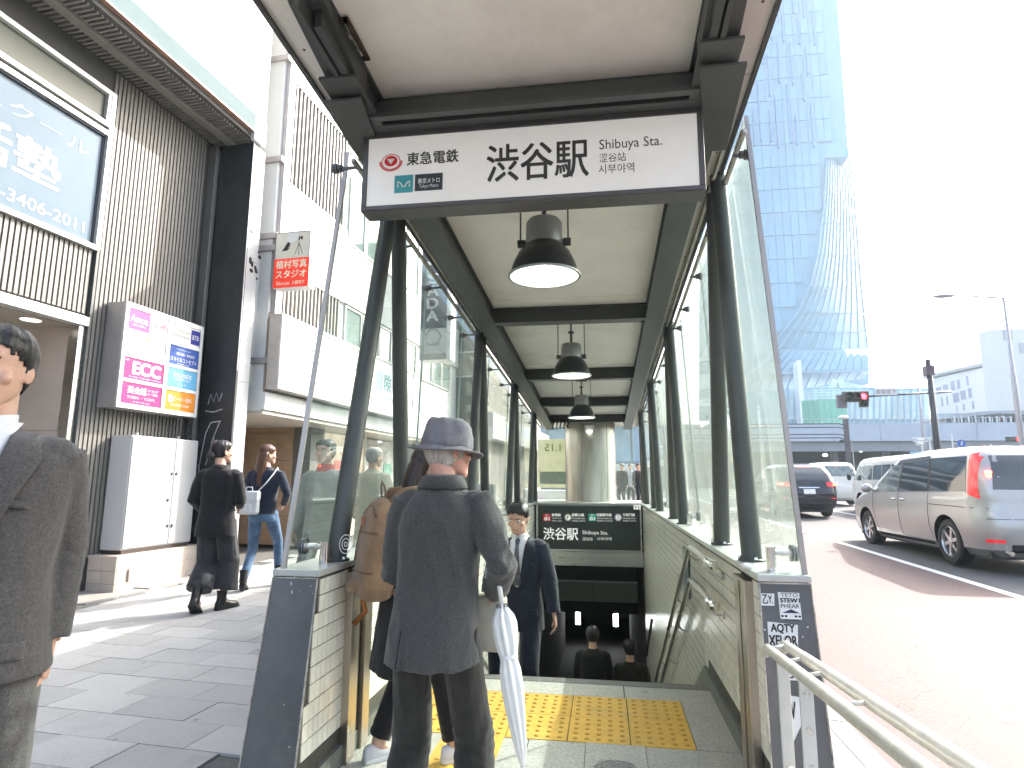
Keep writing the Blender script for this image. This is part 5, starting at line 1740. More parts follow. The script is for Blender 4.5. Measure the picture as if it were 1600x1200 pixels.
# white building with scattered windows
wb = thing('white_office', 'white office building with irregular slot windows beyond the crossing', 'building', (0, 0, 0))
A_, B_ = P(1452, 593, Y=140), P(1553, 574, Y=124)
dirv = (B_ - A_); dirv.z = 0
L_ = dirv.length
dirv.normalize()
nrm_ = Vector((dirv.y, -dirv.x, 0))
if nrm_.y > 0: nrm_ = -nrm_
WOF = mat('white_office_wall', (.74, .74, .75), .6, var=.03)
WWN = mat('lilac_window', (.36, .37, .50), .2, var=.2, scale=.3)
zt_ = A_.z
def wpoly(pts, y0=0.0, th=1.0):
    return [A_ + dirv * a + Vector((0, 0, z_ - A_.z)) + nrm_ * y0 for a, z_ in pts]
MB().prism(wpoly([(0, 0), (L_, 0), (L_, zt_), (0, zt_)]), (0, 0, 0), -nrm_ * 20).build('wall', WOF, wb)
MB().prism(wpoly([(-1, zt_ + .3), (L_ + .3, zt_ + .3), (L_ + .3, zt_ + .9), (-1, zt_ + .9)], .6), (0, 0, 0), -nrm_ * 6).build('roof_rail', mat('grey_roof_rail', (.42, .43, .48), .6), wb)
for (xa, ya, xb, yb) in ((1462, 601, 1471, 612), (1474, 599, 1482, 611), (1487, 596, 1493, 610), (1497, 595, 1502, 609), (1512, 592, 1515, 607), (1469, 618, 1471.5, 632), (1477.5, 617, 1480, 631), (1489, 615, 1498, 629),
                         (1501, 613, 1509, 627), (1513, 611, 1518, 626), (1544, 586, 1551, 601), (1546, 606, 1554, 622), (1549, 627, 1557, 640), (1492, 634, 1493.5, 646), (1502.5, 633, 1505, 643), (1516.5, 631, 1519.5, 643)):
    fa, fb = (xa - 1452) / 101 * L_, (xb - 1452) / 101 * L_
    za, zb = P(xa, ya, Y=134).z, P(xa, yb, Y=134).z
    MB().prism(wpoly([(fa, zb), (fb, zb), (fb, za), (fa, za)], .06), (0, 0, 0), -nrm_ * .3).build('window', WWN, wb)
wb2 = thing('pale_block', 'large plain pale building at the right edge behind the street lamp', 'building', (0, 0, 0))
p, q = P(1545, 515, Y=112), P(1680, 480, Y=112)
MB().box(p.x, q.x + 40, 112, 115, 0, p.z).build('wall', mat('pale_block_wall', (.70, .70, .69), .6, var=.03), wb2)
MB().box(P(1566, 515, Y=112).x, P(1580, 515, Y=112).x, 111.9, 112, P(1566, 532, Y=112).z, P(1566, 514, Y=112).z).build('vent', mat('pale_grey_vent', (.45, .46, .5), .5), wb2)
MB().box(P(1588, 515, Y=112).x, P(1620, 515, Y=112).x, 111.9, 112, P(1590, 552, Y=112).z, P(1590, 536, Y=112).z).build('vent', MATS['pale_grey_vent'], wb2)
ft = thing('distant_tower', 'faint pale tower far off at the right edge of the sky', 'tower', (0, 0, 0))
p = P(1577, 265, Y=420)
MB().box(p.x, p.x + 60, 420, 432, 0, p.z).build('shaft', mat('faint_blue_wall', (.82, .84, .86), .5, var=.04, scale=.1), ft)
for k in range(14):
    MB().box(p.x - .2, p.x + 60, 419.7, 420, 60 + k * 11, 61 + k * 11).build('floor_line', mat('faint_line', (.52, .60, .70), .5), ft)

# station roofs right of the bridge
stn = thing('glass_station', 'low bluish station frontage with long canopies right of the bridge', 'building', (0, 0, 0))
SBG = mat('station_blue_glass', (.26, .36, .42), .2, var=.3, scale=.3)
for (xa, ya, xb, yb, Y_, m_, nm) in ((1468, 646, 1700, 760, 92, mat('station_grey_wall', (.30, .36, .41), .5, var=.3, scale=.4), 'wall'), (1540, 644, 1585, 662, 91, SBG, 'glass_bay'), (1462, 662, 1720, 672, 88, mat('station_pale_green', (.46, .55, .55), .5), 'canopy'),
                                     (1486, 676, 1555, 692, 91, SBG, 'glass_bay'), (1560, 680, 1580, 690, 90, mat('station_white', (.68, .70, .72), .5), 'white_panel'), (1585, 668, 1720, 690, 90.5, SBG, 'glass_bay'), (1461, 655, 1484, 700, 87, mat('station_cream', (.55, .54, .48), .5), 'end_block'),
                                     (1484, 696, 1720, 707, 88, mat('station_lower', (.42, .48, .52), .5, var=.3, scale=.6), 'lower_band'), (1562, 646, 1569, 658, 90.4, mat('station_red', (.55, .2, .22), .5), 'red_panel')):
    p, q = P(xa, ya, Y=Y_), P(xb, yb, Y=Y_)
    MB().box(p.x, q.x, Y_, Y_ + 1.5, max(q.z, .3), p.z).build(nm, m_, stn)
MB().prism([P(1470, 651, Y=86), P(1500, 646, Y=86), P(1545, 642, Y=86), P(1620, 641, Y=86), P(1720, 645, Y=86), P(1720, 648, Y=86), P(1560, 646, Y=86), P(1470, 655, Y=86)], (0, 0, 0), (0, 8, 0)).build('roof_edge', mat('station_roof', (.34, .37, .42), .5), stn)
for k in range(12):
    p = P(1490 + k * 11, 650, Y=85.9)
    MB().box(p.x - .06, p.x + .06, 85.7, 85.9, .5, p.z).build('post', MATS['station_white'], stn)

# overpass
ov = thing('railway_overpass', 'long pale blue steel railway overpass crossing above the road', 'bridge', (0, 0, 0))
OB = mat('pale_blue_girder', (.46, .52, .60), .5, var=.05, scale=.5, dirt=.15, dirtcol=(.35, .38, .42), dscale=.6)
OZ0, OZ1 = 5.05, 6.65
for k in range(12):
    x0 = 1.0 + k * 4.0
    if x0 > 32 and k > 8: break
    MB().box(x0 + .01, x0 + 3.99, 60, 60.3, OZ0, OZ1).build('girder_plate', OB, ov)
    MB().box(x0 - .05, x0 + .05, 59.9, 60, OZ0, OZ1).build('stiffener', OB, ov)
MB().box(1, 37, 60.3, 70, OZ0 + .3, OZ1 - .6).build('deck', mat('girder_shadow', (.12, .13, .14), .7), ov)
MB().box(1, 37, 60.35, 61.0, 4.15, OZ0).build('lower_chord', mat('grey_chord', (.30, .32, .35), .6, var=.08), ov)
MB().box(1, 30, 66, 70, .6, 4.6).build('abutment', mat('dark_abutment', (.09, .095, .10), .8, var=.3), ov)
for k in range(7):
    MB().box(3 + k * 4.6, 3.5 + k * 4.6, 62, 62.6, .4, 4.5).build('pier', mat('grey_pier', (.2, .21, .22), .7), ov)
for x, y in ((1289, 711), (1345, 704), (1369, 702)):
    p = P(x, y, Y=61.9)
    MB().ell((p.x, 61.9, p.z), (.22, .05, .12), 10, 8).build('under_lamp', mat('under_lamp_glow', (1, 1, 1), .4, emis=5), ov)
# parapet clutter
for k in range(40):
    x = 14 + k * .55
    MB().box(x, x + .04, 60.1, 60.14, OZ1, OZ1 + .45).build('rail_post', OB, ov)
MB().box(14, 36, 60.1, 60.14, OZ1 + .45, OZ1 + .5).build('hand_rail', OB, ov)

# gantry with double ladder beams
gt = thing('overhead_gantry', 'dark steel gantry with two ladder-like beams in front of the overpass', 'gantry', (0, 0, 0))
GM = mat('gantry_steel', (.11, .10, .11), .5, .3, var=.1)
p = P(1323, 660, Y=46)
gx = p.x
MB().box(gx - .15, gx + .12, 46, 46.3, gz(46), P(1323, 655, Y=46).z).build('post', GM, gt)
for ya, yb in ((662, 667.5), (678.5, 684)):
    za, zb = P(1300, ya, Y=46).z, P(1300, yb, Y=46).z
    for z_ in (za, zb):
        MB().beam((5.0, 46.1, z_), (gx - .5, 46.1, z_), .07, .07).build('chord', GM, gt)
        MB().beam((gx - .5, 46.1, z_), (gx, 46.1, z_ - .15), .07, .07).build('chord_end', GM, gt)
    for k in range(11):
        x = 5.4 + k * .62
        if x < gx - .5:
            MB().box(x - .03, x + .03, 46.08, 46.12, zb, za).build('rung', GM, gt)
MB().ell((gx - .2, 46, P(1323, 652, Y=46).z), (.35, .2, .14), 10, 8).build('camera_housing', WHITE, gt, smooth=True)
MB().ell((P(1316, 688, Y=46).x, 46, P(1316, 689, Y=46).z), (.2, .15, .1), 10, 8).build('camera_housing', DGREY, gt, smooth=True)
MB().cyl((gx + .25, 46, gz(46)), (gx + .25, 46, P(1326, 700, Y=46).z + .5), .04, 8).build('side_pipe', CONC, gt)

# traffic signal
ts = thing('traffic_signal', 'traffic signal on a long arm from a dark pole, showing a red light', 'traffic light', (0, 0, 0))
SY_ = 32.0
top, bot = P(1449, 562, Y=SY_), P(1468, 715, Y=SY_)
sx = (P(1458, 640, Y=SY_)).x
PO_ = mat('signal_pole_grey', (.055, .05, .06), .45, .3, var=.08)
MB().tube([(sx, SY_, gz(SY_)), (sx, SY_, top.z)], [.16, .12], 14).build('pole', PO_, ts, smooth=True)
az = P(1400, 619, Y=SY_).z
ax = P(1352, 619, Y=SY_).x
MB().cyl((sx + .9, SY_, az + .18), (ax, SY_, az), .045, 10).build('arm', DGREY, ts, smooth=True)
MB().box(sx - .2, sx + .16, SY_ - .2, SY_ + .2, az + 1.0, az + 1.45).build('junction_box', mat('dull_box', (.10, .06, .08), .5), ts)
def lens(x, y, c_, e, nm, par, r=.155):
    p = P(x, y, Y=SY_ - .16)
    m_ = mat(nm + '_mat', c_, .3, emis=e)
    MB().lathe([(r, 0), (r * .8, .03), (0, .05)], (0, 0, 0), 18).xf(Matrix.Translation((p.x, SY_ - .15, p.z)) @ Matrix.Rotation(math.pi / 2, 4, 'X')).build(nm, m_, par, smooth=True)
    MB().lathe([(r * 1.12, 0), (r * 1.12, .22), (r * 1.16, .22), (r * 1.16, 0)], (0, 0, 0), 18).xf(Matrix.Translation((p.x, SY_ - .14, p.z)) @ Matrix.Rotation(math.pi / 2, 4, 'X')).build('visor', BLACK, par, smooth=True)
a_, b_ = P(1318, 628, Y=SY_ - .1), P(1357, 611, Y=SY_ - .1)
hd = MB().box(a_.x, b_.x, SY_ - .14, SY_ + .1, a_.z, b_.z).build('signal_head', DGREY, ts, bevel=.03)
lens(1326, 619.5, (.06, .09, .07), 0, 'green_lens', hd)
lens(1337.5, 619.5, (.10, .08, .03), 0, 'amber_lens', hd)
lens(1349, 619.5, (.9, .02, .03), 5.5, 'red_lens', hd)
a_, b_ = P(1344, 636, Y=SY_ - .1), P(1356.5, 626, Y=SY_ - .1)
h2 = MB().box(a_.x, b_.x, SY_ - .14, SY_ + .1, a_.z, b_.z).build('arrow_head', DGREY, ts, bevel=.03)
lens(1350, 631, (.05, .12, .08), 0, 'arrow_lens', h2, .12)
a_, b_ = P(1311, 637, Y=SY_), P(1324, 616, Y=SY_)
MB().box(a_.x, b_.x, SY_ + .1, SY_ + .35, a_.z, b_.z).build('rear_head', mat('rear_signal_grey', (.14, .14, .16), .5), ts, bevel=.03)
a_, b_ = P(1367, 618, Y=SY_), P(1400, 606, Y=SY_)
sp = MB().box(a_.x, b_.x, SY_ - .06, SY_ - .02, a_.z, b_.z).build('name_plate', mat('pale_name_plate', (.60, .60, .62), .4), ts)
text('lettering', '宮益坂下', sp, GREYP, ((a_.x + b_.x) / 2, SY_ - .065, (a_.z + b_.z) / 2), XD, ZD, .2, .9, .01)

def street_lamp(x, y, yb, Y_, x2, y2, label, r=.09):
    t = thing('street_lamp', label, 'street lamp', (P(x, y, Y=Y_).x, Y_, gz(Y_)), 0, 'street lamps along the right side')
    o = t.location
    h = P(x, y, Y=Y_).z - o.z
    MB().tube([(0, 0, 0), (0, 0, h * .62), (0, 0, h * .64), (0, 0, h)], [r * 1.15, r * .9, r * .7, r * .45], 12).build('pole', mat('pale_lamp_pole', (.40, .40, .44), .45, .3, var=.06), t, smooth=True)
    e = P(x2, y2, Y=Y_) - Vector(o)
    MB().tube([(0, 0, h - .02), (e.x * .5, 0, h * .5 + e.z * .5 + .03), (e.x + .45, 0, e.z)], [r * .45, r * .4, r * .35], 8).build('arm', MATS['pale_lamp_pole'], t, smooth=True)
    MB().ell((e.x + .15, 0, e.z), (.42, .14, .07), 14, 8).build('lamp_head', mat('lamp_head_grey', (.35, .36, .42), .4), t, smooth=True)
street_lamp(1568, 465, 712, 24.0, 1468, 463, 'nearer and taller pale street lamp at the right with its arm pointing left')
street_lamp(1431, 566, 712, 45.0, 1383, 572, 'farther smaller pale street lamp just left of the dark signal pole', .10)
# small signs and signals in the distance
rs_ = thing('round_road_sign', 'round blue road sign with a white arrow on a pale post beyond the cars', 'road sign', (0, 0, 0))
p = P(1502, 693, Y=34)
MB().lathe([(.19, 0), (.19, .02), (0, .02)], (0, 0, 0), 24).xf(Matrix.Translation(p) @ Matrix.Rotation(math.pi / 2, 4, 'X')).build('disc', mat('sign_blue', (.05, .16, .50), .4), rs_)
MB().prism([p + Vector((-.06, 0, -.08)), p + Vector((.02, 0, -.12)), p + Vector((.08, 0, .1)), p + Vector((0, 0, .12))], (0, -.03, 0), (0, -.022, 0)).build('white_arrow', PW_, rs_)
MB().cyl((P(1490, 700, Y=34).x, 34.05, .4), (P(1490, 700, Y=34).x, 34.05, p.z + .5), .035, 8).beam((P(1490, 700, Y=34).x, 34.05, p.z), (p.x, 34.05, p.z), .04, .04).build('post', WHITE, rs_)
f2 = thing('far_signal', 'small distant traffic signal glowing red above the silver minivan', 'traffic light', (0, 0, 0))
p = P(1536, 702, Y=40)
MB().box(p.x - .45, p.x + .3, 40, 40.2, p.z - .16, p.z + .16).build('signal_head', DGREY, f2)
MB().ell((p.x + .05, 39.97, p.z), (.19, .06, .19), 12, 8).build('red_lens', mat('far_red_lens', (.9, .03, .03), .4, emis=2.5), f2)
MB().cyl((p.x + .5, 40.1, .4), (p.x + .5, 40.1, p.z + .3), .06).beam((p.x + .5, 40.1, p.z), (p.x, 40.1, p.z), .05, .05).build('post', WHITE, f2)
f3 = thing('far_signal', 'tiny distant traffic signal at the right edge with a red and white lamp', 'traffic light', (0, 0, 0))
p = P(1590, 686, Y=44)
MB().box(p.x - .6, p.x + .6, 44, 44.2, p.z - .15, p.z + .15).build('signal_head', DGREY, f3)
MB().ell((p.x + .1, 43.97, p.z), (.17, .06, .17), 12, 8).build('red_lens', MATS['far_red_lens'], f3)
MB().cyl((p.x + .9, 44.1, .4), (p.x + .9, 44.1, p.z + .3), .06).beam((p.x + .9, 44.1, p.z), (p.x, 44.1, p.z), .05, .05).build('post', WHITE, f3)
for k, (x, y0, y1, Y_) in enumerate(((1452, 684, 720, 38), (1440, 690, 720, 36))):
    pl_ = thing('signal_post', ('pale post with crossbar and camera' if k == 0 else 'short pale post with small box') + ' at the crossing beside the dark pole', 'post', (P(x, y0, Y=Y_).x, Y_, gz(Y_)))
    h = P(x, y0, Y=Y_).z - gz(Y_)
    MB().cyl((0, 0, 0), (0, 0, h), .05, 8).build('pole', WHITE, pl_)
    MB().beam((-.9 + k * .5, 0, h), (.3, 0, h), .06, .06).build('crossbar', WHITE, pl_)
    MB().ell((-.5 + k * .4, 0, h - .12), (.22, .1, .1), 10, 6).build('camera', WPAN, pl_)

# ================================================================== VEHICLES
def interp(tab, z, i):
    if z <= tab[0][0]:
        return tab[0][i]
    for a, b_ in zip(tab, tab[1:]):
        if z <= b_[0]:
            f = (z - a[0]) / (b_[0] - a[0])
            return a[i] + (b_[i] - a[i]) * f
    return tab[-1][i]

class Car:
    """tab rows: z, half width, rear y, front y, corner radius"""
    def __init__(s, name, label, tab, paint, loc, rz=0.0, wheel_y=(-1.45, 1.45), wr=.33, scale=1.0, group=None, hub='alloy'):
        s.t = thing(name, label, 'car' if name != 'white_van' else 'van', loc, rz, group)
        s.t.scale = (scale,) * 3
        s.tab = tab
        s.paint = paint
        zs = []
        for a, b_ in zip(tab, tab[1:]):
            n = max(1, int((b_[0] - a[0]) / .06))
            zs += [a[0] + (b_[0] - a[0]) * k / n for k in range(n)]
        zs.append(tab[-1][0])
        rings = []
        for z in zs:
            w, yr, yf, rc = (interp(tab, z, i) for i in (1, 2, 3, 4))
            rings.append([(x, y, z) for x, y in s.plan(w, yr, yf, rc)])
        m_ = MB().loft(rings)
        me = m_.mesh('body', [paint, mat('wheel_well_black', (.01, .01, .01), .9)], True)
        o = bpy.data.objects.new('body', me)
        COL.objects.link(o)
        cu = MB()
        for wy in wheel_y:
            for sx in (-1, 1):
                W = interp(tab, .5, 1)
                a, b_ = sorted((sx * (W - .26), sx * (W + .2)))
                rr = wr + .045
                cu.loft([[(x_, wy + rr * math.cos(2 * math.pi * k / 28), wr + .02 + rr * math.sin(2 * math.pi * k / 28)) for k in range(28)][:: (1 if x_ == a else 1)] for x_ in (a, b_)], 1)
        cme = cu.mesh('cut', [paint, MATS['wheel_well_black']])
        co = bpy.data.objects.new('cut', cme)
        COL.objects.link(co)
        bmd = o.modifiers.new('b', 'BOOLEAN')
        bmd.operation = 'DIFFERENCE'
        bmd.object = co
        bmd.solver = 'EXACT'
        dg = bpy.context.evaluated_depsgraph_get()
        dg.update()
        me2 = bpy.data.meshes.new_from_object(o.evaluated_get(dg))
        bpy.data.objects.remove(co)
        o.modifiers.clear()
        o.data = me2
        me2.name = 'body'
        bm = bmesh.new()
        bm.from_mesh(me2)
        for e in bm.edges:
            if len(e.link_faces) == 2 and e.calc_face_angle(0) > math.radians(28):
                e.smooth = False
        for f in bm.faces:
            f.smooth = True
        bm.to_mesh(me2)
        bm.free()
        o.parent = s.t
        s.body = o
        for wy in wheel_y:
            for sx in (-1, 1):
                s.wheel(sx, wy, wr, hub)
        MB().box(-interp(tab, .3, 1) + .12, interp(tab, .3, 1) - .12, interp(tab, .4, 2) + .15, interp(tab, .4, 3) - .2, .17, .32).build('underbody', BLACK, s.t)

    def plan(s, w, yr, yf, rc, n=7, ny=14, nx=6):
        pts = []
        rc = min(rc, w * .9, (yf - yr) * .45)
        def bow(x, y):
            return x * (1 - .03 * (abs(y) / 2.4) ** 3)
        for k in range(nx):
            pts.append((-w + rc + (2 * w - 2 * rc) * k / nx, yr))
        for k in range(n):
            a = math.pi / 2 * k / n
            pts.append((w - rc + rc * math.sin(a), yr + rc - rc * math.cos(a)))
        for k in range(ny):
            pts.append((w, yr + rc + (yf - yr - 2 * rc) * k / ny))
        for k in range(n):
            a = math.pi / 2 * k / n
            pts.append((w - rc + rc * math.cos(a), yf - rc + rc * math.sin(a)))
        for k in range(nx):
            pts.append((w - rc - (2 * w - 2 * rc) * k / nx, yf))
        for k in range(n):
            a = math.pi / 2 * k / n
            pts.append((-w + rc - rc * math.sin(a), yf - rc + rc * math.cos(a)))
        for k in range(ny):
            pts.append((-w, yf - rc - (yf - yr - 2 * rc) * k / ny))
        for k in range(n):
            a = math.pi / 2 * k / n
            pts.append((-w + rc - rc * math.cos(a), yr + rc - rc * math.sin(a)))
        return [(bow(x, y), y) for x, y in pts]

    def sx(s, y, z):
        w, yr, yf, rc = (interp(s.tab, z, i) for i in (1, 2, 3, 4))
        rc = min(rc, w * .9, (yf - yr) * .45)
        x = w
        if y < yr + rc:
            d = min(rc, yr + rc - y)
            x = w - rc + math.sqrt(max(0, rc * rc - d * d))
        if y > yf - rc:
            d = min(rc, y - yf + rc)
            x = w - rc + math.sqrt(max(0, rc * rc - d * d))
        return x * (1 - .03 * (abs(y) / 2.4) ** 3)

    def side(s, nm, q, m_, off=.004, n=8, sides=(-1, 1), par=None):
        """q: four (y, z) corners on the flank"""
        out = None
        for sd in sides:
            vs, fs = [], []
            for i in range(n + 1):
                for j in range(n + 1):
                    a, b_ = i / n, j / n
                    y = (q[0][0] * (1 - a) + q[1][0] * a) * (1 - b_) + (q[3][0] * (1 - a) + q[2][0] * a) * b_
                    z = (q[0][1] * (1 - a) + q[1][1] * a) * (1 - b_) + (q[3][1] * (1 - a) + q[2][1] * a) * b_
                    vs.append((sd * (s.sx(y, z) + off), y, z))
            for i in range(n):
                for j in range(n):
                    a = i * (n + 1) + j
                    f = (a, a + n + 1, a + n + 2, a + 1)
                    fs.append(f if sd > 0 else f[::-1])
            out = MB().add(vs, fs).build(nm, m_, par or s.t, smooth=True)
        return out

    def end(s, nm, xa, xb, za, zb, m_, off=.004, rear=True, n=10, shrink=0.0):
        vs, fs = [], []
        for i in range(n + 1):
            for j in range(n + 1):
                z = za + (zb - za) * j / n
                k = 1 - shrink * j / n
                x = (xa + (xb - xa) * i / n) * k
                w, yr, yf, rc = (interp(s.tab, z, q) for q in (1, 2, 3, 4))
                rc = min(rc, w * .9)
                d = max(0, min(rc * .999, abs(x) - (w - rc)))
                dy = rc - math.sqrt(max(rc * rc - d * d, 0))
                y = yr + dy - off if rear else yf - dy + off
                vs.append((x, y, z))
        for i in range(n):
            for j in range(n):
                a = i * (n + 1) + j
                f = (a, a + n + 1, a + n + 2, a + 1)
                fs.append(f if rear else f[::-1])
        return MB().add(vs, fs).build(nm, m_, s.t, smooth=True)

    def seam(s, pts, w=.006, m_=None, nm='door_seam', off=.0015, sides=(-1, 1)):
        for sd in sides:
            path = []
            for (a, b_) in zip(pts, pts[1:]):
                for k in range(8):
                    f = k / 8
                    y, z = a[0] + (b_[0] - a[0]) * f, a[1] + (b_[1] - a[1]) * f
                    path.append((sd * (s.sx(y, z) + off), y, z))
            y, z = pts[-1]
            path.append((sd * (s.sx(y, z) + off), y, z))
            MB().tube(path, w / 2, 4).build(nm, m_ or BLACK, s.t)

    def wheel(s, sx, wy, r, hub):
        W = interp(s.tab, .5, 1) - .02
        t = bpy.data.objects.new('wheel', None)
        COL.objects.link(t)
        t.parent = s.t
        t.location = (sx * (W - .11), wy, r)
        t.rotation_euler = (0, 0, 0 if sx > 0 else math.pi)
        m_ = MB().lathe([(r * .66, .10), (r * .72, .112), (r * .93, .105), (r, .07), (r, -.07), (r * .93, -.105), (r * .66, -.10)], (0, 0, 0), 36, axis='X')
        m_.build('tyre', RUBBER, t, smooth=True, auto=30)
        RM = mat('alloy_rim', (.55, .55, .56), .25, .85, var=.05)
        m_ = MB().lathe([(r * .67, .10), (r * .645, .104), (r * .62, .085), (r * .60, .02), (0, .02)], (0, 0, 0), 36, axis='X')
        m_.build('rim', RM if hub == 'alloy' else mat('steel_wheel', (.4, .4, .4), .4, .5), t, smooth=True, auto=30)
        MB().lathe([(r * .60, .022), (r * .2, .022)], (0, 0, 0), 24, axis='X').build('brake_shadow', BLACK, t)
        m_ = MB()
        if hub == 'alloy':
            for k in range(6):
                a = k * math.pi / 3 + .3
                ca, sa = math.cos(a), math.sin(a)
                d = Vector((0, ca, sa)); e = Vector((0, -sa, ca))
                p0, p1 = Vector((.085, 0, 0)) + d * r * .10, Vector((.082, 0, 0)) + d * r * .62
                m_.hexa([p0 - e * .032 - Vector((.05, 0, 0)), p1 - e * .022 - Vector((.05, 0, 0)), p1 + e * .022 - Vector((.05, 0, 0)), p0 + e * .032 - Vector((.05, 0, 0))],
                        [p0 - e * .030, p1 - e * .020, p1 + e * .020, p0 + e * .030])
            m_.lathe([(r * .19, .04), (r * .18, .092), (0, .096)], (0, 0, 0), 18, axis='X')
        else:
            m_.lathe([(r * .5, .05), (r * .45, .095), (r * .2, .10), (0, .085)], (0, 0, 0), 20, axis='X')
        m_.build('spokes', RM, t, smooth=True, auto=30)

def paint(name, col, rough=.28, metal=.5, coat=.8):
    m_ = mat(name, col, rough, metal, var=.03, scale=2, coat=coat, dirt=.1, dirtcol=(.3, .28, .25), dscale=2)
    return m_
CGL = mat('car_glass', (.012, .016, .018), .04, var=.2, spec=.9, coat=1.0)
CGL2 = mat('car_glass_pale', (.16, .20, .19), .05, var=.5, scale=2.5, spec=.9, coat=1.0)
TAILR = mat('tail_lamp_red', (.50, .012, .015), .15, var=.15, scale=20, coat=1, emis=.25)
TAILG = mat('tail_lamp_glow', (1, .1, .02), .3, emis=7, ecol=(1, .12, .03))
SILV = paint('silver_car_paint', (.42, .412, .41), .30, .55)
PLATEM = mat('number_plate_white', (.75, .75, .75), .4)

tabM = [(.20, .78, -2.28, 2.20, .25), (.30, .86, -2.40, 2.36, .35), (.55, .895, -2.44, 2.42, .38), (.72, .90, -2.42, 2.40, .38), (.86, .895, -2.37, 2.25, .36), (.97, .885, -2.36, 1.95, .34),
        (1.03, .875, -2.35, 1.55, .30), (1.08, .865, -2.34, 1.38, .28), (1.30, .815, -2.30, 1.02, .24), (1.52, .755, -2.22, .62, .22), (1.64, .715, -2.14, .36, .22), (1.70, .66, -2.05, .16, .25), (1.745, .54, -1.85, -.15, .3), (1.765, .36, -1.5, -.5, .3)]
c = Car('silver_minivan', 'silver minivan with red tail lamps driving away in the near lane', tabM, SILV, (6.26, 12.30, gz(12.3) - .045), -.01, wheel_y=(-1.45, 1.50), wr=.335, scale=1.04, group=None)
c.side('rear_quarter_window', [(-2.02, 1.085), (-1.02, 1.075), (-.93, 1.60), (-1.90, 1.60)], CGL)
c.side('side_window', [(-.95, 1.075), (.02, 1.065), (-.0, 1.61), (-.86, 1.61)], CGL)
c.side('side_window', [(.08, 1.065), (1.02, 1.05), (.40, 1.56), (.05, 1.61)], CGL2)
c.side('window_sill_trim', [(-2.02, 1.068), (1.1, 1.04), (1.1, 1.05), (-2.02, 1.082)], mat('chrome_trim', (.6, .6, .6), .15, 1), off=.006)
c.side('pillar_trim', [(-1.02, 1.08), (-.95, 1.08), (-.86, 1.6), (-.93, 1.6)], BLACK, off=.0045)
c.side('pillar_trim', [(.02, 1.07), (.08, 1.07), (.05, 1.6), (0, 1.6)], BLACK, off=.0045)
c.side('rain_visor', [(-.9, 1.58), (.55, 1.52), (.35, 1.60), (-.86, 1.645)], mat('smoke_visor', (.05, .045, .04), .2, coat=1), off=.012)
c.end('rear_window', -.66, .66, 1.12, 1.60, CGL, shrink=.12)
c.side('rear_window_wrap', [(-2.33, 1.12), (-2.20, 1.12), (-2.10, 1.6), (-2.2, 1.6)], SILV, off=.001)
for sd in (-1, 1):
    c.side('tail_lamp', [(-2.25, .99), (-2.08, 1.05), (-1.97, 1.62), (-2.13, 1.66)], TAILR, off=.012, sides=(sd,))
    p0 = c.sx(-2.26, 1.33)
    MB().ell((sd * (p0 - .0), -2.275, 1.36), (.05, .03, .02), 10, 6).build('lamp_glow', TAILG, c.t)
    MB().ell((sd * (p0 - .0), -2.275, 1.31), (.035, .03, .015), 10, 6).build('lamp_glow', TAILG, c.t)
    mr = MB().ell((sd * .98, 1.14, 1.10), (.10, .065, .085), 14, 10)
    mr.beam((sd * .86, 1.16, 1.07), (sd * .96, 1.15, 1.08), .05, .03)
    mr.build('door_mirror', SILV, c.t, smooth=True)
c.end('bumper_reflector', -.80, -.62, .40, .44, TAILR, off=.008)
c.end('bumper_reflector', .62, .80, .40, .44, TAILR, off=.008)
c.end('bumper_insert', -.55, .55, .27, .38, BLACK, off=.006)
c.end('number_plate', -.17, .17, .80, .95, PLATEM, off=.012)
text('lettering', '品川 300', c.t, GREYP, (0, -2.42, .925), XD, ZD, .03, .18, .0)
text('lettering', '53-08', c.t, mat('plate_green', (.02, .18, .08), .5), (0, -2.425, .86), XD, ZD, .07, .27, .02)
c.end('plate_garnish', -.30, .30, .965, 1.0, mat('chrome_trim', (.6, .6, .6), .15, 1), off=.02)
c.end('tailgate_seam', -.78, .78, .715, .722, BLACK, off=.003)
c.end('wiper', -.05, .30, 1.13, 1.15, BLACK, off=.03)
c.seam([(.05, 1.05), (.06, .70), (.02, .32)])
c.seam([(-.98, 1.06), (-.97, .55), (-1.02, .34)])
c.seam([(1.12, 1.02), (1.12, .7), (1.0, .36)])
c.seam([(1.0, .34), (-1.02, .30)])
c.seam([(-2.30, .86), (-1.0, .88)], .012, nm='slide_rail')
c.side('rocker_trim', [(-1.0, .24), (1.05, .24), (1.05, .29), (-1.0, .29)], BLACK, off=.003)
for y in (.22, -.12):
    MB().ell((-(c.sx(y, .92) + .015), y, .92), (.022, .10, .022), 12, 8).build('door_handle', SILV, c.t, smooth=True)
    MB().ell(((c.sx(y, .92) + .015), y, .92), (.022, .10, .022), 12, 8).build('door_handle', SILV, c.t, smooth=True)
MB().cyl((-.62, -2.40, .28), (-.62, -2.52, .27), .03).build('exhaust_pipe', CHROME, c.t)

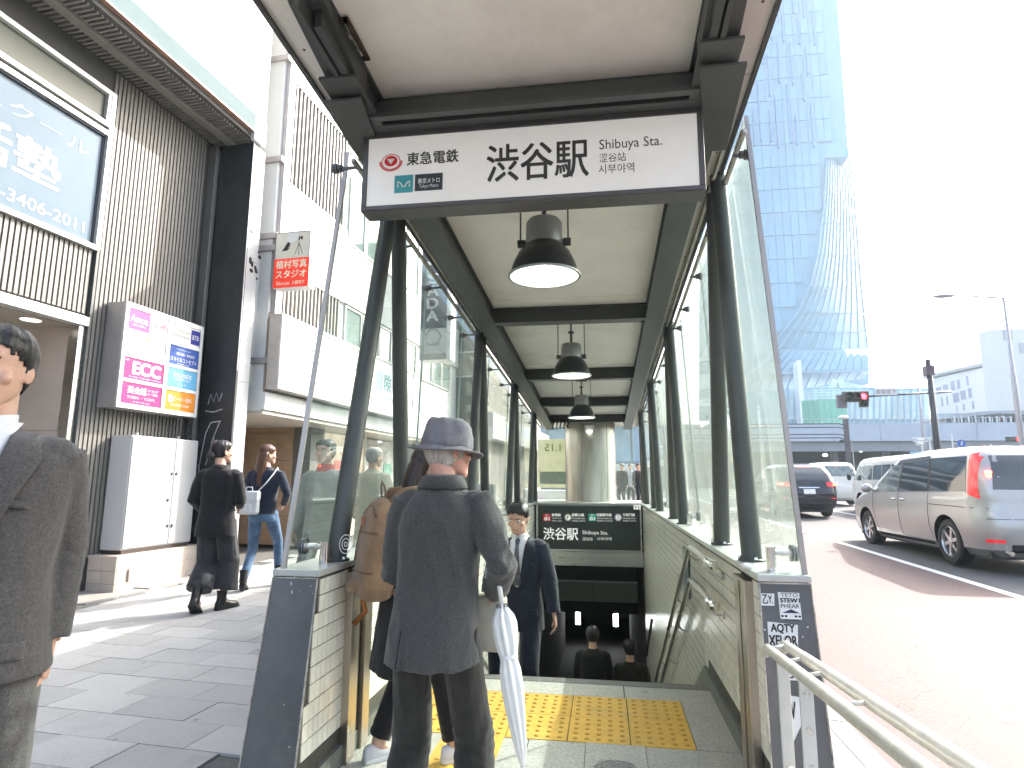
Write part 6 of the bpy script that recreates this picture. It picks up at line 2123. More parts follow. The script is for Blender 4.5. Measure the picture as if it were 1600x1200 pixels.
tabS = [(.28, .80, -2.15, 2.1, .25), (.42, .88, -2.25, 2.22, .35), (.75, .91, -2.27, 2.25, .38), (.95, .90, -2.22, 2.1, .36), (1.06, .88, -2.18, 1.35, .3), (1.10, .87, -2.16, 1.1, .3), (1.35, .80, -1.98, .65, .26), (1.55, .72, -1.78, .2, .26), (1.64, .60, -1.6, -.1, .3), (1.67, .4, -1.3, -.4, .3)]
s_ = Car('dark_suv', 'dark compact SUV seen from behind with brake lights on, beside the glass edge', tabS, paint('black_blue_paint', (.012, .014, .022), .2, .3), (6.35, 22.9, gz(22) - .045), 0, wheel_y=(-1.3, 1.35), wr=.36, scale=1.02)
s_.end('rear_window', -.60, .60, 1.16, 1.52, CGL, shrink=.1)
s_.side('side_window', [(-1.7, 1.12), (-.5, 1.12), (-.5, 1.53), (-1.45, 1.53)], CGL)
s_.side('side_window', [(-.45, 1.12), (.85, 1.12), (.25, 1.5), (-.45, 1.53)], CGL)
for sd in (-1, 1):
    s_.end('tail_lamp', min(sd * .52, sd * .88), max(sd * .52, sd * .88), .95, 1.08, TAILR, off=.02)
    MB().ell((sd * .78, -2.2, 1.02), (.07, .03, .03), 10, 6).build('lamp_glow', TAILG, s_.t)
    MB().ell((sd * 1.0, .95, 1.1), (.1, .06, .08), 12, 8).build('door_mirror', BLACK, s_.t, smooth=True)
s_.end('brake_lamp', -.2, .2, 1.56, 1.60, mat('brake_glow', (1, .1, .05), .3, emis=3, ecol=(1, .1, .05)), off=.02)
s_.end('number_plate', -.17, .17, .72, .87, PLATEM, off=.015)
s_.end('chrome_strip', -.3, .3, .90, .93, CHROME, off=.02)
s_.end('lower_bumper', -.7, .7, .42, .60, BLACK, off=.006)
s_.end('bumper_reflector', -.8, -.62, .58, .61, TAILR, off=.01)
s_.end('bumper_reflector', .62, .8, .58, .61, TAILR, off=.01)

tabV = [(.22, .78, -2.28, 2.25, .2), (.35, .84, -2.34, 2.36, .28), (.70, .85, -2.36, 2.38, .28), (1.00, .845, -2.35, 2.33, .26), (1.10, .84, -2.34, 2.20, .24), (1.30, .82, -2.32, 2.05, .2), (1.60, .78, -2.27, 1.82, .18), (1.82, .74, -2.22, 1.60, .18), (1.92, .68, -2.15, 1.40, .2), (1.97, .55, -1.95, 1.1, .25), (1.985, .4, -1.7, .8, .25)]
WHP = paint('white_van_paint', (.62, .62, .60), .32, .0)
v_ = Car('white_van', 'boxy white van beyond the silver minivan, in the far lane', tabV, WHP, (10.15, 23.1, gz(23) - .045), 0, wheel_y=(-1.25, 1.45), wr=.33, hub='steel')
for a, b_ in ((-2.1, -1.15), (-1.08, -.45), (-.40, .25), (.32, 1.0)):
    v_.side('side_window', [(a, 1.18), (b_, 1.18), (b_, 1.68), (a, 1.68)], CGL)
v_.side('front_window', [(1.05, 1.16), (1.85, 1.14), (1.55, 1.66), (1.05, 1.66)], CGL2)
v_.end('windscreen', -.68, .68, 1.18, 1.74, CGL2, rear=False, shrink=.1)
v_.end('rear_window', -.66, .66, 1.2, 1.74, CGL, shrink=.1)
v_.seam([(1.02, 1.8), (1.02, .35)]); v_.seam([(-.42, 1.8), (-.42, .35)]); v_.seam([(-.42, 1.05), (-2.3, 1.05)]); v_.seam([(1.9, 1.1), (1.9, .7)])
for y in (.92, .80):
    MB().box(-(v_.sx(y, .98) + .02), -(v_.sx(y, .98) - .01), y - .02, y + .02, .92, 1.04).build('door_handle', BLACK, v_.t)
for sd in (-1, 1):
    MB().ell((sd * 1.0, 1.9, 1.28), (.08, .06, .13), 12, 8).build('door_mirror', BLACK, v_.t, smooth=True)
    v_.side('tail_lamp', [(-2.33, .75), (-2.2, .75), (-2.2, 1.1), (-2.33, 1.1)], TAILR, off=.01, sides=(sd,))
    v_.side('side_marker', [(1.95, .95), (2.05, .95), (2.05, .99), (1.95, .99)], mat('amber_marker', (.8, .35, .05), .3), off=.01, sides=(sd,))

w_ = Car('white_minivan', 'white minivan farther on, seen from behind with a high brake light', [(z * 1.05, w * .98, a, b_, r_) for z, w, a, b_, r_ in tabM], WHP, (9.95, 30.6, gz(30) - .045), 0, wheel_y=(-1.4, 1.45), wr=.33)
w_.end('rear_window', -.66, .66, 1.22, 1.66, CGL2, shrink=.1)
w_.side('side_window', [(-1.9, 1.14), (-.1, 1.13), (-.1, 1.66), (-1.8, 1.66)], CGL)
for sd in (-1, 1):
    w_.side('tail_lamp', [(-2.34, 1.0), (-2.15, 1.05), (-2.1, 1.5), (-2.2, 1.5)], TAILR, off=.012, sides=(sd,))
w_.end('brake_lamp', -.14, .14, 1.70, 1.74, MATS['brake_glow'], off=.02)
w_.end('number_plate', -.17, .17, .85, 1.0, PLATEM, off=.012)

# ================================================================== PEOPLE
SKIN = mat('skin', (0.56, 0.34, 0.25), 0.5, var=.10, scale=14, sss=.12, bump=.04, bscale=300)
SKIN2 = mat('older_skin', (0.55, 0.29, 0.21), 0.55, var=.18, scale=18, sss=.12, bump=.15, bscale=160)
def hairmat(name, c, r=.42):
    return mat(name, c, r, var=.35, scale=60, stretch=(1, 1, .12), bump=.35, bscale=160)
HBLK = hairmat('black_hair', (.012, .010, .010))
HBRN = hairmat('brown_hair', (.085, .032, .016), .38)
HGRY = hairmat('grey_white_hair', (.42, .38, .35), .6)
def cloth(name, c, r=.85, var=.18, sheen=.2, b=.25, bs=420, scale=9):
    return mat(name, c, r, var=var, scale=scale, bump=b, bscale=bs, sheen=sheen, spec=.25)

def bake(mb, voxel, mats, name='part', smooth=3, disp=None):
    me = mb.mesh(name, mats)
    o = bpy.data.objects.new('tmp', me)
    COL.objects.link(o)
    md = o.modifiers.new('r', 'REMESH')
    md.mode = 'VOXEL'
    md.voxel_size = voxel
    if smooth:
        sm = o.modifiers.new('s', 'SMOOTH')
        sm.iterations = smooth
        sm.factor = .5
    m2 = bpy.data.meshes.new_from_object(o.evaluated_get(bpy.context.evaluated_depsgraph_get()))
    bpy.data.objects.remove(o)
    bpy.data.meshes.remove(me)
    if disp:
        n = len(m2.vertices)
        co = np.empty(n * 3); no = np.empty(n * 3)
        m2.vertices.foreach_get('co', co)
        m2.vertex_normals.foreach_get('vector', no)
        co = co.reshape(-1, 3); no = no.reshape(-1, 3)
        d = disp(co)
        co += no * d[:, None]
        m2.vertices.foreach_set('co', co.ravel())
    m2.polygons.foreach_set('use_smooth', [True] * len(m2.polygons))
    m2.materials.clear()
    m2.materials.append(mats)
    m2.name = name
    m2.update()
    return m2

def folds(amp, sc=(7, 7, 3.2), elbows=(), eamp=.006, ew=.075, seed=0.0, knees=True):
    def f(co):
        out = np.zeros(len(co))
        for i, p in enumerate(co):
            q = Vector((p[0] * sc[0] + seed, p[1] * sc[1], p[2] * sc[2]))
            a = mnoise.noise(q)
            b_ = 1 - abs(mnoise.noise(q * 2.1 + Vector((5, 3, 1)))) * 2
            out[i] = amp * (a * .9 + b_ * .55 - .2)
        for (c_, axis) in elbows:
            v = co - np.array(c_)
            d2 = (v ** 2).sum(1)
            al = v @ np.array(axis)
            tw_ = v[:, 0] * 30 + v[:, 1] * 22
            out += eamp * np.sin(al * 2 * np.pi / .045 + np.sin(tw_) * 1.6 + co[:, 2] * 9) * np.exp(-d2 / ew ** 2 / 1.2) * (.5 + .5 * np.sin(co[:, 0] * 70 + co[:, 1] * 50 + seed))
        return out
    return f

def ik(a, b, l1, l2, pole):
    a, b, pole = Vector(a), Vector(b), Vector(pole)
    d = b - a
    L_ = d.length
    if L_ > (l1 + l2) * .995:
        d = d.normalized() * (l1 + l2) * .995
        L_ = d.length
        b = a + d
    x = (l1 * l1 - l2 * l2 + L_ * L_) / (2 * L_)
    h = math.sqrt(max(l1 * l1 - x * x, 0))
    n = d.normalized()
    p = pole - n * pole.dot(n)
    p.normalize()
    return a + n * x + p * h, b

def ring(c, hx, hyf, hyb, ax=None, ay=None, n=28, e=2.4):
    ax = ax or Vector((1, 0, 0))
    ay = ay or Vector((0, 1, 0))
    pts = []
    for k in range(n):
        t = 2 * math.pi * k / n
        ct, st = math.cos(t), math.sin(t)
        x = hx * math.copysign(abs(ct) ** (2 / e), ct)
        y = (hyf if st > 0 else hyb) * math.copysign(abs(st) ** (2 / e), st)
        pts.append(Vector(c) + ax * x + ay * y)
    return pts

HEADT = [(0.00, .020, .050, .082), (0.03, .034, .030, .093), (0.08, .045, .0, .098), (0.14, .053, -.040, .097), (0.20, .059, -.062, .096), (0.28, .064, -.077, .097), (0.36, .068, -.087, .096), (0.44, .071, -.094, .092),
         (0.50, .072, -.098, .089), (0.57, .074, -.102, .095), (0.66, .0755, -.104, .096), (0.75, .074, -.102, .090), (0.83, .068, -.094, .078), (0.90, .057, -.078, .060), (0.95, .043, -.058, .041), (0.985, .024, -.034, .020), (1.0, .006, -.012, .002)]
HH = .228
def head_ring(f, n=36, off=0.0, k=1.0):
    w, y0, y1 = (interp([(a,) + tuple(r_) for a, *r_ in HEADT], f, i) for i in (1, 2, 3))
    cy_ = (y0 + y1) / 2
    hy = (y1 - y0) / 2
    pts = []
    for q in range(n):
        t = 2 * math.pi * q / n
        ct, st = math.cos(t), math.sin(t)
        pts.append(Vector(((w + off) * math.copysign(abs(ct) ** .92, ct), cy_ + (hy + off) * math.copysign(abs(st) ** .92, st), f * HH + (off * (f - .5) * 1.6))) * k)
    return pts

def head_mesh(M, k, skin, voxel=.0042, neck=None):
    m_ = MB()
    fs = sorted(set([a for a, *_ in HEADT] + [i / 24 for i in range(25)]))
    m_.loft([head_ring(f, 36, 0, k) for f in fs])
    m_.loft([[Vector((0, .088, .57 * HH)) * k + Vector((x * .5, y * .2, 0)) for x, y in ((-.012 * k, 0), (0, .02 * k), (.012 * k, 0), (0, -.06 * k))],
             [Vector((0, .092, .45 * HH)) * k + Vector((x, y, 0)) for x, y in ((-.011 * k, 0), (0, .014 * k), (.011 * k, 0), (0, -.03 * k))],
             [Vector((0, .096, .345 * HH)) * k + Vector((x, y, 0)) for x, y in ((-.018 * k, 0), (0, .022 * k), (.018 * k, 0), (0, -.03 * k))],
             [Vector((0, .092, .315 * HH)) * k + Vector((x, y, 0)) for x, y in ((-.012 * k, 0), (0, .008 * k), (.012 * k, 0), (0, -.03 * k))]])
    m_.ell(Vector((0, .090, .225 * HH)) * k, (.024 * k, .011 * k, .006 * k), 12, 8)
    m_.ell(Vector((0, .089, .190 * HH)) * k, (.020 * k, .011 * k, .006 * k), 12, 8)
    m_.ell(Vector((0, .084, .61 * HH)) * k, (.055 * k, .014 * k, .008 * k), 14, 8)
    for s_ in (-1, 1):
        Mx = Matrix.Rotation(s_ * .35, 3, 'Z')
        m_.ell(Vector((s_ * .0775, -.008, .445 * HH)) * k, (.0065 * k, .020 * k, .032 * k), 12, 10, M=Mx)
        m_.ell(Vector((s_ * .052, .062, .36 * HH)) * k, (.018 * k, .02 * k, .018 * k), 10, 8)
    m_.xf(M)
    if neck:
        a, b_, r_ = neck
        m_.tube([a, Vector(a).lerp(Vector(b_), .5), b_], [r_ * 1.2, r_, r_ * 1.0], 18)
    return bake(m_, voxel, skin, 'head', 2)

def hair_mesh(M, k, m_, style, seed=0):
    mb_ = MB()
    N_ = 64
    fs = [i / 40 for i in range(41)]
    off = {'short': .013, 'old': .007, 'bun': .009, 'long': .013, 'cap': .016}[style]
    def low(t):
        st, ct = math.sin(t), abs(math.cos(t))
        front = max(st, 0)
        back = max(-st, 0)
        if style == 'short':
            return .38 + .38 * front ** .5 if st > 0 else .38 - .26 * back
        if style == 'old':
            return .60 if st > .35 else .30 - .22 * back + (.3 * max(st, 0))
        if style == 'bun':
            return .36 + .44 * front ** .55 if st > 0 else .34 - .22 * back
        return .42 + .34 * front ** .8 if st > -.3 else -.05
    rings = []
    for f in fs:
        r_ = head_ring(max(f, .0), N_, off, k)
        rings.append(r_)
    vs = []
    for i, r_ in enumerate(rings):
        for q, p in enumerate(r_):
            t = 2 * math.pi * q / N_
            n_ = mnoise.noise(Vector((math.cos(t) * 9 + seed, math.sin(t) * 9, fs[i] * 2.2))) * .5 + mnoise.noise(Vector((math.cos(t) * 26, math.sin(t) * 26 + seed, fs[i] * 4))) * .5
            c_ = Vector((0, -.005, p.z))
            d = (p - c_)
            if d.length > 1e-4:
                tf = min(1, max(0, (fs[i] - low(t)) / .16))
                p = p + d.normalized() * (n_ * (.010 if style != 'old' else .007) - (1 - tf) * off * .75) * k
            if fs[i] > .9 and style == 'short':
                p = p + Vector((0, 0, n_ * .006))
            vs.append(p)
    fsx = []
    for i in range(len(fs) - 1):
        for q in range(N_):
            t = 2 * math.pi * (q + .5) / N_
            jag = .05 * mnoise.noise(Vector((t * 7, seed, 0))) + .05 * mnoise.noise(Vector((t * 23, seed, 0)))
            if fs[i] + .0125 >= low(t) + jag and not (style == 'old' and fs[i] > .60):
                a, b_ = i * N_ + q, i * N_ + (q + 1) % N_
                fsx.append((a, b_, b_ + N_, a + N_))
    mb_.add([M @ p for p in vs], fsx)
    return mb_

def hand(mb_, wrist, d, palm_n, k=1.0, curl=.5, side=1):
    """five fingers and a palm: d = pointing direction, palm_n = direction the palm faces"""
    d = Vector(d).normalized()
    n = Vector(palm_n)
    n = (n - d * n.dot(d)).normalized()
    s_ = d.cross(n) * side          # towards the thumb
    w = Vector(wrist)
    R_ = []
    for f, hw, hd in ((-.02, .024, .018), (.0, .027, .017), (.03, .037, .015), (.06, .041, .014), (.085, .040, .012), (.095, .034, .009)):
        c_ = w + d * f * k
        R_.append([c_ + s_ * hw * k * math.cos(t) + n * hd * k * math.sin(t) for t in [2 * math.pi * q / 14 for q in range(14)]])
    mb_.loft(R_)
    for i, (o, l) in enumerate(((.030, .072), (.011, .080), (-.009, .074), (-.028, .058))):
        p = w + d * .082 * k + s_ * o * k
        pts, rr = [p], [.0088 * k]
        a = .15 * curl
        for j in range(3):
            a += curl * .62
            p = p + (d * math.cos(a) + n * math.sin(a)) * l * k * (.42, .32, .26)[j]
            pts.append(p)
            rr.append((.0082, .0076, .0062)[j] * k)
        mb_.tube(pts, rr, 8)
        mb_.ell(pts[-1], (.006 * k,) * 3, 8, 6)
    p = w + d * .022 * k + s_ * .024 * k
    pts = [p, p + (s_ * .75 + d * .6 + n * .25).normalized() * .035 * k]
    pts.append(pts[-1] + (s_ * .35 + d * .85 + n * .35).normalized() * .030 * k)
    pts.append(pts[-1] + (s_ * .05 + d * .9 + n * .5).normalized() * .024 * k)
    mb_.tube(pts, [.013 * k, .0105 * k, .0092 * k, .007 * k], 8)

def shoe(parent, ank, yaw, pitch, m_, sole, k=1.0, kind='shoe', heel=0.0, side=1):
    """ank: ankle joint; builds a shoe with its own sole"""
    A = .075 * k
    M = Matrix.Translation(Vector(ank)) @ Matrix.Rotation(yaw, 4, 'Z') @ Matrix.Rotation(pitch, 4, 'X')
    prof = [(-.070, .022, .052), (-.062, .031, .066), (-.03, .037, .075), (.02, .039, .070), (.07, .043, .056), (.12, .047, .046), (.155, .044, .038), (.182, .032, .028), (.194, .015, .016)]
    if kind == 'boot':
        prof = [(-.075, .026, .066), (-.066, .036, .085), (-.03, .042, .095), (.02, .044, .088), (.07, .049, .068), (.12, .053, .057), (.16, .050, .050), (.19, .036, .038), (.202, .017, .02)]
    R_ = []
    for y, w, h in prof:
        z0 = -A + .012
        drop = -heel * max(0, (y - .0)) / .19 if heel else 0
        rr = []
        for q in range(16):
            t = 2 * math.pi * q / 16
            ct, st = math.cos(t), math.sin(t)
            x = w * k * math.copysign(abs(ct) ** .8, ct)
            z = z0 + drop + (h * k if st > 0 else .008) * (abs(st) ** .9) * (1 if st > 0 else -1)
            rr.append(Vector((x, y * k, z)))
        R_.append(rr)
    mb_ = MB().loft(R_)
    if kind in ('boot', 'ankle'):
        mb_.tube([(0, -.015 * k, -.03), (0, -.012 * k, .05 * k), (0, -.01 * k, .11 * k)], [(.046 * k, .055 * k), (.043 * k, .050 * k), (.050 * k, .056 * k)], 16)
    mb_.xf(M)
    o = mb_.build('shoe' if kind != 'boot' else 'boot', m_, parent, smooth=True, auto=60)
    s2 = MB()
    R_ = []
    for y, w, h in prof:
        drop = -heel * max(0, y) / .19 if heel else 0
        R_.append([Vector((x * (w + .004) * k, y * k * 1.02, -A + z + drop)) for x, z in ((-1, 0), (-.6, -.004), (.6, -.004), (1, 0), (1, .016), (-1, .016))])
    s2.loft(R_)
    if heel:
        s2.tube([(0, -.045 * k, -A + .004), (0, -.043 * k, -A - heel)], [(.028, .026), (.018, .016)], 10)
    s2.xf(M)
    s2.build('sole', sole, o)
    if kind == 'boot':
        l_ = MB()
        for j in range(4):
            l_.beam((-.018, .03 + j * .018, .0 + .03 - j * .012), (.018, .036 + j * .018, .03 - j * .012), .004, .004)
        l_.tube([(.0, -.065, .10), (.0, -.085, .14), (0, -.07, .13)], .004, 5)
        l_.xf(M).build('lace', mat('boot_lace', (.05, .05, .05), .7), o)
    return o

def person(label, loc, rz, H=1.70, lean=0.0, feet=((-.10, .0, 0), (.10, .05, 0)), lift=(0, 0), pitch=(0, 0), fyaw=(.1, -.1),
           hands=((-.26, .05, .80), (.26, .05, .80)), epole=((-.6, -.8, -.2), (.6, -.8, -.2)), headyaw=0.0, headpitch=0.0,
           top=None, topmat=None, legs=None, shoes=None, hair=('short', HBLK), skin=SKIN, voxel=.008, seed=1.0, face=True, group=None, pelvis=None, hipw=1.0, shw=.160, roll=0.0, neck=.055):
    t = thing('person', label, 'person', loc, rz, group)
    k = H / 1.70
    pz = (pelvis if pelvis is not None else .905) * k
    Rl = Matrix.Rotation(-lean, 3, 'X')
    Pv = Vector((0, 0, pz))
    sp = lambda f: Pv + (Rl @ Vector((0, 0, f * .535 * k))) + Vector((0, (lean * .06) * math.sin(max(f, 0) * math.pi), 0))
    C7 = sp(1.0)
    sh = [C7 + Rl @ Vector((s_ * shw * k, 0, -.062 * k)) for s_ in (-1, 1)]
    hp = [Pv + Vector((s_ * .088 * k, 0, -.03 * k)) for s_ in (-1, 1)]
    ank = [Vector((f[0] * k, f[1] * k, (.078 + l_) * k + (f[2] if len(f) > 2 else 0))) for f, l_ in zip(feet, lift)]
    knees, ankles, elbows, wrists = [], [], [], []
    for i in (0, 1):
        kn, an = ik(hp[i], ank[i], .425 * k, .405 * k, (0.05 * (-1, 1)[i], 1, 0))
        knees.append(kn); ankles.append(an)
        el, wr_ = ik(sh[i], Vector(hands[i]) * k, .285 * k, .25 * k, epole[i])
        elbows.append(el); wrists.append(wr_)
    HM = Matrix.Translation(C7 + Rl @ Vector((0, .022 * k, neck * k))) @ Matrix.Rotation(headyaw, 4, 'Z') @ Matrix.Rotation(-lean * .3 - headpitch, 4, 'X') @ Matrix.Rotation(roll, 4, 'Y')
    # body (one continuous figure under the clothes)
    b_ = MB()
    b_.loft([ring(sp(f), hw * k, hf * k, hb * k, n=20) for f, hw, hf, hb in ((-.16, .12, .07, .08), (0, .150, .085, .09), (.3, .125, .085, .075), (.6, .135, .090, .08), (.80, .130, .075, .07), (1.0, .06, .05, .05))])
    for i in (0, 1):
        b_.tube([hp[i], knees[i], ankles[i]], [.075 * k, .05 * k, .035 * k], 12)
        b_.tube([ankles[i], ankles[i] + Vector((0, .09 * k, -.045 * k))], [.034 * k, .03 * k], 8)
        b_.tube([sh[i], elbows[i], wrists[i]], [.036 * k, .034 * k, .026 * k], 12)
        b_.ell(sh[i], (.036 * k,) * 3, 10, 8)
    b_.tube([C7 - Vector((0, 0, .03)), HM @ Vector((0, -.02, .06))], [.058 * k, .05 * k], 12)
    bm1 = bake(b_, max(.012, voxel * 1.5), skin, 'body', 2)
    bm2 = head_mesh(HM, k, skin, .0045 if voxel < .01 else .009, neck=(C7 + Vector((0, -.005, -.01)), HM @ Vector((0, -.022, .055)), .052 * k))
    hb_ = MB()
    for i in (0, 1):
        dd = (wrists[i] - elbows[i]).normalized()
        hand(hb_, wrists[i], dd, Vector(((1, -1)[i], .15, 0)), k * .98, .55, side=(1, -1)[i])
    bm3 = hb_.mesh('hands', skin, True)
    bm = bmesh.new()
    for m_ in (bm1, bm2, bm3):
        bm.from_mesh(m_)
    me = bpy.data.meshes.new('body')
    bm.to_mesh(me)
    bm.free()
    me.materials.append(skin)
    body = bpy.data.objects.new('body', me)
    COL.objects.link(body)
    body.parent = t
    if face:
        for s_ in (-1, 1):
            e_ = MB().ell(HM @ (Vector((s_ * .030, .0805, .50 * HH)) * k), (.0135 * k, .0125 * k, .0095 * k), 12, 8).build('eye', mat('eye_white', (.62, .60, .58), .3), t, smooth=True)
            MB().ell(HM @ (Vector((s_ * .030, .0905, .50 * HH)) * k), (.0058 * k, .0035 * k, .0058 * k), 10, 6).build('iris', mat('dark_iris', (.02, .012, .01), .15), e_, smooth=True)
            m_ = MB().tube([HM @ (Vector((s_ * x, y, z * HH)) * k) for x, y, z in ((.014, .0965, .585), (.030, .0945, .60), (.048, .083, .585))], .0032 * k, 6)
            m_.build('eyebrow', HBLK if hair[1] is not HGRY else HGRY, t)
        MB().tube([HM @ (Vector((x, y, .208 * HH)) * k) for x, y in ((-.022, .094), (-.008, .1005), (.008, .1005), (.022, .094))], .0022 * k, 6).build('mouth', mat('lip_line', (.28, .09, .08), .5), t)
    if hair:
        hm = hair_mesh(HM, k, hair[1], hair[0], seed)
        ho_ = hm.build('hair', hair[1], t, smooth=True)
        so = ho_.modifiers.new('s', 'SOLIDIFY')
        so.thickness = .006 * k
        so.offset = -1
    info = dict(root=t, k=k, sp=sp, C7=C7, sh=sh, HM=HM, knees=knees, ankles=ankles, elbows=elbows, wrists=wrists, Rl=Rl, pz=pz)
    # upper garment
    T = dict(hem=-.30, rows=None, sleeve=(.078, .066, .054, .046), tight=0.0, name='jacket', amp=.006)
    T.update(top or {})
    rows = T['rows'] or [(T['hem'], .195, .135, .125), (-.10, .190, .130, .125), (.10, .178, .122, .112), (.28, .170, .118, .105), (.50, .185, .128, .115), (.70, .195, .130, .120), (.85, .190, .115, .115), (.945, .150, .088, .098), (1.0, .085, .066, .072), (1.03, .066, .058, .064)]
    g_ = MB()
    g_.loft([ring(sp(f) - Vector((0, .004 * k, 0)), hw * k, hf * k, hb * k, n=36, e=2.5) for f, hw, hf, hb in rows])
    r1, r2_, r3, r4 = T['sleeve']
    for i in (0, 1):
        g_.ell(sh[i] - Vector(((-1, 1)[i] * .012 * k, 0, .012 * k)), (r1 * .90 * k, r1 * .95 * k, r1 * .82 * k), 14, 10)
        cuff = wrists[i] + (elbows[i] - wrists[i]).normalized() * .012 * k
        mid = sh[i].lerp(elbows[i], .5) + Vector(((-1, 1)[i] * .006, 0, 0))
        g_.tube([sh[i], mid, elbows[i], elbows[i].lerp(cuff, .5), cuff], [r1 * .92 * k, r2_ * k, r3 * 1.06 * k, (r3 * .55 + r4 * .45) * k, r4 * k], 16)
    el = [(tuple(elbows[i]), tuple((wrists[i] - sh[i]).normalized())) for i in (0, 1)]
    gm = bake(g_, voxel, topmat, T['name'], 3 if voxel < .01 else 1, folds(T['amp'] * k, elbows=el, seed=seed, eamp=.0045) if T['amp'] else None)
    go = bpy.data.objects.new(T['name'], gm)
    COL.objects.link(go)
    go.parent = t
    info['garment'] = go
    # legs
    if legs:
        Lg = dict(r=(.088, .072, .062), hem=.03, name='trousers', mat=None, amp=.006, flare=1.0)
        Lg.update(legs)
        g_ = MB()
        g_.loft([ring(sp(f), hw * k, hf * k, hb * k, n=28, e=2.3) for f, hw, hf, hb in ((.12, .145 * hipw, .10, .10), (0, .158 * hipw, .108, .118), (-.12, .162 * hipw, .11, .125), (-.2, .15 * hipw, .095, .105))])
        a_, b2_, c_ = Lg['r']
        for i in (0, 1):
            end = ankles[i].lerp(knees[i], Lg['hem'])
            g_.tube([hp[i] + Vector((0, 0, .02)), hp[i].lerp(knees[i], .5), knees[i], knees[i].lerp(end, .5), end], [a_ * 1.04 * k, (a_ * .6 + b2_ * .4) * k, b2_ * k, (b2_ * .5 + c_ * .5) * k, c_ * k], 18)
        kn = [(tuple(knees[i]), (0, 0, 1)) for i in (0, 1)] + [(tuple(ankles[i] + Vector((0, 0, .06))), (0, 0, 1)) for i in (0, 1)]
        lm = bake(g_, voxel, Lg['mat'], Lg['name'], 3 if voxel < .01 else 1, folds(Lg['amp'] * k, (8, 8, 3), kn, .004, .08, seed + 4))
        lo = bpy.data.objects.new(Lg['name'], lm)
        COL.objects.link(lo)
        lo.parent = t
    if shoes:
        for i in (0, 1):
            shoe(t, ankles[i], fyaw[i], pitch[i], shoes[0], shoes[1], k, shoes[2] if len(shoes) > 2 else 'shoe', shoes[3] if len(shoes) > 3 else 0)
    return info

def strip(path, w, th, m_, nm, par, upv=(0, 0, 1), n=8):
    return MB().tube(path, [(w / 2, th / 2)] * len(path), n, upv=upv).build(nm, m_, par, smooth=True)

CHAR = cloth('charcoal_linen', (.060, .062, .059), .9, .36, .2, .5, 260, 170)
DARKT = cloth('dark_trouser_cloth', (.022, .022, .020), .9, .25)
BLK = cloth('black_wool', (.012, .012, .014), .9, .2)
NAVYS = cloth('navy_suit_cloth', (.014, .018, .034), .7, .2)
GREYS = cloth('warm_grey_suit', (.080, .075, .071), .85, .35, .2, .4, 300, 130)
LEA = mat('black_leather', (.012, .011, .011), .3, var=.2, bump=.1, bscale=60)

# ---- the old man with the grey hat
om = person('old man in grey bucket hat and long charcoal jacket, seen from behind', (-.60, 2.20, 0), math.radians(-4), H=1.575, lean=.11,
            feet=((-.13, -.04), (.145, .05)), hands=((-.12, .26, .98), (.19, .17, 1.02)), epole=((-.5, -.8, -.6), (.62, -.75, -.5)), headyaw=math.radians(-40), headpitch=math.radians(2), fyaw=(.15, -.2), shw=.138, neck=.035, hipw=.90,
            top=dict(hem=-.36, sleeve=(.070, .064, .056, .048), amp=.014, rows=[(-.225, .178, .128, .138), (-.12, .174, .128, .136), (.05, .164, .122, .124), (.28, .156, .118, .116), (.50, .160, .122, .126), (.68, .164, .122, .132), (.80, .158, .112, .126), (.88, .136, .100, .116), (.94, .106, .084, .100), (.99, .085, .070, .080), (1.02, .068, .060, .068)]),
            topmat=CHAR, legs=dict(mat=DARKT, r=(.072, .076, .080), hem=.02, amp=.009), shoes=(LEA, RUBBER), hair=('old', HGRY), skin=SKIN2, voxel=.0065, seed=3.1)
t = om['root']; k = om['k']; HM = om['HM']; C7 = om['C7']
# collar
cr = MB()
R_ = []
for (dz, hw, hf, hb) in ((-.020, .088, .070, .082), (.028, .072, .066, .072), (.036, .069, .064, .069), (.030, .076, .069, .077), (-.012, .096, .078, .092)):
    R_.append(ring(C7 + om['Rl'] @ Vector((0, -.004, dz)), hw * k, hf * k, hb * k, n=36))
cr.loft(R_, caps=False)
cr.build('collar', CHAR, om['garment'], smooth=True).modifiers.new('s', 'SOLIDIFY').thickness = .005
# stitched back seam and vent
def on_back(f, dx, yo=-.004):
    p = om['sp'](f)
    rows = [(-.225, .178, .138), (-.12, .174, .136), (.05, .164, .124), (.28, .156, .116), (.50, .160, .126), (.68, .164, .132), (.80, .158, .126), (.88, .136, .116)]
    hb, hw = interp([(a, c_, b_) for a, b_, c_ in rows], f, 1) * k, interp([(a, b_, c_) for a, b_, c_ in rows], f, 1) * k
    q = max(0, 1 - abs(dx / hw) ** 2.5) ** (1 / 2.5)
    return p + Vector((dx, -hb * q + yo, 0))
SEAM = mat('seam_shadow', (.016, .017, .017), .95)
MB().tube([on_back(-.225 + .24 * i / 12, -.085 + .006 * i / 12, -.009) for i in range(13)], .0045, 5).build('vent', SEAM, om['garment'])
MB().tube([on_back(-.225 + .24 * i / 12, -.076 + .006 * i / 12, -.009) for i in range(13)], [(.007, .006)] * 13, 6).build('vent_flap', CHAR, om['garment'])
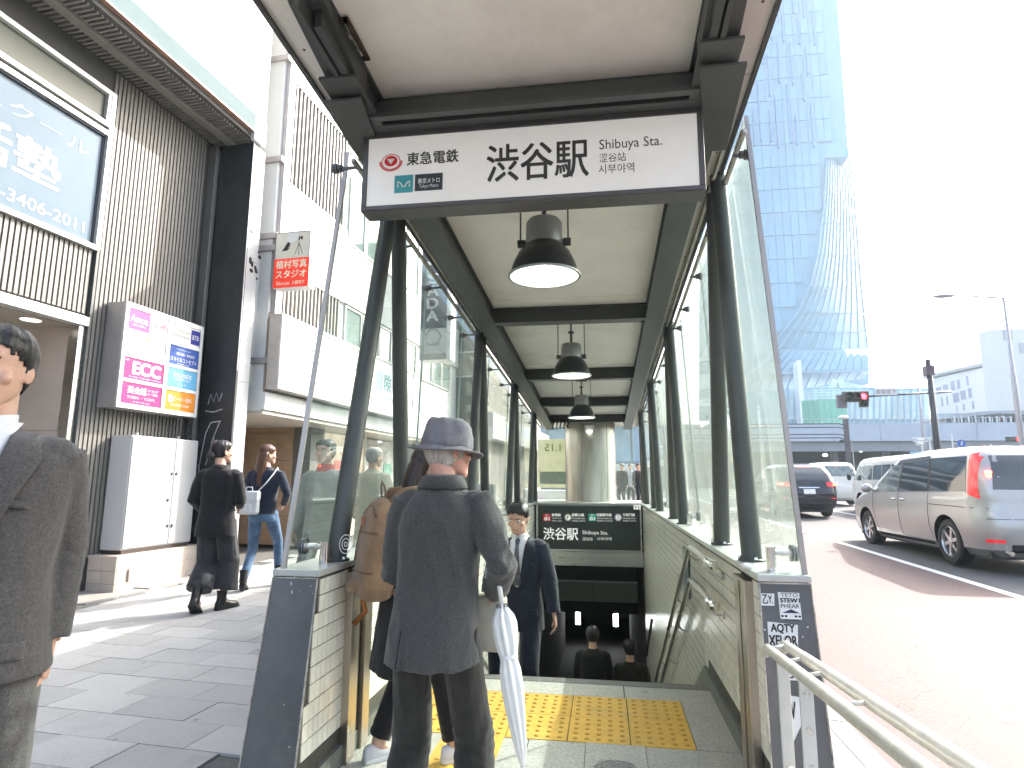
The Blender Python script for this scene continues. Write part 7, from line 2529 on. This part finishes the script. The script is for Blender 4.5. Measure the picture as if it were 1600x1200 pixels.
# hat
HATM = mat('grey_cotton_hat', (.165, .163, .175), .9, var=.3, scale=9, bump=.3, bscale=300, dirt=.75, dirtcol=(.085, .088, .105), dscale=11)
Hb = HM @ Matrix.Translation((0, -.004, .122 * k)) @ Matrix.Rotation(math.radians(-3), 4, 'X')
hat = thing('bucket_hat', 'faded grey cotton bucket hat on the head of the old man', 'hat', t.location, t.rotation_euler.z)
def hring(rx, ry, z, n=48, wob=0.0):
    out = []
    for q in range(n):
        a = 2 * math.pi * q / n
        w_ = 1 + wob * math.sin(a * 3 + 1) * .5 + wob * math.sin(a * 2)
        out.append(Hb @ Vector((rx * .93 * math.cos(a) * w_, ry * .93 * math.sin(a) * w_, z + wob * .10 * math.sin(2 * a + .6))))
    return out
rr = [(.079, .099, -.004, 0), (.083, .106, 0, 0), (.0835, .107, .018, 0), (.081, .104, .045, .01), (.077, .098, .070, .02), (.070, .088, .088, .02), (.056, .070, .098, .03), (.033, .042, .102, .03), (.004, .005, .101, 0)]
cm_ = MB().loft([hring(a * k * 1.06, b_ * k * 1.06, z * k * 1.1, 48, w_) for a, b_, z, w_ in rr], caps=False)
for i, v_q in enumerate(cm_.v):
    p = Vector(v_q)
    n_ = mnoise.noise(p * 20) * .011 + .006 + mnoise.noise(p * 48) * .005
    c_ = Hb @ Vector((0, 0, .04))
    cm_.v[i] = tuple(p + (p - c_).normalized() * n_)
cm_.build('crown', HATM, hat, smooth=True)
br = [(.088, .112, .010, 0), (.092, .117, -.002, .01), (.108, .134, -.012, .03), (.126, .153, -.018, .05), (.134, .163, -.018, .06), (.136, .165, -.021, .06), (.133, .162, -.024, .06), (.108, .134, -.019, .03), (.086, .109, -.006, 0)]
MB().loft([hring(a * k * 1.03, b_ * k * 1.03, z * k, 48, w_) for a, b_, z, w_ in br], caps=False).build('brim', HATM, hat, smooth=True)
MB().loft([hring(a * k * 1.07, b_ * k * 1.07, z * k, 48, 0) for a, b_, z in ((.0845, .1075, .004), (.087, .110, .007), (.087, .110, .018), (.0845, .1075, .021))], caps=False).build('band', mat('hat_band', (.10, .105, .12), .8), hat, smooth=True)
# white umbrella hooked over the forearm
UW = mat('white_umbrella_cloth', (.66, .66, .63), .45, var=.06, scale=6, bump=.1, bscale=40)
um = thing('umbrella', 'furled white umbrella hanging from the right forearm of the old man', 'umbrella', (0, 0, 0))
u0, u1 = P(779, 905, Y=2.20), P(820, 1216, Y=2.10)
ud = (u1 - u0).normalized()
Lu = (u1 - u0).length
MB().tube([u0 + Vector((-.045, .02, .0)), u0 + Vector((-.042, .02, .03)), u0 + Vector((-.02, .01, .045)), u0 + Vector((0, 0, .03)), u0, u0 + ud * Lu * .16], .009, 10).build('handle', mat('umbrella_handle', (.62, .62, .60), .3), um, smooth=True)
MB().cyl(u0 + ud * .12 * Lu, u1, .004, 8).build('shaft', CHROME, um)
xs = ud.cross(Vector((0, 1, 0))).normalized()
ys_ = ud.cross(xs)
R_ = []
for f, r_ in ((.15, .010), (.17, .020), (.20, .031), (.24, .036), (.30, .038), (.36, .034), (.41, .027), (.43, .026), (.48, .032), (.56, .034), (.66, .030), (.76, .025), (.86, .018), (.93, .010), (.96, .006)):
    rr = []
    for q in range(48):
        a = 2 * math.pi * q / 48
        pl_ = 1 + (.16 * math.sin(a * 8 + f * 6) + .06 * math.sin(a * 5)) * (1.5 if f < .3 else .8)
        rr.append(u0 + ud * Lu * f + xs * r_ * pl_ * math.cos(a) + ys_ * r_ * pl_ * math.sin(a) + ud * (.010 * math.sin(a * 8) if f < .2 else 0))
    R_.append(rr)
MB().loft(R_).build('cover', UW, um, smooth=True)
st_ = MB().loft([[u0 + ud * Lu * f + xs * .031 * math.cos(2 * math.pi * q / 20) + ys_ * .031 * math.sin(2 * math.pi * q / 20) for q in range(20)] for f in (.405, .425)], caps=False)
st_.build('tie_strap', UW, um, smooth=True)
for q in range(7):
    a = 2 * math.pi * q / 7
    e_ = u0 + ud * Lu * .155 + xs * .018 * math.cos(a) + ys_ * .018 * math.sin(a)
    MB().cyl(e_, e_ - ud * .012, .0028, 6).build('rib_tip', DGREY, um)
# pale bag edge held in front of him
sb = thing('shoulder_bag', 'edge of a pale canvas bag held in front of the old man', 'bag', (t.location.x, t.location.y, 0), t.rotation_euler.z)
MB().box(.02, .215, .155, .215, .72, .93).build('pouch', cloth('pale_canvas', (.42, .40, .34), .8), sb, bevel=.02)
MB().tube([(.19, .19, .93), (.20, .16, 1.0), (.15, .14, 1.05)], .008, 6).build('strap', LEA, sb)

# ---- the backpacker in front of him
bp = person('dark-haired person in a long black coat and white sneakers wearing the tan backpack', (-.985, 3.10, 0), math.radians(-52), H=1.50, lean=.07, feet=((-.10, -.13), (.13, .24)), pitch=(0, 0),
            hands=((-.12, .28, 1.0), (.14, .3, 1.0)), headpitch=math.radians(14), top=dict(hem=-.75, name='coat', amp=.006, rows=[(-.78, .215, .15, .165), (-.4, .205, .145, .155), (0, .19, .135, .14), (.3, .178, .125, .12), (.5, .185, .13, .12), (.7, .192, .13, .122), (.85, .186, .115, .115), (.945, .148, .088, .098), (1.0, .085, .066, .072), (1.03, .066, .058, .064)]),
            topmat=BLK, legs=dict(mat=BLK, r=(.082, .070, .062), hem=.10), shoes=(mat('white_sneaker', (.62, .62, .62), .5, var=.1), mat('white_sole', (.7, .7, .68), .5)), hair=('long', HBRN if 0 else hairmat('dark_brown_hair', (.03, .015, .011))), voxel=.008, seed=7)
def longhair(info, m_, zlen, w=.085, back=.105, seed=0, tuck=0.0):
    k, HM = info['k'], info['HM']
    R_ = []
    top_ = HM @ (Vector((0, -.02, .62 * HH)) * k)
    for i in range(13):
        f = i / 12
        c_ = top_ + Vector((0, 0, -zlen * f)) + (HM.to_3x3() @ Vector((0, -.035 - .045 * math.sin(f * 2.2) + tuck * f, 0)))
        rr = []
        for q in range(48):
            a = 2 * math.pi * q / 48
            n_ = 1 + .16 * mnoise.noise(Vector((math.cos(a) * 7 + seed, math.sin(a) * 7, f * 1.4))) + .08 * mnoise.noise(Vector((math.cos(a) * 22, math.sin(a) * 22, f * 2 + seed)))
            tip = (1 - .35 * max(0, f - .75) / .25)
            rr.append(c_ + HM.to_3x3() @ Vector((w * k * math.cos(a) * n_ * tip * (1 - .08 * f), .055 * k * math.sin(a) * n_ * tip, (.02 * mnoise.noise(Vector((a * 4, seed, 2))) if i == 12 else 0))))
        R_.append(rr)
    return MB().loft(R_).build('long_hair', m_, info['root'], smooth=True)
longhair(bp, MATS['dark_brown_hair'], .28, .075, seed=2)
# backpack
PKM = cloth('tan_canvas', (.25, .155, .085), .85, .22, .3, .35, 380, 6)
PKD = cloth('tan_canvas_dark', (.17, .085, .04), .85, .2)
pk = thing('backpack', 'tan canvas backpack on the person just ahead of the old man', 'backpack', bp['root'].location, bp['root'].rotation_euler.z)
kk = bp['k']
bz = bp['sp'](.44)
R_ = []
for f, hw, hd, yo in ((-.23, .085, .055, .0), (-.215, .115, .078, .0), (-.17, .132, .090, -.005), (-.10, .134, .088, -.004), (-.085, .130, .082, 0), (0, .132, .078, .002), (.08, .128, .072, .008), (.10, .124, .068, .010), (.18, .112, .058, .016), (.235, .088, .040, .024), (.258, .055, .022, .03)):
    R_.append(ring((0, bz.y - .205 + yo, bz.z + f), hw, hd, hd, n=40, e=3.0))
mb_ = MB().loft(R_)
mb_.v = [tuple(Vector(p) * 1.0) for p in mb_.v]
pm_ = bake(mb_, .006, PKM, 'pack', 2, folds(.005, (9, 9, 6), seed=9))
o = bpy.data.objects.new('pack', pm_); COL.objects.link(o); o.parent = pk
def pack_pt(x, f, out=.0):
    hd = interp([(-.23, .055), (-.17, .090), (-.10, .088), (0, .078), (.1, .068), (.18, .058), (.235, .04), (.26, .02)], f, 1)
    yo = interp([(-.23, 0), (0, .002), (.1, .01), (.26, .03)], f, 1)
    return Vector((x, bz.y - .205 + yo - (hd + out) * max(0, 1 - abs(x / .135) ** 3) ** (1 / 3), bz.z + f))
for f in (-.092, .092):
    MB().tube([pack_pt(-.128 + .256 * i / 14, f, .001) for i in range(15)], .0045, 6).build('seam', PKD, pk)
MB().tube([pack_pt(-.07, .20 - .25 * i / 12, .002) for i in range(13)], .004, 6).build('zip', PKD, pk)
MB().tube([pack_pt(-.10 + .2 * i / 14, .17 + .05 * math.sin(i / 14 * math.pi), .002) for i in range(15)], .005, 6).build('zip', PKD, pk)
MB().box(-.055, -.005, 0, .004, 0, .045).xf(Matrix.Translation(pack_pt(0, .12, .006))).build('patch', mat('pinkish_patch', (.42, .18, .10), .7), pk)
for s_ in (-1, 1):
    m_ = MB().tube([(s_ * .06, bz.y - .17, bz.z + .20), (s_ * .085, bz.y - .10, bz.z + .285), (s_ * .095, bz.y, bz.z + .30), (s_ * .10, bz.y + .11, bz.z + .20), (s_ * .11, bz.y + .12, bz.z + .02), (s_ * .13, bz.y + .0, bz.z - .14), (s_ * .11, bz.y - .14, bz.z - .20)], [(.024, .006)] * 7, 8, upv=(1, 0, 0))
    m_.build('shoulder_strap', PKM, pk, smooth=True)
MB().tube([(-.035, bz.y - .165, bz.z + .235), (-.03, bz.y - .175, bz.z + .31), (0, bz.y - .18, bz.z + .335), (.03, bz.y - .175, bz.z + .31), (.035, bz.y - .165, bz.z + .235)], [(.011, .004)] * 5, 8).build('grab_handle', PKM, pk, smooth=True)
MB().tube([pack_pt(.05, -.20, .0), pack_pt(.0, -.235, -.02) + Vector((0, 0, -.05)), pack_pt(-.06, -.23, -.02) + Vector((-.03, -.03, -.13))], [(.014, .003)] * 3, 6).build('loose_strap', mat('orange_strap', (.30, .11, .03), .7), pk, smooth=True)
MB().tube([(-.02 - .11, bz.y - .23, bz.z - .15), (0, bz.y - .315, bz.z - .16), (.11, bz.y - .23, bz.z - .15)], [(.028, .028)] * 3, 10).build('side_roll', PKM, pk, smooth=True)

# ---- the suited man at the left edge
lm = person('man in a warm grey suit walking towards the viewer at the left edge', (-1.725, 1.50, 0), math.radians(213), H=1.755, feet=((-.10, -.15), (.10, .22)), headyaw=math.radians(-8), headpitch=math.radians(3),
            hands=((-.185, -.03, .86), (.27, .10, .86)), epole=((-.25, -1, -.1), (.6, -.8, -.2)), topmat=GREYS, top=dict(hem=-.30, amp=.0045, sleeve=(.074, .062, .054, .046), rows=[(-.20, .200, .142, .134), (-.10, .196, .138, .130), (.10, .185, .128, .115), (.28, .180, .124, .108), (.50, .195, .134, .118), (.70, .212, .134, .126), (.85, .212, .116, .118), (.935, .168, .090, .098), (.985, .09, .070, .074), (1.0, .075, .062, .066)]),
            legs=dict(mat=GREYS, r=(.094, .080, .075), hem=.0), shoes=(LEA, RUBBER), hair=('short', HBLK), voxel=.0065, seed=5)
def suit_front(inf, shirt, tie, coat, rows_fd=.128, stripes=False):
    k, sp, C7 = inf['k'], inf['sp'], inf['C7']
    g = inf['garment']
    def fr(f, x, o=.0):
        fd = interp([(-.3, .142), (0, .134), (.28, .124), (.5, .134), (.7, .134), (.85, .118), (.94, .092), (1.0, .068), (1.04, .06)], f, 1) * k
        hw = interp([(-.3, .2), (0, .19), (.28, .18), (.5, .195), (.7, .212), (.85, .2), (.94, .16), (1.0, .085), (1.04, .07)], f, 1) * k
        q = max(0, 1 - abs(x * k / hw) ** 2.5) ** (1 / 2.5)
        return sp(f) + Vector((x * k, fd * q + o - .004, 0))
    def grid(nm, fn, m_, n=10, m=10, th=.004):
        vs = [fn(i / n, j / m) for i in range(n + 1) for j in range(m + 1)]
        fs = [(i * (m + 1) + j, (i + 1) * (m + 1) + j, (i + 1) * (m + 1) + j + 1, i * (m + 1) + j + 1) for i in range(n) for j in range(m)]
        o_ = MB().add(vs, fs).build(nm, m_, g, smooth=True)
        o_.modifiers.new('s', 'SOLIDIFY').thickness = th
        return o_
    grid('shirt_front', lambda a, b_: fr(.30 + .74 * a, (b_ - .5) * 2 * (.012 + .062 * a ** 1.0), .006), shirt)
    for s_ in (-1, 1):
        grid('lapel', lambda a, b_, s_=s_: fr(.30 + .68 * a, s_ * ((.012 + .060 * a) + b_ * (.012 + .075 * min(a / .78, 1) * (1 if a < .8 else (1 - (a - .8) * 2.2)))), .012 + .004 * b_), coat, th=.003)
        grid('shirt_collar', lambda a, b_, s_=s_: C7 + Vector((s_ * (.012 + .055 * a) * k, (.072 - .055 * a ** 2) * k + .012, (.0 + .03 * b_ + .012 * a - .02 * (1 - a) * (1 - b_)) * k)), shirt, 6, 4, .003)
    rr = [(1.0, .013), (.955, .020), (.93, .012), (.6, .026), (.42, .033), (.33, .030)]
    grid('tie', lambda a, b_: fr(1.0 - .67 * a, (b_ - .5) * 2 * interp([(0, .012), (.06, .020), (.1, .012), (.5, .024), (.9, .032), (1, .028)], a, 1), .015), tie, 16, 4, .003)
    for z_ in (.26, .08):
        MB().ell(fr(z_, .012, .012), (.008, .004, .008), 10, 6).build('button', BLACK, g)
    for s_ in (-1, 1):
        grid('pocket_flap', lambda a, b_, s_=s_: fr(-.02 - .08 * a, s_ * (.085 + .075 * b_), .010), coat, 4, 6, .003)
        for i in (0,):
            pass
    grid('breast_pocket', lambda a, b_: fr(.60 + .035 * a + .02 * b_, -(.075 + .06 * b_) if inf is not lm else -(-.14 + .06 * b_) * -1, .009), SEAM if 0 else coat, 3, 4, .003)
    return fr
SHW = cloth('white_shirt', (.68, .69, .72), .8, .05, .1, .1)
TIEM = mat('striped_tie', (.10, .10, .12), .5, var=.6, scale=40, stretch=(.2, 1, 1))
suit_front(lm, SHW, mat('silver_tie', (.30, .31, .34), .45, var=.2, scale=60), GREYS)

# ---- the businessman coming up the stairs
bs = person('businessman in navy suit and striped tie climbing the stairs with lowered head', (-.73, 5.42, -.66), math.radians(176), H=1.80, lean=.05, feet=((-.09, .02, .0), (.10, .30, .165)), headpitch=math.radians(16), headyaw=math.radians(-8),
            hands=((-.29, .10, .86), (.26, .16, .88)), epole=((-.5, -.8, -.2), (.5, -.8, -.2)), topmat=NAVYS, top=dict(hem=-.34, amp=.006, sleeve=(.082, .072, .062, .052)), legs=dict(mat=NAVYS, r=(.092, .076, .068), hem=.0),
            shoes=(LEA, RUBBER), hair=('short', HBLK), voxel=.008, seed=12)
suit_front(bs, SHW, TIEM, NAVYS)

# ---- woman in black with a low ponytail
x_, y_ = b2w(-4.40, 5.62)
w1 = person('woman with a low black bun in a black jacket, wide trousers and boots', (x_, y_, gz(y_)), math.radians(12), H=1.70, feet=((-.09, -.14), (.08, .10)), lift=(.05, 0), pitch=(-.55, 0), fyaw=(.15, -.45),
            hands=((-.17, .14, .98), (.14, .24, 1.04)), epole=((-.4, -1, -.2), (.45, -.9, -.3)), headyaw=math.radians(-38), topmat=BLK, top=dict(hem=-.28, amp=.005, sleeve=(.076, .064, .054, .046), rows=[(-.30, .200, .135, .14), (-.10, .192, .13, .135), (.10, .172, .118, .112), (.28, .164, .112, .104), (.50, .172, .122, .112), (.70, .184, .124, .116), (.85, .182, .112, .112), (.94, .140, .086, .094), (1.0, .08, .064, .07), (1.03, .06, .055, .06)]),
            legs=dict(mat=cloth('charcoal_wide_cloth', (.035, .036, .04), .9), r=(.098, .105, .125), hem=.30, amp=.010), shoes=(LEA, RUBBER, 'boot'), hair=('bun', HBLK), voxel=.008, seed=15)
HM, k = w1['HM'], w1['k']
MB().ell(HM @ (Vector((0, -.125, .26 * HH)) * k), (.045 * k, .04 * k, .05 * k), 20, 14).build('bun', HBLK, w1['root'], smooth=True)
MB().lathe([(.026, -.006), (.030, 0), (.026, .006)], (0, 0, 0), 16, axis='Y').xf(Matrix.Translation(HM @ (Vector((0, -.102, .30 * HH)) * k))).build('hair_tie', DGREY, w1['root'])
for s_ in (1,):
    MB().tube([HM @ (Vector((s_ * .075, .0, .54 * HH)) * k), HM @ (Vector((s_ * .078, .08, .53 * HH)) * k)], .0018, 5).build('glasses_arm', BLACK, w1['root'])
cr = MB().loft([ring(w1['C7'] + Vector((0, -.002, dz)), hw * k, hf * k, hb * k, n=30) for dz, hw, hf, hb in ((-.015, .078, .066, .074), (.03, .064, .058, .064), (.033, .07, .062, .070), (-.01, .088, .072, .084))], caps=False)
cr.build('collar', BLK, w1['garment'], smooth=True)

# ---- woman with long brown hair, jeans and white backpack
x_, y_ = b2w(-4.66, 6.78)
JEAN = cloth('blue_denim', (.085, .15, .25), .8, .35, .1, .3, 300, 7)
NVT = cloth('navy_knit', (.018, .022, .04), .9, .2)
w2_ = person('woman with very long brown hair, navy top, blue jeans and black heels', (x_, y_, gz(y_)), math.radians(14), H=1.70, feet=((-.13, -.16, .055), (.16, .24, .055)), pitch=(-.12, -.12), fyaw=(.2, -.1),
             hands=((-.13, .20, 1.04), (.20, .14, 1.00)), epole=((-.5, -.9, -.2), (.6, -.8, -.2)), headyaw=math.radians(-48), topmat=NVT, top=dict(hem=-.02, name='top', amp=.004, sleeve=(.068, .058, .048, .042), rows=[(-.04, .158, .115, .12), (.10, .152, .108, .105), (.28, .148, .105, .098), (.50, .160, .118, .105), (.70, .170, .120, .108), (.85, .168, .106, .105), (.94, .130, .08, .088), (1.0, .075, .06, .066), (1.03, .06, .053, .058)]),
             legs=dict(mat=JEAN, name='jeans', r=(.084, .058, .047), hem=.04, amp=.003), shoes=(BLK, BLACK, 'ankle', .055), hair=('long', HBRN), voxel=.008, seed=18, hipw=1.02)
longhair(w2_, HBRN, .52, .100, seed=4, tuck=.015)
wbp = thing('white_backpack', 'small white leather backpack hanging low behind the woman in jeans', 'bag', w2_['root'].location, w2_['root'].rotation_euler.z)
WLE = mat('white_leather', (.62, .63, .66), .4, var=.06, scale=5, bump=.08, bscale=60)
bq = Vector((-.12, -.20, 1.02))
MB().box(bq.x - .12, bq.x + .12, bq.y - .06, bq.y + .06, bq.z - .13, bq.z + .13).build('pouch', WLE, wbp, bevel=.03)
MB().box(bq.x - .124, bq.x + .124, bq.y - .078, bq.y + .064, bq.z + .03, bq.z + .145).build('flap', WLE, wbp, bevel=.02)
MB().box(bq.x - .09, bq.x + .06, bq.y - .085, bq.y - .055, bq.z - .10, bq.z - .01).build('front_pocket', WLE, wbp, bevel=.012)
MB().tube([(bq.x - .04, bq.y, bq.z + .14), (bq.x - .03, bq.y, bq.z + .19), (bq.x + .03, bq.y, bq.z + .19), (bq.x + .04, bq.y, bq.z + .14)], .008, 8).build('top_handle', WLE, wbp, smooth=True)
MB().tube([(bq.x + .08, bq.y, bq.z + .12), (.05, -.16, 1.25), (.13, -.11, 1.38), (.14, -.02, 1.44), (.15, .09, 1.36), (.0, .15, 1.15), (bq.x, .12, 1.0)], [(.015, .005)] * 7, 8, upv=(1, 0, 0)).build('long_strap', WLE, wbp, smooth=True)

# ---- person in grey jacket behind the left glass, coming this way
p = P(508, 760, Y=5.55)
g1 = person('person in a grey-beige jacket and red scarf behind the left glass', (p.x, 5.55, gz(5.55)), math.radians(172), H=1.68, feet=((-.1, -.1), (.1, .18)), hands=((-.27, .08, .84), (.27, .1, .84)),
            topmat=cloth('grey_beige_cotton', (.27, .265, .24), .9, .15), top=dict(hem=-.34, amp=.007, sleeve=(.088, .078, .068, .056)), legs=dict(mat=cloth('dull_trouser', (.16, .16, .15), .9), hem=.0), shoes=(LEA, RUBBER), hair=('short', HBLK), voxel=.01, seed=21)
MB().loft([ring(g1['C7'] + Vector((0, 0, dz)), hw, hf, hf, n=24) for dz, hw, hf in ((-.03, .09, .085), (0, .085, .08), (.04, .075, .07), (.05, .06, .06))], caps=False).build('scarf', cloth('red_scarf', (.42, .03, .02), .9), g1['root'], smooth=True)
# ---- person in cream coat
p = P(582, 760, Y=7.0)
g2 = person('grey-haired person in a pale cream coat walking away behind the left glass', (p.x, 7.0, gz(7.0)), math.radians(-12), H=1.66, feet=((-.1, -.1), (.1, .16)), topmat=cloth('cream_wool', (.52, .47, .36), .9, .08), hands=((-.25, .06, .84), (.22, .2, .95)), headyaw=-.3,
            top=dict(hem=-.75, name='coat', amp=.007, rows=[(-.78, .21, .15, .15), (-.4, .2, .14, .14), (0, .19, .13, .13), (.3, .18, .125, .115), (.5, .187, .13, .118), (.7, .195, .13, .12), (.85, .19, .115, .115), (.945, .15, .09, .098), (1.0, .085, .066, .072), (1.05, .07, .062, .068)]),
            legs=dict(mat=DARKT, hem=.0), shoes=(LEA, RUBBER), hair=('cap', HGRY) if 0 else ('short', HGRY), voxel=.01, seed=24)
# ---- people going down in the dark
for i, (px_, Y_, H_, lab) in enumerate(((926, 8.7, 1.70, 'left one of the people walking down the dark stairs'), (984, 9.2, 1.76, 'broad figure on the right of the people walking down the dark stairs'), (890, 10.3, 1.62, 'lowest figure, deep in the dark stairwell at left'))):
    st = -.165 * (math.floor((Y_ - 4.5) / .3) + 1)
    p = P(px_, 1000, Y=Y_)
    person(lab, (p.x, Y_, st), 0.0, H=H_, feet=((-.09, 0), (.09, -.02)), topmat=(BLK, DARKT, CHAR)[i], legs=dict(mat=BLK), shoes=(LEA, RUBBER), voxel=.016, seed=30 + i, face=False, group='people going down the stairs', top=dict(amp=.003))
# ---- people far behind the pillar
for i, (px_, Y_, m_, lab) in enumerate(((972, 25.0, BLK, 'dark-dressed person far off, nearest the pillar edge'), (985, 26.5, cloth('pale_jacket', (.4, .4, .42), .9), 'person in a pale top in the far crowd right of the pillar'), (997, 24.5, DARKT, 'dark-dressed person at the right of the far crowd by the pillar'))):
    p = P(px_, 740, Y=Y_)
    person(lab, (p.x, Y_, gz(Y_)), math.radians(150 + 30 * i), H=1.68, topmat=m_, legs=dict(mat=BLK), shoes=(LEA, RUBBER), voxel=.022, seed=40 + i, face=False, group='people beyond the stair head', top=dict(amp=0.0))

# ================================================================== HAZE
hz = MB().box(-412, 512, -16, 912, -5.6, 216)
hm_ = bpy.data.materials.new('haze')
hm_.use_nodes = True
hN, hL = hm_.node_tree.nodes, hm_.node_tree.links
hN.remove(hN['Principled BSDF'])
pv = hN.new('ShaderNodeVolumePrincipled')
pv.inputs['Color'].default_value = (0.72, 0.88, 1.0, 1)
pv.inputs['Density'].default_value = 0.00065
pv.inputs['Anisotropy'].default_value = 0.3
hL.new(pv.outputs[0], hN['Material Output'].inputs['Volume'])
stuff(hz.build('haze', hm_))
